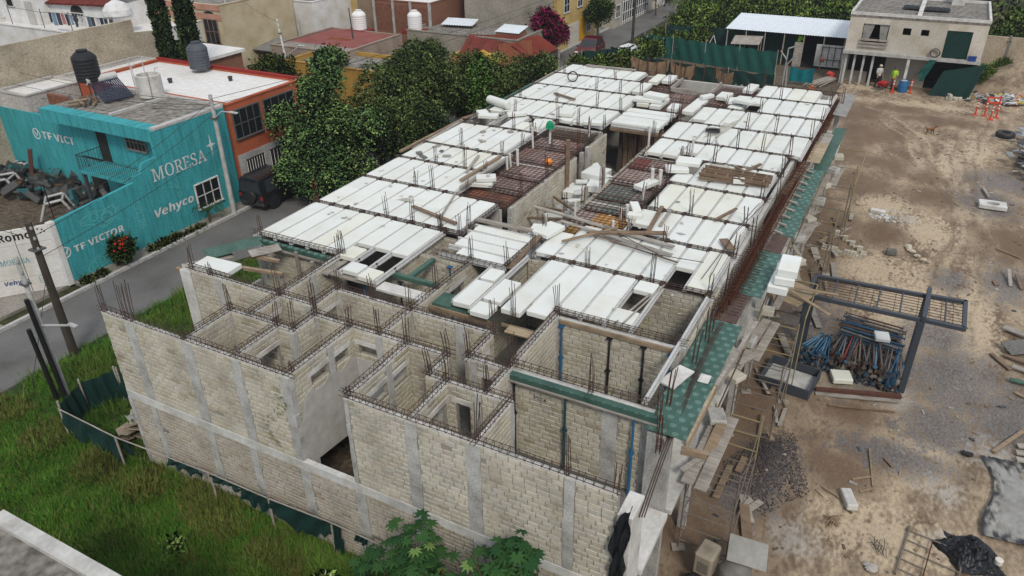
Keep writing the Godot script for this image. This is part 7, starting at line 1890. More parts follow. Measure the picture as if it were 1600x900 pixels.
func street_side() -> void:
	var cp := mat("car_paint", Color(1, 1, 1), 0.3)
	cp.clearcoat_enabled = true; cp.clearcoat = 0.6; cp.clearcoat_roughness = 0.1
	mat("white_paint", Color(0.76, 0.78, 0.78), 0.85, "soft", 1.3, "damp", 0.6)
	mat("drawing", Color(0.12, 0.42, 0.42), 0.8)
	mat("ink", Color(0.015, 0.016, 0.02), 0.8)
	mat("ink_teal", Color(0.06, 0.25, 0.3), 0.8)
	mat("ink_blue", Color(0.02, 0.05, 0.16), 0.8)
	var m: MB
	var t := thing("teal_workshop", "teal painted workshop with white lettering along its street wall and a junk-filled yard", "workshop", V(-12.5, 0, -11.0))
	var off := V(12.5, 0, 11.0)
	var poly := PackedVector2Array([Vector2(-6.1, 0), Vector2(-16.2, 0), Vector2(-16.2, 5.15), Vector2(-11.75, 5.2), Vector2(-11.75, 4.0), Vector2(-10.95, 3.95), Vector2(-10.75, 3.55), Vector2(-10.3, 3.5), Vector2(-10.3, 3.25), Vector2(-6.1, 2.95)])
	m = MB.new()
	m.prism(poly, func(q): return V(-12.4, q.y, q.x) + off, V(-0.18, 0, 0))
	part(m, "street_wall", "teal", t)
	m = MB.new()
	m.bx(-20.2 + 12.5, 2.6, -12.98 + 11, -12.6 + 12.5, 5.0, -12.8 + 11); m.bx(-20.2 + 12.5, 0, -12.98 + 11, -12.6 + 12.5, 2.4, -12.8 + 11); m.bx(-32 + 12.5, 0, -13.4 + 11, -20.2 + 12.5, 4.2, -13.2 + 11)
	m.bx(-20.2 + 12.5, 0, -17.0 + 11, -20.0 + 12.5, 5.0, -13 + 11); m.bx(-20.2 + 12.5, 0, -16.4 + 11, -12.58 + 12.5, 5.0, -16.2 + 11)
	part(m, "yard_wall", "teal", t)
	m = MB.new(); m.bx(-21.0 + 12.5, 4.95, -12.7 + 11, -12.58 + 12.5, 5.18, -12.0 + 11); m.bx(-21.0 + 12.5, 4.55, -12.15 + 11, -12.58 + 12.5, 4.948, -12.0 + 11)
	part(m, "roof_fascia", "teal", t)
	m = MB.new(); m.bx(-20.9 + 12.5, 4.94, -16.3 + 11, -12.6 + 12.5, 5.16, -12.7 + 11); part(m, "roof", "roof_old", t)
	m = MB.new(); m.col = Color(1.8, 1.7, 1.5); m.bx(-20.6 + 12.5, 5.161, -16.0 + 11, -16.6 + 12.5, 5.2, -13.2 + 11); part(m, "roof_screed", "roof_old", t)
	m = MB.new(); m.col = Color(1.3, 1.2, 1.0)
	for q in [[-20.9, -16.4, -12.6, -16.2], [-12.75, -16.2, -12.4, -12.0], [-16.5, -16.2, -16.3, -12.7]]: m.bx(q[0] + 12.5, 5.17, q[1] + 11, q[2] + 12.5, 5.3, q[3] + 11)
	part(m, "roof_kerb", "concrete", t)
	for q in [[-17.7, 2.6, 0.7, 2.0, -12.79], [-18.9, 0.0, 1.2, 2.1, -12.79], [-16.0, 0.2, 0.9, 1.9, -12.79]]:
		m = MB.new(); m.col = grey(0.9); m.bx(q[0] + 12.5 - q[2] / 2, q[1], q[4] + 11, q[0] + 12.5 + q[2] / 2, q[1] + q[3], q[4] + 11.04); part(m, "door", "void", t)
	window(t, -15.1, 4.0, 1.4, 0.8, V(0, 0, -12.78) + off, 0.0, Color(0.25, 0.23, 0.2), 4)
	window(t, 0, 1.33, 1.5, 1.26, V(-12.38, 0, -14.16) + off, PI / 2, grey(0.75), 2)
	m = MB.new(); m.bx(-18.0 + 12.5, 2.42, -12.8 + 11, -12.6 + 12.5, 2.58, -11.3 + 11); part(m, "balcony_slab", "teal", t)
	m = MB.new()
	for k in 34: m.tube(V(-18.0 + 0.16 * k, 2.58, -11.35) + off, V(-18.0 + 0.16 * k, 3.35, -11.35) + off, 0.012, 4)
	m.tube(V(-18, 3.36, -11.35) + off, V(-12.7, 3.36, -11.35) + off, 0.02, 5); m.tube(V(-18, 3.36, -11.35) + off, V(-18, 3.36, -12.8) + off, 0.02, 5)
	for k in 9: m.tube(V(-18, 2.58, -11.4 - 0.16 * k) + off, V(-18, 3.35, -11.4 - 0.16 * k) + off, 0.012, 4)
	part(m, "balcony_railing", "wire", t)
	m = MB.new(); m.cbox(V(-17.9, 1.2, -11.45) + off, V(0.16, 2.4, 0.16), 0.01); part(m, "balcony_post", "steel_grey", t)
	var R := V(0, 0, -1)
	lettering(t, "MORESA", V(-12.385, 2.92, -11.28) + off, R, 3.25, 0.62, "white_paint", "Droid Serif", false)
	var star := PackedVector2Array([Vector2(0, 0.55), Vector2(0.06, 0.07), Vector2(0.3, 0), Vector2(0.06, -0.07), Vector2(0, -0.6), Vector2(-0.06, -0.07), Vector2(-0.3, 0), Vector2(-0.06, 0.07)])
	m = MB.new(); m.prism(star, func(q): return V(-12.392, 3.6 + q.y, -14.95 - q.x) + off, V(0.016, 0, 0)); part(m, "star_mark", "white_paint", t)
	lettering(t, "Vehyco", V(-12.385, 1.08, -10.8) + off, R, 2.38, 0.56, "white_paint", "Droid Sans", true, true)
	lettering(t, "TF VICTOR", V(-12.385, 1.32, -6.68) + off, R, 2.5, 0.3, "white_paint", "Droid Sans", true)
	m = MB.new()
	for i in 28:
		var a := TAU * i / 28; var b := TAU * (i + 1) / 28
		var pt := func(g: float, r: float) -> Vector3: return V(-12.386, 1.5 + sin(g) * r, -6.27 - cos(g) * r) + off
		m.quad(pt.call(a, 0.2), pt.call(a, 0.26), pt.call(b, 0.26), pt.call(b, 0.2))
	m.bar(V(-12.386, 1.6, -6.14) + off, V(-12.386, 1.37, -6.27) + off, 0.008, 0.07, V(0, 0.5, 0.8)); m.bar(V(-12.386, 1.37, -6.27) + off, V(-12.386, 1.65, -6.43) + off, 0.008, 0.07, V(0, 0.5, -0.8))
	part(m, "round_mark", "white_paint", t)
	var o := V(-12.4, 0, 0) + off
	outline(t, [[Vector2(7.3, 2.55), Vector2(7.9, 2.75), Vector2(8.5, 2.6), Vector2(9.0, 2.7), Vector2(9.1, 2.45), Vector2(8.8, 2.0), Vector2(8.3, 1.85), Vector2(7.8, 2.2), Vector2(7.3, 2.35), Vector2(7.3, 2.55)], ring(7.95, 2.48, 0.2, 0.17), ring(8.55, 2.28, 0.28, 0.25), ring(8.55, 2.28, 0.22, 0.19), ring(9.0, 2.58, 0.05, 0.05), ring(7.4, 2.45, 0.05, 0.05), ring(8.3, 1.93, 0.05, 0.05)], V(o.x, 0, off.z), R, "drawing", 0.022)
	outline(t, [[Vector2(10.0, 2.3), Vector2(10.3, 2.35), Vector2(10.3, 1.1), Vector2(10.0, 1.05), Vector2(10.0, 2.3)], [Vector2(10.0, 1.8), Vector2(10.3, 1.85)], [Vector2(10.0, 1.4), Vector2(10.3, 1.45)], ring(10.15, 2.05, 0.08, 0.1), ring(10.15, 1.25, 0.07, 0.09)], V(o.x, 0, off.z), R, "drawing", 0.02)
	outline(t, [[Vector2(7.0, 0.25), Vector2(7.2, 0.6), Vector2(8.7, 0.95), Vector2(8.8, 0.7), Vector2(8.6, 0.4), Vector2(7.2, 0.1), Vector2(7.0, 0.25)], ring(7.35, 0.38, 0.13, 0.16), ring(7.75, 0.48, 0.13, 0.16), ring(8.15, 0.58, 0.13, 0.16), ring(8.5, 0.68, 0.12, 0.15)], V(o.x, 0, off.z), R, "drawing", 0.022)
	outline(t, [[Vector2(12.1, 2.4), Vector2(12.5, 2.2), Vector2(12.6, 2.5)], [Vector2(12.1, 2.6), Vector2(12.7, 2.1)], ring(12.5, 1.85, 0.1, 0.12), [Vector2(15.1, 2.2), Vector2(15.7, 2.5), Vector2(15.9, 2.2), Vector2(15.3, 1.8), Vector2(15.1, 2.2)], ring(15.5, 2.15, 0.15, 0.12)], V(o.x, 0, off.z), R, "drawing", 0.02)
	lettering(t, "TF VICT", V(-23.5, 2.85, -13.19) + off, V(1, 0, 0), 2.7, 0.42, "white_paint", "Droid Sans", true)
	m = MB.new()
	for i in 24:
		var a := TAU * i / 24; var b := TAU * (i + 1) / 24
		var pt := func(g: float, r: float) -> Vector3: return V(-24.0 + cos(g) * r, 3.05 + sin(g) * r, -13.19) + off
		m.quad(pt.call(a, 0.25), pt.call(a, 0.32), pt.call(b, 0.32), pt.call(b, 0.25))
	m.bar(V(-24.14, 3.18, -13.19) + off, V(-24.0, 2.9, -13.19) + off, 0.07, 0.008, Vector3.BACK); m.bar(V(-24.0, 2.9, -13.19) + off, V(-23.82, 3.22, -13.19) + off, 0.07, 0.008, Vector3.BACK)
	part(m, "round_mark", "white_paint", t)
	var ga := V(-12.5, 0, -6.1); var gd := V(-1.49, 0, 1.87).normalized()
	t = thing("white_gate", "white corner gate with dark painted lettering beside the teal wall", "gate", ga)
	for k in 3:
		m = MB.new(); m.col = vary(grey(0.72), 0.02); m.bar(gd * (0.1 + 1.35 * k), gd * (1.42 + 1.35 * k), 0.12, 2.9 - 0.02 * k); 
		for i in m.v.size(): m.v[i] += V(0, 1.46, 0)
		part(m, "panel", "stucco", t)
	m = MB.new(); m.col = grey(0.7); m.cbox(V(0, 1.5, 0), V(0.28, 3.0, 0.28), 0.02); part(m, "pillar", "stucco", t)
	for y in [0.75, 1.55, 2.25]:
		m = MB.new(); m.col = grey(0.55)
		var w := gd.cross(Vector3.UP) * -0.064
		if w.x < 0: w = -w
		m.bar(gd * 0.1 + V(0, y, 0) + w, gd * 4.0 + V(0, y, 0) + w, 0.01, 0.02); part(m, "rail", "stucco", t)
	var gn := (-gd).cross(Vector3.UP)
	for q in [["Romo", 2.0, 2.45, 1.2, 0.34, "ink", true, false], ["MORESA", 2.25, 1.4, 1.1, 0.24, "ink_teal", false, false], ["Vehyco", 2.4, 0.42, 0.95, 0.26, "ink_blue", true, true]]:
		lettering(t, q[0], gd * q[1] + V(0, q[2], 0) + gn * 0.066, -gd, q[3], q[4], q[5], "Droid Serif" if q[0] == "MORESA" else "Droid Sans", q[6], q[7])
	outline(t, [ring(0.0, 0.32, 0.2, 0.09), [Vector2(-0.2, 0.32), Vector2(-0.2, 0.08), Vector2(0.0, 0.0), Vector2(0.2, 0.08), Vector2(0.2, 0.32)], [Vector2(-0.2, 0.2), Vector2(0.0, 0.12), Vector2(0.2, 0.2)], ring(0.0, 0.08, 0.06, 0.05)], gd * 0.85 + V(0, 0.3, 0) + gn * 0.062, -gd, "ink_teal", 0.014)
	m = MB.new()
	for q in [[0.35, 2.75], [0.42, 2.62], [0.28, 2.66], [0.5, 2.8]]: m.box(gd * q[0] + V(0, q[1], 0) + gn * 0.066, V(0.06, 0.06, 0.012), Basis(-gd, Vector3.UP, gn))
	part(m, "dot_marks", "ink", t)
	tank(V(-20.1, 6.1, -14.6), 0.62, 1.55, Color(0.02, 0.022, 0.024), "paint", "black water tank on a thin stand on the teal workshop's roof")
	t = thing("tank_stand", "thin steel stand under the black water tank", "stand", V(-20.1, 5.2, -14.6))
	for q in [[-0.4, -0.4], [0.4, -0.4], [0.4, 0.4], [-0.4, 0.4]]:
		m = MB.new(); m.tube(V(q[0], 0, q[1]), V(q[0], 0.9, q[1]), 0.03, 5); part(m, "leg", "rebar_rust", t)
	m = MB.new(); m.lathe(V(0, 0.86, 0), [Vector2(0, 0), Vector2(0.6, 0), Vector2(0.6, 0.04), Vector2(0, 0.04)], 12); part(m, "top_plate", "rebar_rust", t)
	t = thing("drum", "squat cream concrete drum on the teal workshop's roof", "tank", V(-17.3, 5.25, -16.0))
	m = MB.new(); m.col = Color(1.25, 1.2, 1.05); m.lathe(Vector3.ZERO, [Vector2(0.62, 0), Vector2(0.62, 1.1), Vector2(0.54, 1.12), Vector2(0.54, 0.9), Vector2(0, 0.88)], 18); part(m, "shell", "concrete_pale", t)
	m = MB.new(); m.tube(V(0.5, 0, 0.42), V(0.55, 1.3, 0.4), 0.025, 6); part(m, "pipe", "wood_grey", t)
	t = thing("solar_heater", "tilted solar water heater with dark tubes on the teal workshop's roof", "solar heater", V(-18.6, 5.2, -14.6), 0.15)
	m = MB.new(); m.col = grey(0.6); m.lathe(V(-1.0, 0.95, -0.5), [Vector2(0, -0.8), Vector2(0.2, -0.8), Vector2(0.22, 0), Vector2(0.2, 0.8), Vector2(0, 0.8)], 14, V(0.35, 0, -1).normalized()); part(m, "cylinder", "paint", t)
	for k in 16:
		m = MB.new()
		var sft := V(0.35, 0, -1).normalized() * (-0.75 + 0.1 * k)
		m.tube(V(-0.9, 0.85, -0.5) + sft, V(0.55, 0.12, 0.1) + sft, 0.04, 6); part(m, "vacuum_tube", "solar", t)
	for q in [V(-0.75, 0, 0.3), V(-1.1, 0, -1.2)]:
		m = MB.new(); m.tube(q, q + V(-0.1, 0.9, 0), 0.025, 5); part(m, "leg", "steel_grey", t)
	for k in 18:
		m = MB.new(); m.col = [Color(0.2, 0.12, 0.07), grey(0.1), Color(0.3, 0.22, 0.15)][k % 3]
		m.cbox(Vector3.ZERO, V(rng.randf_range(0.4, 1.1), 0.1, 0.12), 0.02)
		var p := single(m, "roof_scrap", "paint", "piece of scrap timber in the heap under the black tank", "scrap", "scrap heap under the black tank")
		p.position = V(-19.3 + rng.randfn() * 0.4, 5.22 + 0.05 * (k % 5), -13.4 + rng.randfn() * 0.3); p.rotation = V(rng.randf_range(-0.3, 0.3), rng.randf() * 3, rng.randf_range(-0.3, 0.3))
	for q in [[-18.4, 1.9, -15.9], [-18.0, 1.6, -15.7], [-17.6, 2.0, -16.1], [-16.9, 1.5, -16.2]]:
		m = MB.new(); m.col = grey(0.6); m.path([Vector3.ZERO, V(0, q[1], 0), V(0.25, q[1] + 0.02, 0)], 0.025, 5)
		single(m, "vent_pipe", "paint", "thin white pipe standing on the teal workshop's roof", "pipe", "thin pipes on the workshop roof").position = V(q[0], 5.2, q[2])
	var junk := [[-27.5, -14.8, "white tubular bumper frame in the workshop yard", 1], [-26.0, -12.6, "white steel trestle end in the workshop yard", 2], [-20.6, -11.9, "white scooter leaning in the workshop yard", 3]]
	for q in junk:
		t = thing("tube_trestle", q[2], "frame", V(q[0] + 1.0, 0, q[1] + 1.5), 0.3 * q[3])
		for s in [-1, 1]:
			m = MB.new(); m.col = grey(0.5); m.path([V(-0.7, 0.1, 0.5 * s), V(-0.3, 1.0, 0.5 * s), V(0.5, 1.1, 0.5 * s), V(0.9, 0.2, 0.5 * s)], 0.07, 7); part(m, "side_tube", "paint", t)
		for x in [-0.3, 0.5]:
			m = MB.new(); m.col = grey(0.5); m.tube(V(x, 1.02, -0.5), V(x, 1.02, 0.5), 0.06, 7); part(m, "cross_tube", "paint", t)
	m = MB.new()
	for k in 260:
		m.col = [grey(0.03), grey(0.08), Color(0.12, 0.07, 0.04), Color(0.03, 0.12, 0.13), grey(0.3), Color(0.2, 0.03, 0.03)][[0, 0, 0, 1, 1, 1, 2, 3, 4, 0][rng.randi() % 10]]
		m.cbox(V(rng.randf_range(-29, -18.5), 0.2 + rng.randf() * 0.7, -12.3 + 0.7 * rng.randfn()), V(rng.randf_range(0.15, 1.0), rng.randf_range(0.1, 0.6), rng.randf_range(0.1, 0.6)), 0.03, Basis.from_euler(V(rng.randf_range(-0.7, 0.7), rng.randf() * 6, rng.randf_range(-0.7, 0.7))))
	tag(struct(m, "yard_junk", "paint"), "dark jumble of car parts along the workshop yard's wall", "scrap").set_meta("kind", "stuff")
	board(V(-29.0, 0.7, -11.6), V(-25.2, 0.7, -12.3), 0.5, 0.4, "wood_brown", "long brown trough in the workshop yard", "trough", "trough")
	board(V(-24.4, 0, -12.2), V(-24.1, 2.3, -12.6), 0.3, 0.2, "mesh_rust", "reddish post standing in the workshop yard", "yard_post", "post", "", 1.8)
	m = MB.new()
	m.grid(14, 8, func(i, j): return V(-0.9 + 1.8 * i / 14.0, 0.05 + 0.5 * sqrt(maxf(0, 1.0 - pow(i / 7.0 - 1, 2))) * sqrt(maxf(0, 1.0 - pow(j / 4.0 - 1, 2))), -0.8 + 1.6 * j / 8.0))
	single(m, "covered_cart", "black_sheet", "grey covered car bonnet behind the teal wall", "cover").position = V(-14.6, 0.6, -8.4)
	m = MB.new(); m.col = Color(0.28, 0.3, 0.33)
	for q in [[-13.2, 2.4, -6.6, 3.9]]: m.tube(V(0, 0, 0), V(0.02, 1.6, 0), 0.025, 5)
	single(m, "thin_mast", "rebar_rust", "thin mast on the corner of the teal wall", "mast").position = V(-12.6, 2.95, -6.4)
	t = house("orange_house", "orange house with a broad white roof and barred windows beyond the teal workshop", -24.0, -12.4, -16.45, -22.0, 0, 5.1, Color(0.46, 0.125, 0.06), "stucco", "roof_white", 0.1)
	var ho := V(-(-24.0 - 12.4) / 2, 0, 16.45)
	for q in [[-17.6, 1.9], [-20.0, 2.3]]: window(t, 0, 4.1, q[1], 1.5, V(-12.38, 0, q[0]) + ho, PI / 2, grey(0.12), 3)
	m = MB.new(); m.col = grey(0.5); m.bx(-12.39, 0, -22.0, -12.35, 2.5, -16.5)
	for i in m.v.size(): m.v[i] += ho
	part(m, "lower_facade", "stucco_old", t)
	for q in [[-17.6, 1.3], [-19.6, 1.8]]:
		m = MB.new(); m.col = grey(0.8)
		m.box(V(-12.33, 1.1, q[0]) + ho, V(0.04, 2.1, q[1]))
		part(m, "gate", "void", t)
		m = MB.new()
		for k in 8: m.tube(V(-12.3, 0.1, q[0] - q[1] / 2 + q[1] * k / 7) + ho, V(-12.3, 2.1, q[0] - q[1] / 2 + q[1] * k / 7) + ho, 0.018, 4)
		part(m, "gate_bars", "paint", t)
	m = MB.new(); m.col = Color(0.3, 0.03, 0.025); m.bx(-24, 5.2, -22.05, -12.4, 5.36, -21.85)
	for i in m.v.size(): m.v[i] += ho
	part(m, "roof_edge", "stucco", t)
	for q in [[-19.0, -18.6, "small dark pot on the white roof, right"], [-20.6, -18.4, "small dark pot on the white roof, left"], [-16.2, -20.4, "dark scrap of hose on the white roof"]]:
		m = MB.new(); m.col = grey(0.05); m.lathe(Vector3.ZERO, [Vector2(0.1, 0), Vector2(0.14, 0.24), Vector2(0.1, 0.24), Vector2(0, 0.1)], 10); single(m, "roof_pot", "plastic", q[2], "pot").position = V(q[0], 5.12, q[1])
	tank(V(-19.4, 5.35, -21.2), 0.6, 1.5, Color(0.09, 0.1, 0.12), "paint", "dark grey water tank at the far edge of the white roof")
	pole(V(-11.5, 0, -14.75), V(-11.45, 6.3, -14.75), 0.13, "concrete", "pale concrete pole against the teal wall by its window")
	pole(V(-7.2, 0, -2.55), V(-7.25, 5.5, -2.6), 0.16, "pole_wood", "thick dark wooden pole at the road's edge in front of the gate")
	pole(V(-5.35, 0, -0.9), V(-5.4, 5.4, -0.95), 0.1, "concrete", "pale grey pole behind the two black tubes at the lower left")
	for q in [[-5.15, -0.72, 4.0, "taller black tube bound to the pale grey pole"], [-5.35, -0.55, 2.9, "shorter black tube bound to the pale grey pole"]]:
		m = MB.new(); m.col = grey(0.012); m.tube(Vector3.ZERO, V(-0.1, q[2], 0), 0.085, 10, 0.075, true); single(m, "black_tube", "paint", q[3], "tube").position = V(q[0], 0, q[1])
	m = MB.new(); m.col = grey(0.4); m.tube(Vector3.ZERO, V(1.1, 0.15, -0.3), 0.05, 8, 0.04, true); m.cbox(V(1.2, 0.17, -0.33), V(0.4, 0.09, 0.16), 0.03)
	single(m, "lamp_arm", "paint", "grey lamp arm between the pale grey pole and the dark wooden pole", "lamp arm").position = V(-5.3, 2.9, -0.9)
	m = MB.new(); m.col = grey(0.5); m.path([Vector3.ZERO, V(0.5, 0.35, 0), V(1.1, 0.4, 0)], 0.03, 6); m.cbox(V(1.3, 0.4, 0), V(0.5, 0.08, 0.18), 0.03)
	single(m, "street_lamp", "paint", "street lamp arm on the pale concrete pole by the teal wall", "street lamp").position = V(-11.4, 5.2, -14.75)
	pole(V(-5.6, 0, -57.9), V(-5.5, 8.5, -57.9), 0.14, "pole_wood", "dark wooden pole at the far street corner")
	for q in [[V(-7.2, 5.3, -2.6), V(-11.45, 6.0, -14.75), 0.25, "wire from the dark wooden pole to the pole by the teal wall, upper"], [V(-7.2, 5.0, -2.6), V(-11.45, 5.4, -14.75), 0.3, "wire from the dark wooden pole to the pole by the teal wall, lower"], [V(-7.2, 4.2, -2.6), V(-12.4, 3.4, -15.6), 0.15, "wire slanting across the teal wall's lettering"], [V(-7.2, 5.2, -2.6), V(-24, 5.8, -3.0), 0.3, "wire leaving the dark wooden pole to the left, upper"], [V(-7.2, 4.9, -2.6), V(-24, 5.4, -2.6), 0.35, "wire leaving the dark wooden pole to the left, lower"], [V(-11.45, 6.1, -14.75), V(-5.5, 8.0, -57.9), 0.8, "long wire along the street from the teal wall to the far corner, upper"], [V(-11.45, 5.8, -14.75), V(-5.5, 7.6, -57.9), 0.9, "long wire along the street from the teal wall to the far corner, lower"], [V(-7.2, 3.6, -2.6), V(-5.1, 1.1, 0.2), 0.05, "thin stay wire from the dark wooden pole to the net fence"], [V(-11.45, 6.0, -14.75), V(-32, 6.0, -15.2), 0.5, "wire over the workshop yard, upper one of three"], [V(-11.45, 5.8, -14.75), V(-32, 5.4, -14.4), 0.5, "wire over the workshop yard, middle one of three"], [V(-11.45, 5.6, -14.75), V(-32, 5.0, -13.8), 0.5, "wire over the workshop yard, lowest of three"]]: wire(q[0], q[1], q[2], q[3])
	car(V(-11.0, 0, -17.6), PI / 2, "boxy dark off-road car parked by the orange house", Color(0.012, 0.014, 0.018), 4.0, 1.75, 1.75, true)
	car(V(-8.65, 0, -55.2), -PI / 2 + 0.1, "dark red car parked on the far street, facing the camera", Color(0.09, 0.006, 0.012), 4.2, 1.75, 1.5)
	car(V(-4.6, 0, -53.6), -PI / 2 - 0.2, "white car half hidden behind the shrubs at the far street", Color(0.6, 0.6, 0.6), 4.2, 1.75, 1.45)
	t = thing("flat_roof_house", "grey flat-roofed building with a pale rim cut by the lower left corner", "building", V(9.5, 0, 10.0))
	m = MB.new(); m.bx(-5.8, 0, -4.55, 6.0, 4.35, 8.0); part(m, "wall", "stucco_old", t)
	m = MB.new(); m.col = grey(1.25); m.grid(20, 20, func(i, j): return V(-5.65 + 11.6 * i / 20.0, 4.4 + hn.get_noise_2d(i * 5, j * 5) * 0.02, -4.4 + 12.0 * j / 20.0)); part(m, "roof", "roof_old", t)
	for q in [[-5.9, -4.65, 6.0, -4.35], [-5.9, -4.35, -5.62, 8.0]]:
		m = MB.new(); m.col = grey(0.8); m.bx(q[0], 4.3, q[1], q[2], 4.52, q[3]); part(m, "rim", "concrete_pale", t)
	t = thing("site_fence", "torn dark green net fence on a pale rail before the front wall", "net fence", V(-3.2, 0, 0.5))
	var fp := [V(-3.2, 0, 0.5), V(-0.4, 0, 0.62), V(3.3, 0, 0.42), V(5.4, 0, 0.36), V(7.5, 0, 0.3), V(9.4, 0, 0.3)]
	m = MB.new(); m.col = grey(1.9)
	var rp := []
	for p in fp: rp.append(p + V(3.2, 1.22 + rng.randf_range(-0.04, 0.04), -0.5))
	m.path(rp, 0.022, 6); part(m, "rail", "wood_grey", t)
	for p in fp:
		m = MB.new(); m.tube(p + V(3.2, 0, -0.5), p + V(3.2, 1.25, -0.5), 0.035, 6); part(m, "post", "wood_grey", t)
	for q in [[0, 0.0, 1.0, 1.1, 0.0], [1, 0.08, 0.16, 0.5, 0.3], [1, 0.55, 0.9, 0.35, 0.2], [2, 0.0, 0.5, 0.3, 0.1], [2, 0.5, 1.0, 0.55, 0.0], [3, 0.0, 1.0, 0.8, 0.0], [4, 0.0, 0.15, 1.1, 0.0], [4, 0.4, 0.6, 0.3, 0.2]]:
		var a: Vector3 = rp[q[0]]; var b: Vector3 = rp[q[0] + 1]
		m = MB.new()
		var sd := rng.randf() * 9
		m.grid(16, 6, func(i, j): return a.lerp(b, lerpf(q[1], q[2], i / 16.0)) + V(0, -(q[3] * (0.95 + 0.6 * hn.get_noise_2d(i * 4 + sd * 30, 5))) * j / 6.0, 0.05 * sin(i * 1.1 + sd + j)))
		part(m, "netting", "net_green", t)
	net_fence([V(-3.25, 0, 0.45), V(-3.7, 0, -0.6), V(-3.3, 0, -1.6)], 1.3, "net_green", "dark green net panel at the end of the torn fence by the poles", 0.05)
	net_fence([V(-3.25, 0, -1.65), V(-0.1, 0, -2.2)], 1.25, "net_green", "dark green net panel running from the poles to the building's corner", 0.08)
	for k in 11:
		m = MB.new(); m.col = vary(Color(0.9, 0.8, 0.68), 0.3); m.cbox(Vector3.ZERO, V(rng.randf_range(0.5, 1.1), 0.04, rng.randf_range(0.15, 0.45)), 0.008)
		var p := single(m, "broken_board", "wood_grey", "broken board in the rubbish heap between net and wall corner", "board", "rubbish heap at the wall corner")
		p.position = V(-1.3 + rng.randfn() * 0.4, 0.15 + 0.06 * k, -0.45 + rng.randfn() * 0.3); p.rotation = V(rng.randf_range(-0.4, 0.4), rng.randf() * 3, rng.randf_range(-0.5, 0.5))
	m = MB.new(); m.grid(10, 8, func(i, j): return V(-0.5 + i * 0.1, 0.1 + 0.25 * absf(sin(i * 0.8 + j)), -0.4 + j * 0.1)); single(m, "grey_sheet", "grey_sheet", "grey sheet in the rubbish heap at the wall corner", "sheet").position = V(-0.9, 0.6, -0.8)

# ---------- neighbouring houses across the street ----------
func tiled_roof(parent: Node3D, a: Vector3, b: Vector3, c: Vector3, d: Vector3, called := "tiled_roof", tint := Color(1, 1, 1), n := 14) -> void:
	var m := MB.new()
	for i in n:
		var f0 := float(i) / n; var f1 := float(i + 1) / n
		m.col = tint * rng.randf_range(0.85, 1.12)
		var up := (b - a).cross(d - a).normalized()
		if up.y < 0: up = -up
		var fm := (f0 + f1) / 2
		var e0 := a.lerp(b, f0); var e1 := a.lerp(b, fm) + up * 0.07; var e2 := a.lerp(b, f1)
		var r0 := d.lerp(c, f0); var r1 := d.lerp(c, fm) + up * 0.07; var r2 := d.lerp(c, f1)
		m.quad(e0, e1, r1, r0); m.quad(e1, e2, r2, r1)
	m.col = tint
	m.quad(a - V(0, 0.08, 0), d - V(0, 0.08, 0), c - V(0, 0.08, 0), b - V(0, 0.08, 0)); m.quad(a - V(0, 0.08, 0), b - V(0, 0.08, 0), b, a)
	part(m, called, "roof_tile", parent)

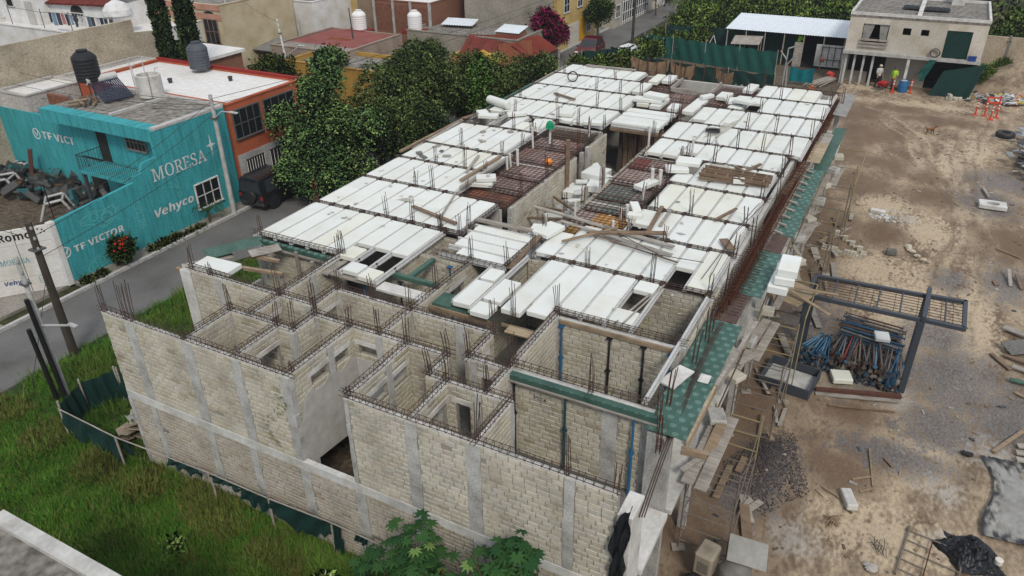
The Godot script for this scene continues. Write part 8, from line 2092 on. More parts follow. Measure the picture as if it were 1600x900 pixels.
func neighbours() -> void:
	var m: MB
	var t: Node3D
	t = thing("blank_wall", "long blank tan wall rising behind the white roofs at upper left", "wall", V(-27, 0, -19))
	for q in [[-10.0, -23.0, 7.25, 7.2], [-23.0, -25.0, 6.4, 6.2]]:
		m = MB.new(); m.col = Color(0.56, 0.49, 0.38)
		m.prism(PackedVector2Array([Vector2(q[0], 0), Vector2(q[1], 0), Vector2(q[1], q[3]), Vector2(q[0], q[2])]), func(p): return V(0, p.y, p.x + 19), V(-0.25, 0, 0)); part(m, "wall_run", "stucco_old", t)
	house("low_white_house", "low house with white painted roof between the blank wall and the teal workshop", -26.9, -20.95, -17.0, -23.0, 0, 4.75, Color(0.6, 0.58, 0.55), "stucco_old", "roof_white", 0.2)
	house("low_white_house", "long white roof strip along the foot of the blank wall", -26.9, -24.1, -13.3, -16.9, 0, 4.95, Color(0.6, 0.58, 0.55), "stucco_old", "roof_white", 0.1)
	t = thing("brick_wall", "bare orange brick wall behind the workshop yard at the left edge", "wall", V(-27, 0, -13.7))
	for q in [[-31.5, -26.4, 4.2], [-26.3, -22.9, 4.1], [-22.8, -21.0, 5.3]]:
		m = MB.new(); m.bx(q[0] + 27, 0, -0.2, q[1] + 27, q[2], 0); part(m, "wall_panel", "brick_red", t)
		m = MB.new()
		for r in 16:
			for k in int((q[1] - q[0]) / 0.3):
				m.col = vary(Color(1.15, 0.95, 0.85), 0.3)
				m.box(V(q[0] + 27 + 0.3 * k + 0.15 + (0.07 if r % 2 else 0.0), q[2] - 0.08 - 0.09 * r, 0.004), V(0.27, 0.075, 0.03))
		part(m, "brick_courses", "brick_red", t, true)
	t = house("white_house", "white house with red roof and clothes drying on its terrace at the top left", -50, -33.2, -26.2, -34, 0, 4.5, Color(0.72, 0.73, 0.74), "stucco", "roof_white", 0.3)
	var o := V(41.6, 0, 26.2)
	m = MB.new(); m.col = Color(0.74, 0.75, 0.77); m.bx(-52 + o.x, 4.5, -33 + o.z, -45.2 + o.x, 9.5, -28.2 + o.z); m.bx(-45.2 + o.x, 4.5, -33 + o.z, -38.2 + o.x, 6.2, -29.3 + o.z); part(m, "upper_wall", "stucco", t)
	tiled_roof(t, V(-45.4, 6.1, -29.0) + o, V(-38.0, 6.4, -29.0) + o, V(-38.0, 7.6, -33) + o, V(-45.4, 7.4, -33) + o, "red_roof", Color(0.75, 0.35, 0.35))
	window(t, -41.8, 5.2, 1.5, 0.7, V(0, 0, -29.27) + o, 0, grey(0.75), 3, true)
	window(t, -48.5, 6.6, 0.9, 1.6, V(0, 0, -28.17) + o, 0, grey(0.6), 0)
	m = MB.new(); m.col = grey(0.5); m.bx(-46.6 + o.x, 4.5, -28.19 + o.z, -45.7 + o.x, 6.3, -28.15 + o.z); part(m, "door", "stucco", t)
	t = thing("clothes_line", "clothes line on posts over the white house's terrace", "clothes line", V(-39.5, 4.55, -27.0))
	m = MB.new(); m.path([V(-7.5, 1.5, 0), V(-3.5, 1.35, 0), V(0, 1.5, 0), V(3.0, 1.4, 0), V(5.0, 1.5, 0)], 0.015, 4); part(m, "line", "wire", t)
	for x in [-7.5, -3.4, 0.0, 5.0]:
		m = MB.new(); m.tube(V(x, 0, 0), V(x, 1.6, 0), 0.03, 5); part(m, "post", "steel_grey", t)
	var cl := [Color(0.03, 0.04, 0.07), Color(0.2, 0.32, 0.5), Color(0.5, 0.2, 0.22), Color(0.06, 0.06, 0.07), grey(0.65), Color(0.1, 0.15, 0.2)]
	for k in 15:
		m = MB.new(); m.col = cl[[0, 1, 3, 2, 0, 1, 3, 4, 4, 5, 3, 4, 0, 3, 3][k]]
		var w := rng.randf_range(0.32, 0.55); var h := rng.randf_range(0.6, 1.0)
		m.grid(5, 6, func(i, j): return V(w * (i / 5.0 - 0.5) * (1.0 - 0.12 * j / 6.0 * (k % 3)), -h * j / 6.0, 0.05 * sin(i * 1.7 + k) * j / 6.0))
		single(m, "garment", "paint", ["dark", "blue", "black", "pink", "dark", "pale blue", "black", "white", "white", "slate", "black", "white", "navy", "black", "black"][k] + " garment hanging on the clothes line at the top left", "garment", "washing on the line").position = V(-41.8 + 0.5 * k + rng.randf() * 0.1, 5.98, -27.0)
	m = MB.new(); m.col = grey(0.75); m.lathe(Vector3.ZERO, [Vector2(0.95, 0), Vector2(1.1, 0.15), Vector2(1.0, 0.55), Vector2(0.7, 0.95), Vector2(0.3, 1.15), Vector2(0.2, 1.2), Vector2(0.18, 1.5), Vector2(0, 1.55)], 18)
	single(m, "roof_dome", "paint", "white dome on the rooftop behind the clothes line", "dome").position = V(-36.5, 5.7, -29.0)
	t = house("cream_house", "cream house with arched windows and pink trim behind the cypresses", -43, -31.0, -33.8, -42, 0, 5.75, Color(0.55, 0.48, 0.34), "stucco", "roof_old", 0.35)
	o = V(37.0, 0, 33.8)
	m = MB.new(); m.col = Color(0.5, 0.27, 0.2); m.bx(-43.1 + o.x, 5.0, 0.06, -30.9 + o.x, 5.45, 0.02); m.bx(-43.1 + o.x, 5.72, 0.09, -30.9 + o.x, 6.15, 0.03); part(m, "cornice", "stucco", t)
	for q in [[-39.5, 4.3, 1.2, 1.3], [-32.2, 4.1, 1.5, 1.9]]: window(t, q[0], q[1], q[2], q[3], V(0, 0, -33.78) + o, 0, Color(0.3, 0.2, 0.16), 2, true)
	tiled_roof(t, V(-37.5, 4.3, -33.7) + o, V(-35.2, 4.1, -33.7) + o, V(-35.2, 5.0, -34.6) + o, V(-37.5, 5.2, -34.6) + o, "tiled_roof", Color(1.3, 0.9, 0.7), 10)
	t = house("grey_house", "bare grey concrete house beside the white modern house", -39.0, -33.4, -40.0, -46, 0, 4.7, Color(0.36, 0.34, 0.3), "stucco_old", "roof_old", 0.2)
	t = house("modern_white_house", "white modern cube house with a dark corner window", -36.6, -31.2, -44.6, -52, 0, 4.35, Color(0.8, 0.81, 0.82), "stucco", "roof_old", 0.35)
	o = V(33.9, 0, 44.6)
	window(t, -34.9, 2.2, 1.1, 1.9, V(0, 0, -44.58) + o, 0, grey(0.05), 1)
	m = MB.new(); m.col = grey(0.8); m.bx(-34.4 + o.x, 0, -44.6 + o.z, -33.8 + o.x, 4.9, -44.2 + o.z); part(m, "pier", "stucco", t)
	m = MB.new(); m.col = Color(0.4, 0.04, 0.03); m.bx(-39 + o.x, 4.5, -46 + o.z, -36.5 + o.x, 4.75, -45 + o.z); part(m, "red_coping", "stucco", t)
	m = MB.new()
	m.grid(14, 8, func(i, j): return V(-3.2 + 3.4 * i / 14.0, 2.1 - 2.2 * j / 8.0 - 0.35 * sin(PI * i / 14.0) * (1 - j / 8.0), 0.15 * sin(i * 0.9)))
	single(m, "green_net", "net_green", "dark green net hung on the scaffold of the white modern house", "net").position = V(-33.4, 1.9, -42.6)
	t = house("yellow_house", "yellow house with a white window over brick at the top", -35.2, -29.9, -50, -56, 2.4, 8, Color(0.55, 0.42, 0.19), "stucco", "roof_old", 0.2)
	o = V(32.55, -2.4, 50)
	window(t, -32.2, 3.5, 1.2, 1.2, V(0, 0, -49.98) + o, 0, grey(0.75), 1)
	m = MB.new(); m.bx(-35.2 + o.x, -1.5, 0.04, -29.9 + o.x, 0.25, 0.02); part(m, "brick_base", "brick_red", t)
	t = house("brick_house", "red brick house with a pale slab roof in the middle of the skyline", -27.0, -20.8, -48, -55, 0, 4.6, Color(1, 1, 1), "brick_red", "roof_white", 0.15)
	o = V(23.9, 0, 48)
	for x in [-26.9, -24.8, -22.9, -20.9]:
		m = MB.new(); m.col = grey(0.9); m.cbox(V(x + o.x, 2.4, 0.03), V(0.22, 4.8, 0.2), 0.01); part(m, "column", "concrete", t)
	m = MB.new()
	for r in 14:
		for k in 20:
			m.col = vary(Color(1.1, 0.95, 0.9), 0.3)
			m.box(V(-26.8 + o.x + 0.3 * k + (0.12 if r % 2 else 0.0), 4.4 - 0.16 * r, 0.01), V(0.27, 0.13, 0.03))
	part(m, "brick_courses", "brick_red", t, true)
	house("tan_house", "brown house wall left of the brick house", -30.0, -27.2, -49.5, -55, 0, 6.5, Color(0.33, 0.24, 0.17), "stucco_old", "roof_old", 0.2)
	house("yellow_annex", "yellow house front right of the brick house at the top", -20.6, -17.4, -55.0, -60, 0, 6.5, Color(0.5, 0.34, 0.1), "stucco", "roof_old", 0.2)
	house("blank_house", "house with a big blank grey-beige wall at the top middle", -18.9, -11.9, -50.6, -54.2, 0, 8.5, Color(0.37, 0.345, 0.29), "stucco_old", "roof_old", 0.2)
	house("grey_roof_house", "low house with weathered grey roof behind the dark trees", -21.5, -10.8, -45.2, -51.8, 0, 2.85, Color(0.35, 0.32, 0.27), "stucco_old", "roof_old", 0.15)
	t = house("red_roof_house", "low house with a faded red roof left of the dark trees", -28.6, -21.2, -36.2, -44.0, 0, 2.8, Color(0.4, 0.32, 0.26), "stucco_old", "roof_old", 0.1)
	o = V(24.9, 0, 36.2)
	m = MB.new(); m.col = Color(0.27, 0.09, 0.08); m.bx(-28.4 + o.x, 2.8, -43.8 + o.z, -21.4 + o.x, 2.84, -38.2 + o.z); part(m, "red_paint", "stucco", t)
	m = MB.new(); m.col = Color(0.34, 0.3, 0.27); m.bx(-28.4 + o.x, 2.8, -38.2 + o.z, -21.4 + o.x, 2.835, -36.4 + o.z); part(m, "grey_paint", "stucco_old", t)
	t = house("ochre_house", "ochre house with an orange tiled roof behind the trees", -24.4, -15.8, -33.2, -38.0, 0, 2.4, Color(0.45, 0.28, 0.07), "stucco", "roof_old", 0.3)
	o = V(20.1, 0, 33.2)
	tiled_roof(t, V(-26.0, 2.0, -37.4) + o, V(-23.8, 2.0, -37.4) + o, V(-23.8, 2.9, -40.5) + o, V(-26.0, 2.9, -40.5) + o, "tiled_roof", Color(1.5, 0.8, 0.5), 10)
	for q in [[-25.9, -44.4, 2.9, 1.15, "white water tank left of the dark trees, on a red base"], [-21.3, -46.2, 2.9, 1.15, "white water tank behind the top of the dark trees"]]:
		tank(V(q[0], q[2], q[1]), 0.62, 1.6, grey(0.75), "plastic", q[4])
		m = MB.new(); m.col = Color(0.22, 0.03, 0.03); m.cbox(V(0, -0.15, 0), V(2.0, 0.3, 1.4), 0.02)
		single(m, "tank_plinth", "stucco", "dark red plinth under the " + q[4].split(",")[0], "plinth").position = V(q[0], q[2] - 0.01, q[1])
	t = thing("metal_awning", "pale corrugated awning right of the brick house", "awning", V(-18.5, 3.1, -49.0), 0.15)
	m = MB.new()
	for k in 12: m.quad(V(-1.5 + 0.25 * k, 0, 0.8), V(-1.375 + 0.25 * k, 0.05, 0.8), V(-1.375 + 0.25 * k, 0.35, -0.8), V(-1.5 + 0.25 * k, 0.3, -0.8)); m.quad(V(-1.375 + 0.25 * k, 0.05, 0.8), V(-1.25 + 0.25 * k, 0, 0.8), V(-1.25 + 0.25 * k, 0.3, -0.8), V(-1.375 + 0.25 * k, 0.35, -0.8))
	part(m, "sheet", "metal_sheet", t)
	t = thing("white_roof_hut", "hut with a white sheet roof left of the magenta bush", "hut", V(-12.6, 0, -47.6))
	m = MB.new(); m.bx(-1.0, 0, -0.8, 1.0, 3.2, 0.8); part(m, "wall", "brick_red", t)
	m = MB.new(); m.col = grey(0.95)
	for k in 12: m.quad(V(-1.15 + 0.19 * k, 3.22, 0.9), V(-1.06 + 0.19 * k, 3.27, 0.9), V(-1.06 + 0.19 * k, 3.57, -0.9), V(-1.15 + 0.19 * k, 3.52, -0.9)); m.quad(V(-1.06 + 0.19 * k, 3.27, 0.9), V(-0.96 + 0.19 * k, 3.22, 0.9), V(-0.96 + 0.19 * k, 3.52, -0.9), V(-1.06 + 0.19 * k, 3.57, -0.9))
	part(m, "roof", "metal_sheet", t)
	t = thing("red_roof_row", "row of low street houses with red and orange tiled roofs by the dark carport", "house", V(-11, 0, -44))
	m = MB.new(); m.col = Color(0.5, 0.32, 0.1); m.bx(-3.5, 0, -3.0, 0.8, 2.5, 3.0); part(m, "wall", "stucco", t)
	tiled_roof(t, V(-2.8, 2.35, 3.3), V(1.7, 2.2, 1.8), V(0.6, 3.0, -3.2), V(-4.4, 3.1, -1.4), "tiled_roof", Color(0.8, 0.4, 0.4), 18)
	tiled_roof(t, V(0.9, 2.15, 3.4), V(2.8, 2.1, 1.2), V(1.2, 3.0, -1.8), V(-0.6, 3.0, 0.4), "tiled_roof", Color(1.5, 0.85, 0.55), 14)
	tiled_roof(t, V(2.6, 2.2, 1.0), V(2.9, 2.25, -3.2), V(0.6, 3.0, -4.2), V(0.4, 3.0, 0.2), "tiled_roof", Color(0.85, 0.4, 0.35), 16)
	m = MB.new(); m.col = Color(0.6, 0.4, 0.08); m.prism(PackedVector2Array([Vector2(-2.2, 0), Vector2(1.0, 0), Vector2(1.0, 2.4), Vector2(-0.6, 3.1), Vector2(-2.2, 2.3)]), func(q): return V(q.x, q.y, 3.05), V(0, 0, -0.15)); part(m, "gable", "stucco", t)
	t = thing("carport", "dark barred carport under the red tiled roof by the street", "carport", V(-8.3, 0, -44.5))
	m = MB.new(); m.bx(-0.8, 0, -3.2, -0.7, 2.2, 3.8); part(m, "back", "void", t)
	m = MB.new()
	for k in 40: m.tube(V(0, 0.05, -3.2 + 0.18 * k), V(0, 2.15, -3.2 + 0.18 * k), 0.02, 4)
	part(m, "bars", "wire", t)
	for k in 4:
		m = MB.new(); m.cbox(V(0, 1.1, -3.2 + 2.3 * k), V(0.2, 2.2, 0.2), 0.01); part(m, "pillar", "wood_grey", t)
	t = house("corner_house", "yellow and cream corner house behind the magenta bush", -16, -11.6, -54.4, -63.5, 0, 6.5, Color(0.55, 0.4, 0.16), "stucco", "roof_old", 0.2)
	o = V(13.8, 0, 54.4)
	for q in [[-56.5, 4.0, 1.2, 1.3], [-59.5, 4.0, 1.1, 1.2], [-61.8, 1.4, 1.0, 1.2]]: window(t, 0, q[1], q[2], q[3], V(-11.58, 0, q[0]) + o, PI / 2, grey(0.7), 1)
	m = MB.new(); m.col = Color(0.6, 0.33, 0.02); m.bx(-11.62 + o.x, 0, -60.8 + o.z, -11.5 + o.x, 2.3, -59.6 + o.z); part(m, "orange_door", "stucco", t)
	m = MB.new()
	for k in 16: m.tube(V(-11.5, 0, -59.2 + 0.16 * k) + o, V(-11.5, 2.2, -59.2 + 0.16 * k) + o, 0.025, 4)
	part(m, "white_bars", "white_paint", t)
	t = house("far_house", "cream and grey house with a white barred front at the far end of the street", -17, -11.0, -67.0, -79.5, 0, 5.0, Color(0.45, 0.42, 0.38), "stucco", "roof_old", 0.2)
	o = V(14, 0, 67.0)
	m = MB.new(); m.col = grey(0.1); m.bx(-11.02 + o.x, 0.2, -77.0 + o.z, -10.98 + o.x, 2.4, -69.5 + o.z); part(m, "front_opening", "void", t)
	m = MB.new()
	for k in 12: m.cbox(V(-10.95, 1.2, -69.6 - 0.68 * k) + o, V(0.08, 2.4, 0.08), 0.01)
	for y in [0.3, 1.2, 2.3]: m.cbox(V(-10.95, y, -73.3) + o, V(0.06, 0.07, 7.6), 0.01)
	part(m, "white_bars", "white_paint", t)
	window(t, 0, 1.6, 1.2, 1.2, V(-10.98, 0, -68.2) + o, PI / 2, grey(0.7), 2)
	t = house("end_house", "white house with a black gate at the street's far end", -17, -10.8, -79.8, -90, 0, 4.5, Color(0.7, 0.7, 0.68), "stucco", "roof_old", 0.2)
	o = V(13.9, 0, 79.8)
	m = MB.new(); m.bx(-10.82 + o.x, 0, -88 + o.z, -10.75 + o.x, 2.6, -83.5 + o.z); part(m, "black_gate", "void", t)
	t = thing("white_posts_fence", "little white fence at the street's far end", "fence", V(-8.2, 0, -86.5))
	for k in 10:
		m = MB.new(); m.col = grey(0.8); m.cbox(V(-1.8 + 0.4 * k, 0.6, 0), V(0.12, 1.2, 0.08), 0.01); part(m, "picket", "paint", t)
	m = MB.new(); m.col = grey(0.8); m.bar(V(-1.9, 0.9, 0.05), V(1.9, 0.9, 0.05), 0.04, 0.1); part(m, "rail", "paint", t)
	pole(V(-32.4, 0, -36.3), V(-33.0, 8.0, -36.2), 0.16, "concrete", "pale concrete pole with a transformer at upper left")
	pole(V(-32.0, 0, -36.6), V(-32.4, 5.6, -36.6), 0.14, "pole_wood", "dark pole close beside the pale concrete pole at upper left")
	m = MB.new(); m.col = grey(0.35); m.lathe(Vector3.ZERO, [Vector2(0, 0), Vector2(0.25, 0), Vector2(0.27, 0.3), Vector2(0.25, 0.7), Vector2(0.2, 0.75), Vector2(0, 0.8)], 12)
	single(m, "transformer", "paint", "grey transformer on the pale pole at upper left", "transformer").position = V(-32.5, 4.3, -35.9)
	pole(V(-24.4, 0, -33.6), V(-24.9, 5.6, -33.6), 0.09, "white_paint", "slim white lamp post in front of the red roofs")
	m = MB.new(); m.col = grey(0.55); m.tube(Vector3.ZERO, V(1.5, 0.9, 0), 0.04, 6); m.cbox(V(1.75, 0.95, 0), V(0.6, 0.1, 0.2), 0.03)
	single(m, "street_lamp", "paint", "lamp arm on the slim white post before the red roofs", "street lamp").position = V(-24.6, 2.9, -33.6)
	pole(V(-24.0, 2.85, -41.0), V(-24.1, 5.3, -41.0), 0.06, "steel_grey", "thin dark post on the faded red roof", false)
	pole(V(-30.5, 0, -42.0), V(-30.9, 4.6, -42.0), 0.09, "concrete", "short grey post before the white modern house", false)
	for q in [[V(-33.0, 7.4, -36.2), V(-24.8, 5.4, -33.6), 0.3, "wire from the transformer pole to the slim white lamp post"], [V(-33.0, 7.6, -36.2), V(-46, 8.2, -28), 0.3, "wire from the transformer pole to the left, upper"], [V(-33.0, 7.0, -36.2), V(-46, 7.2, -27), 0.4, "wire from the transformer pole to the left, lower"], [V(-33.0, 7.4, -36.2), V(-20, 6.5, -52), 0.5, "wire from the transformer pole to the right over the roofs"]]: wire(q[0], q[1], q[2], q[3])
	t = thing("street_canopy", "dark carport canopy behind the round tree at upper left", "canopy", V(-30.0, 0, -38.0))
	m = MB.new(); m.col = grey(0.7); m.cbox(V(-0.6, 2.45, 0), V(4.2, 0.1, 3.0), 0.01, Basis.from_euler(V(0.12, 0, 0))); part(m, "roof", "grey_sheet", t)
	m = MB.new(); m.bx(-2.6, 0, -1.5, 1.6, 2.3, -1.4); part(m, "back", "void", t)
	for x in [-2.5, 1.5]:
		m = MB.new(); m.cbox(V(x, 1.2, 1.2), V(0.12, 2.4, 0.12), 0.01); part(m, "post", "steel_grey", t)
	t = thing("low_brick_house", "low unfinished brick house with white slab beyond the cypresses", "house", V(-25.5, 0, -26.5))
	m = MB.new(); m.bx(-1.8, 0, -2.0, 1.8, 4.4, 1.8); part(m, "wall", "brick_red", t)
	m = MB.new(); m.bx(-2.0, 4.402, -2.2, 2.0, 4.6, 2.0); part(m, "roof", "roof_white", t)

# ---------- trees and plants ----------
func leaf_spray(m: MB, o: Vector3, dir: Vector3, n: int, size: float, spread: float, k: Color, droop: float) -> void:
	var ax := (dir + V(rng.randfn(), rng.randfn() * 0.6 - droop * 0.6, rng.randfn()) * 0.7).normalized()
	var sd := ax.cross(Vector3.UP + V(rng.randfn(), 0, rng.randfn()) * 0.3).normalized()
	for i in n:
		var p := o + V(rng.randfn(), rng.randfn(), rng.randfn()) * spread
		var d := (dir + V(rng.randfn(), rng.randfn() - droop, rng.randfn()) * 0.75).normalized()
		if droop > 0.45:
			var f0 := (i / 2 + 0.3) / (n / 2.0)
			p = o + ax * f0 * size * 3.6 - V(0, f0 * f0 * size * 2.0, 0)
			d = (sd * (1.0 if i % 2 else -1.0) + ax * 0.6 - V(0, 0.25 + f0 * 0.4, 0) + V(rng.randfn(), rng.randfn(), rng.randfn()) * 0.15).normalized()
		var s := d.cross(V(rng.randfn(), rng.randfn(), rng.randfn())).normalized()
		var nn := s.cross(d).normalized()
		if nn.y < 0: nn = -nn
		var l := size * rng.randf_range(0.6, 1.3)
		var w := l * 0.26
		var f := rng.randf_range(0.65, 1.35)
		var kk := Color(k.r * f, k.g * f, k.b * f)
		var tip := p + d * l
		var a := p + d * l * 0.45 + s * w; var b := p + d * l * 0.45 - s * w
		for q in [p, tip, a, p, b, tip]:
			m.v.append(q); m.n.append(nn); m.c.append(kk)

func crown(m: MB, blobs: Array, tufts: int, leaves: int, size: float, spread: float, palette: Array, droop := 0.3, hollow := 0.45) -> void:
	var vol := 0.0
	for b in blobs: vol += b[1].x * b[1].y + b[1].y * b[1].z + b[1].x * b[1].z
	for b in blobs:
		var share: int = int(tufts * (b[1].x * b[1].y + b[1].y * b[1].z + b[1].x * b[1].z) / vol)
		for i in share:
			var d := V(rng.randfn(), rng.randfn(), rng.randfn()).normalized()
			if d.y < -0.55 and rng.randf() < 0.6: continue
			var lump: float = (1.0 if rng.randf() < 0.9 else rng.randf_range(1.05, 1.4)) + 0.5 * hn.get_noise_3d((b[0].x + d.x * 2.2) * 9, (b[0].y + d.y * 2.2) * 9, (b[0].z + d.z * 2.2) * 9)
			var r := lerpf(hollow, 1.0, pow(rng.randf(), 0.45)) * lump
			var o: Vector3 = b[0] + d * b[1] * r
			var pn := hn.get_noise_3d(o.x * 6 + 90, o.y * 6, o.z * 6) * 1.6 + rng.randfn() * 0.25
			var k: Color = (palette[0] as Color).lerp(palette[1], clampf(0.5 + pn, 0, 1))
			if rng.randf() < 0.08: k = palette[2]
			leaf_spray(m, o, (d + V(0, 0.3, 0)).normalized(), leaves, size, spread, k, droop)

func tree(called: String, label: String, base: Vector3, trunk_r: float, blobs: Array, tufts: int, leaves: int, size: float, spread: float, palette: Array, droop := 0.3, cat := "tree", mt := "leaf", group := "") -> Node3D:
	var t := thing(called, label, cat, base, 0, group)
	var m := MB.new()
	var top_ := Vector3.ZERO
	for b in blobs: top_ += b[0] / blobs.size()
	var fork := top_ * 0.45
	m.tube(Vector3.ZERO, fork, trunk_r, 9, trunk_r * 0.75)
	m.lathe(V(0, -0.05, 0), [Vector2(trunk_r * 1.5, 0), Vector2(trunk_r * 1.05, 0.35)], 9)
	for b in blobs:
		var mid: Vector3 = fork.lerp(b[0], 0.5) + V(rng.randfn(), rng.randf(), rng.randfn()) * 0.15
		m.tube(fork, mid, trunk_r * 0.5, 7, trunk_r * 0.35)
		m.tube(mid, b[0], trunk_r * 0.35, 6, trunk_r * 0.12)
		for k in 3: m.tube(mid.lerp(b[0], 0.5 + 0.2 * k), b[0] + V(rng.randfn(), rng.randfn(), rng.randfn()).normalized() * b[1] * 0.75, trunk_r * 0.15, 5, 0.01)
	part(m, "trunk", "bark", t)
	m = MB.new()
	crown(m, blobs, tufts, leaves, size, spread, palette, droop)
	part(m, "crown", mt, t).set_meta("kind", "stuff")
	return t

func blobs_in(n: int, c: Vector3, r: Vector3, br: float) -> Array:
	var out := []
	for i in n:
		var d := V(rng.randfn(), rng.randfn(), rng.randfn()).normalized() * pow(rng.randf(), 0.4)
		out.append([c + d * r, V(1, rng.randf_range(0.7, 1.0), 1) * br * rng.randf_range(0.5, 1.2)])
	return out

func greenery() -> void:
	var m: MB
	var dark := [Color(0.04, 0.07, 0.025), Color(0.15, 0.215, 0.065), Color(0.26, 0.3, 0.09)]
	var fresh := [Color(0.08, 0.155, 0.055), Color(0.2, 0.32, 0.1), Color(0.28, 0.4, 0.12)]
	var bush := [Color(0.07, 0.125, 0.025), Color(0.2, 0.3, 0.06), Color(0.28, 0.35, 0.1)]
	tree("leafy_tree", "tall fresh green drooping tree beside the boxy dark car", V(-8.3, 0, -18.6), 0.2, blobs_in(12, V(0.2, 6.0, 0), V(0.8, 1.7, 0.8), 0.6) + blobs_in(20, V(0.2, 3.6, 0), V(2.0, 1.6, 1.7), 0.8) + blobs_in(14, V(0.6, 2.0, 0.3), V(2.4, 0.9, 1.8), 0.75) + [[V(-2.6, 4.2, -0.2), V(0.9, 0.6, 0.8)], [V(-2.2, 4.6, 0.0), V(0.5, 0.4, 0.5)], [V(2.4, 4.5, -0.6), V(0.7, 0.7, 0.7)]], 8600, 12, 0.13, 0.14, fresh, 0.7)
	tree("leafy_tree", "broad dark tree between slab and street, left one of the dark pair", V(-7.6, 0, -25.5), 0.25, blobs_in(30, V(0, 4.3, 0), V(2.7, 2.4, 2.6), 0.85), 7359, 12, 0.105, 0.15, dark, 0.5)
	tree("leafy_tree", "broad dark tree between slab and street, right one of the dark pair", V(-4.9, 0, -29.0), 0.25, blobs_in(30, V(-0.6, 4.2, 0.3), V(2.6, 2.4, 2.8), 0.85), 7359, 12, 0.105, 0.15, dark, 0.5)
	tree("leafy_tree", "dark tree with vine tips behind the dark pair by the street", V(-9.4, 0, -29.5), 0.22, blobs_in(22, V(0.3, 4.5, 0), V(2.4, 2.2, 2.4), 0.8), 4830, 12, 0.105, 0.15, dark, 0.5)
	tree("leafy_tree", "lower dark tree in front of the dark pair by the slab edge", V(-4.0, 0, -23.0), 0.18, blobs_in(20, V(-0.6, 2.9, 0), V(1.9, 1.5, 2.7), 0.75), 4370, 12, 0.105, 0.14, dark, 0.5)
	tree("leafy_tree", "dark tree at the right end of the tree row by the slab edge", V(-3.0, 0, -33.5), 0.18, blobs_in(18, V(-0.5, 3.2, 0.3), V(1.7, 1.4, 2.3), 0.75), 3909, 12, 0.105, 0.14, dark, 0.5)
	tree("leafy_tree", "dark tree filling the gap between the fresh green tree and the dark pair", V(-7.6, 0, -22.2), 0.2, blobs_in(24, V(0.8, 3.3, 0), V(2.2, 1.9, 1.8), 0.8), 5000, 12, 0.105, 0.15, dark, 0.5)
	tree("leafy_bush", "dark bush against the slab's street edge, right of the fresh green tree", V(-2.6, 0, -19.2), 0.1, blobs_in(14, V(-0.2, 1.9, 0), V(1.4, 1.2, 2.2), 0.75), 2800, 12, 0.105, 0.14, dark, 0.5, "bush")
	m = MB.new()
	crown(m, [[V(-3.3, 4.6, -26.4), V(0.5, 1.6, 0.5)], [V(-3.0, 3.2, -26.0), V(0.5, 1.2, 0.5)]], 420, 7, 0.15, 0.1, [Color(0.07, 0.16, 0.03), Color(0.12, 0.24, 0.05), Color(0.15, 0.26, 0.06)], 0.8)
	tag(part(m, "vine", "leaf"), "bright green vine hanging on the dark tree by the slab edge", "vine").set_meta("kind", "stuff")
	tree("round_tree", "flat round yellowish tree at upper left before the canopy", V(-25.2, 0, -33.0), 0.15, [[V(0, 1.6, 0), V(2.3, 0.7, 1.6)], [V(0.2, 2.3, 0), V(1.5, 0.6, 1.2)]], 1500, 7, 0.22, 0.14, [Color(0.05, 0.075, 0.015), Color(0.12, 0.16, 0.03), Color(0.16, 0.18, 0.04)], 0.2)
	tree("shade_tree", "dense bright green tree left of the ochre house", V(-19.4, 0, -32.6), 0.16, blobs_in(5, V(0, 3.2, 0), V(0.8, 0.5, 0.7), 0.8), 1300, 7, 0.2, 0.12, fresh, 0.3)
	tree("dark_bush", "dark bush under the cream house beside the cypresses", V(-31.8, 0, -32.5), 0.12, blobs_in(5, V(0, 2.2, 0), V(0.8, 0.8, 0.8), 0.8), 900, 7, 0.2, 0.13, [Color(0.02, 0.035, 0.01), Color(0.04, 0.06, 0.02), Color(0.08, 0.09, 0.02)], 0.3, "bush")
	tree("young_tree", "small yellow-green tree behind the white roof's dark tank", V(-24.2, 0, -24.4), 0.08, [[V(0, 5.2, 0), V(0.6, 0.7, 0.6)], [V(0, 4.3, 0), V(0.7, 0.6, 0.7)]], 420, 7, 0.22, 0.12, bush, 0.1)
	for q in [[-23.9, -22.7, "dark slim cypress behind the white roof, left one"], [-21.5, -22.6, "dark slim cypress behind the white roof, right one"]]:
		var t := thing("cypress_tree", q[2], "tree", V(q[0], 0, q[1]), 0, "pair of cypresses")
		m = MB.new(); m.tube(Vector3.ZERO, V(0, 4, 0), 0.16, 8); part(m, "trunk", "bark", t)
		m = MB.new()
		for i in 3600:
			var y := 2.0 + 10.5 * rng.randf()
			var rr := 0.5 * sqrt(maxf(0.0, sin(PI * clampf((y - 1.0) / 12.6, 0, 1)))) * (0.93 + 0.15 * hn.get_noise_2d(y * 12, q[0] * 7))
			var a := rng.randf() * TAU
			var d := V(cos(a), 0, sin(a))
			var pn := hn.get_noise_3d(d.x * 12, y * 9, d.z * 12)
			leaf_spray(m, V(0, y, 0) + d * rr * rng.randf_range(0.82, 1.0), V(d.x * 0.4, 1, d.z * 0.4), 4, 0.2, 0.06, Color(0.025, 0.048, 0.016).lerp(Color(0.06, 0.1, 0.035), clampf(0.5 + pn, 0, 1)), -0.3)
		part(m, "crown", "leaf", t).set_meta("kind", "stuff")
	tree("bougainvillea", "big magenta bougainvillea in bloom by the far street", V(-10.9, 0, -51.2), 0.12, blobs_in(14, V(-0.1, 2.9, 0), V(1.5, 1.2, 1.2), 0.85), 2800, 7, 0.2, 0.14, [Color(0.2, 0.01, 0.06), Color(0.5, 0.03, 0.17), Color(0.06, 0.09, 0.025)], 0.2, "bush", "petal")
	m = MB.new()
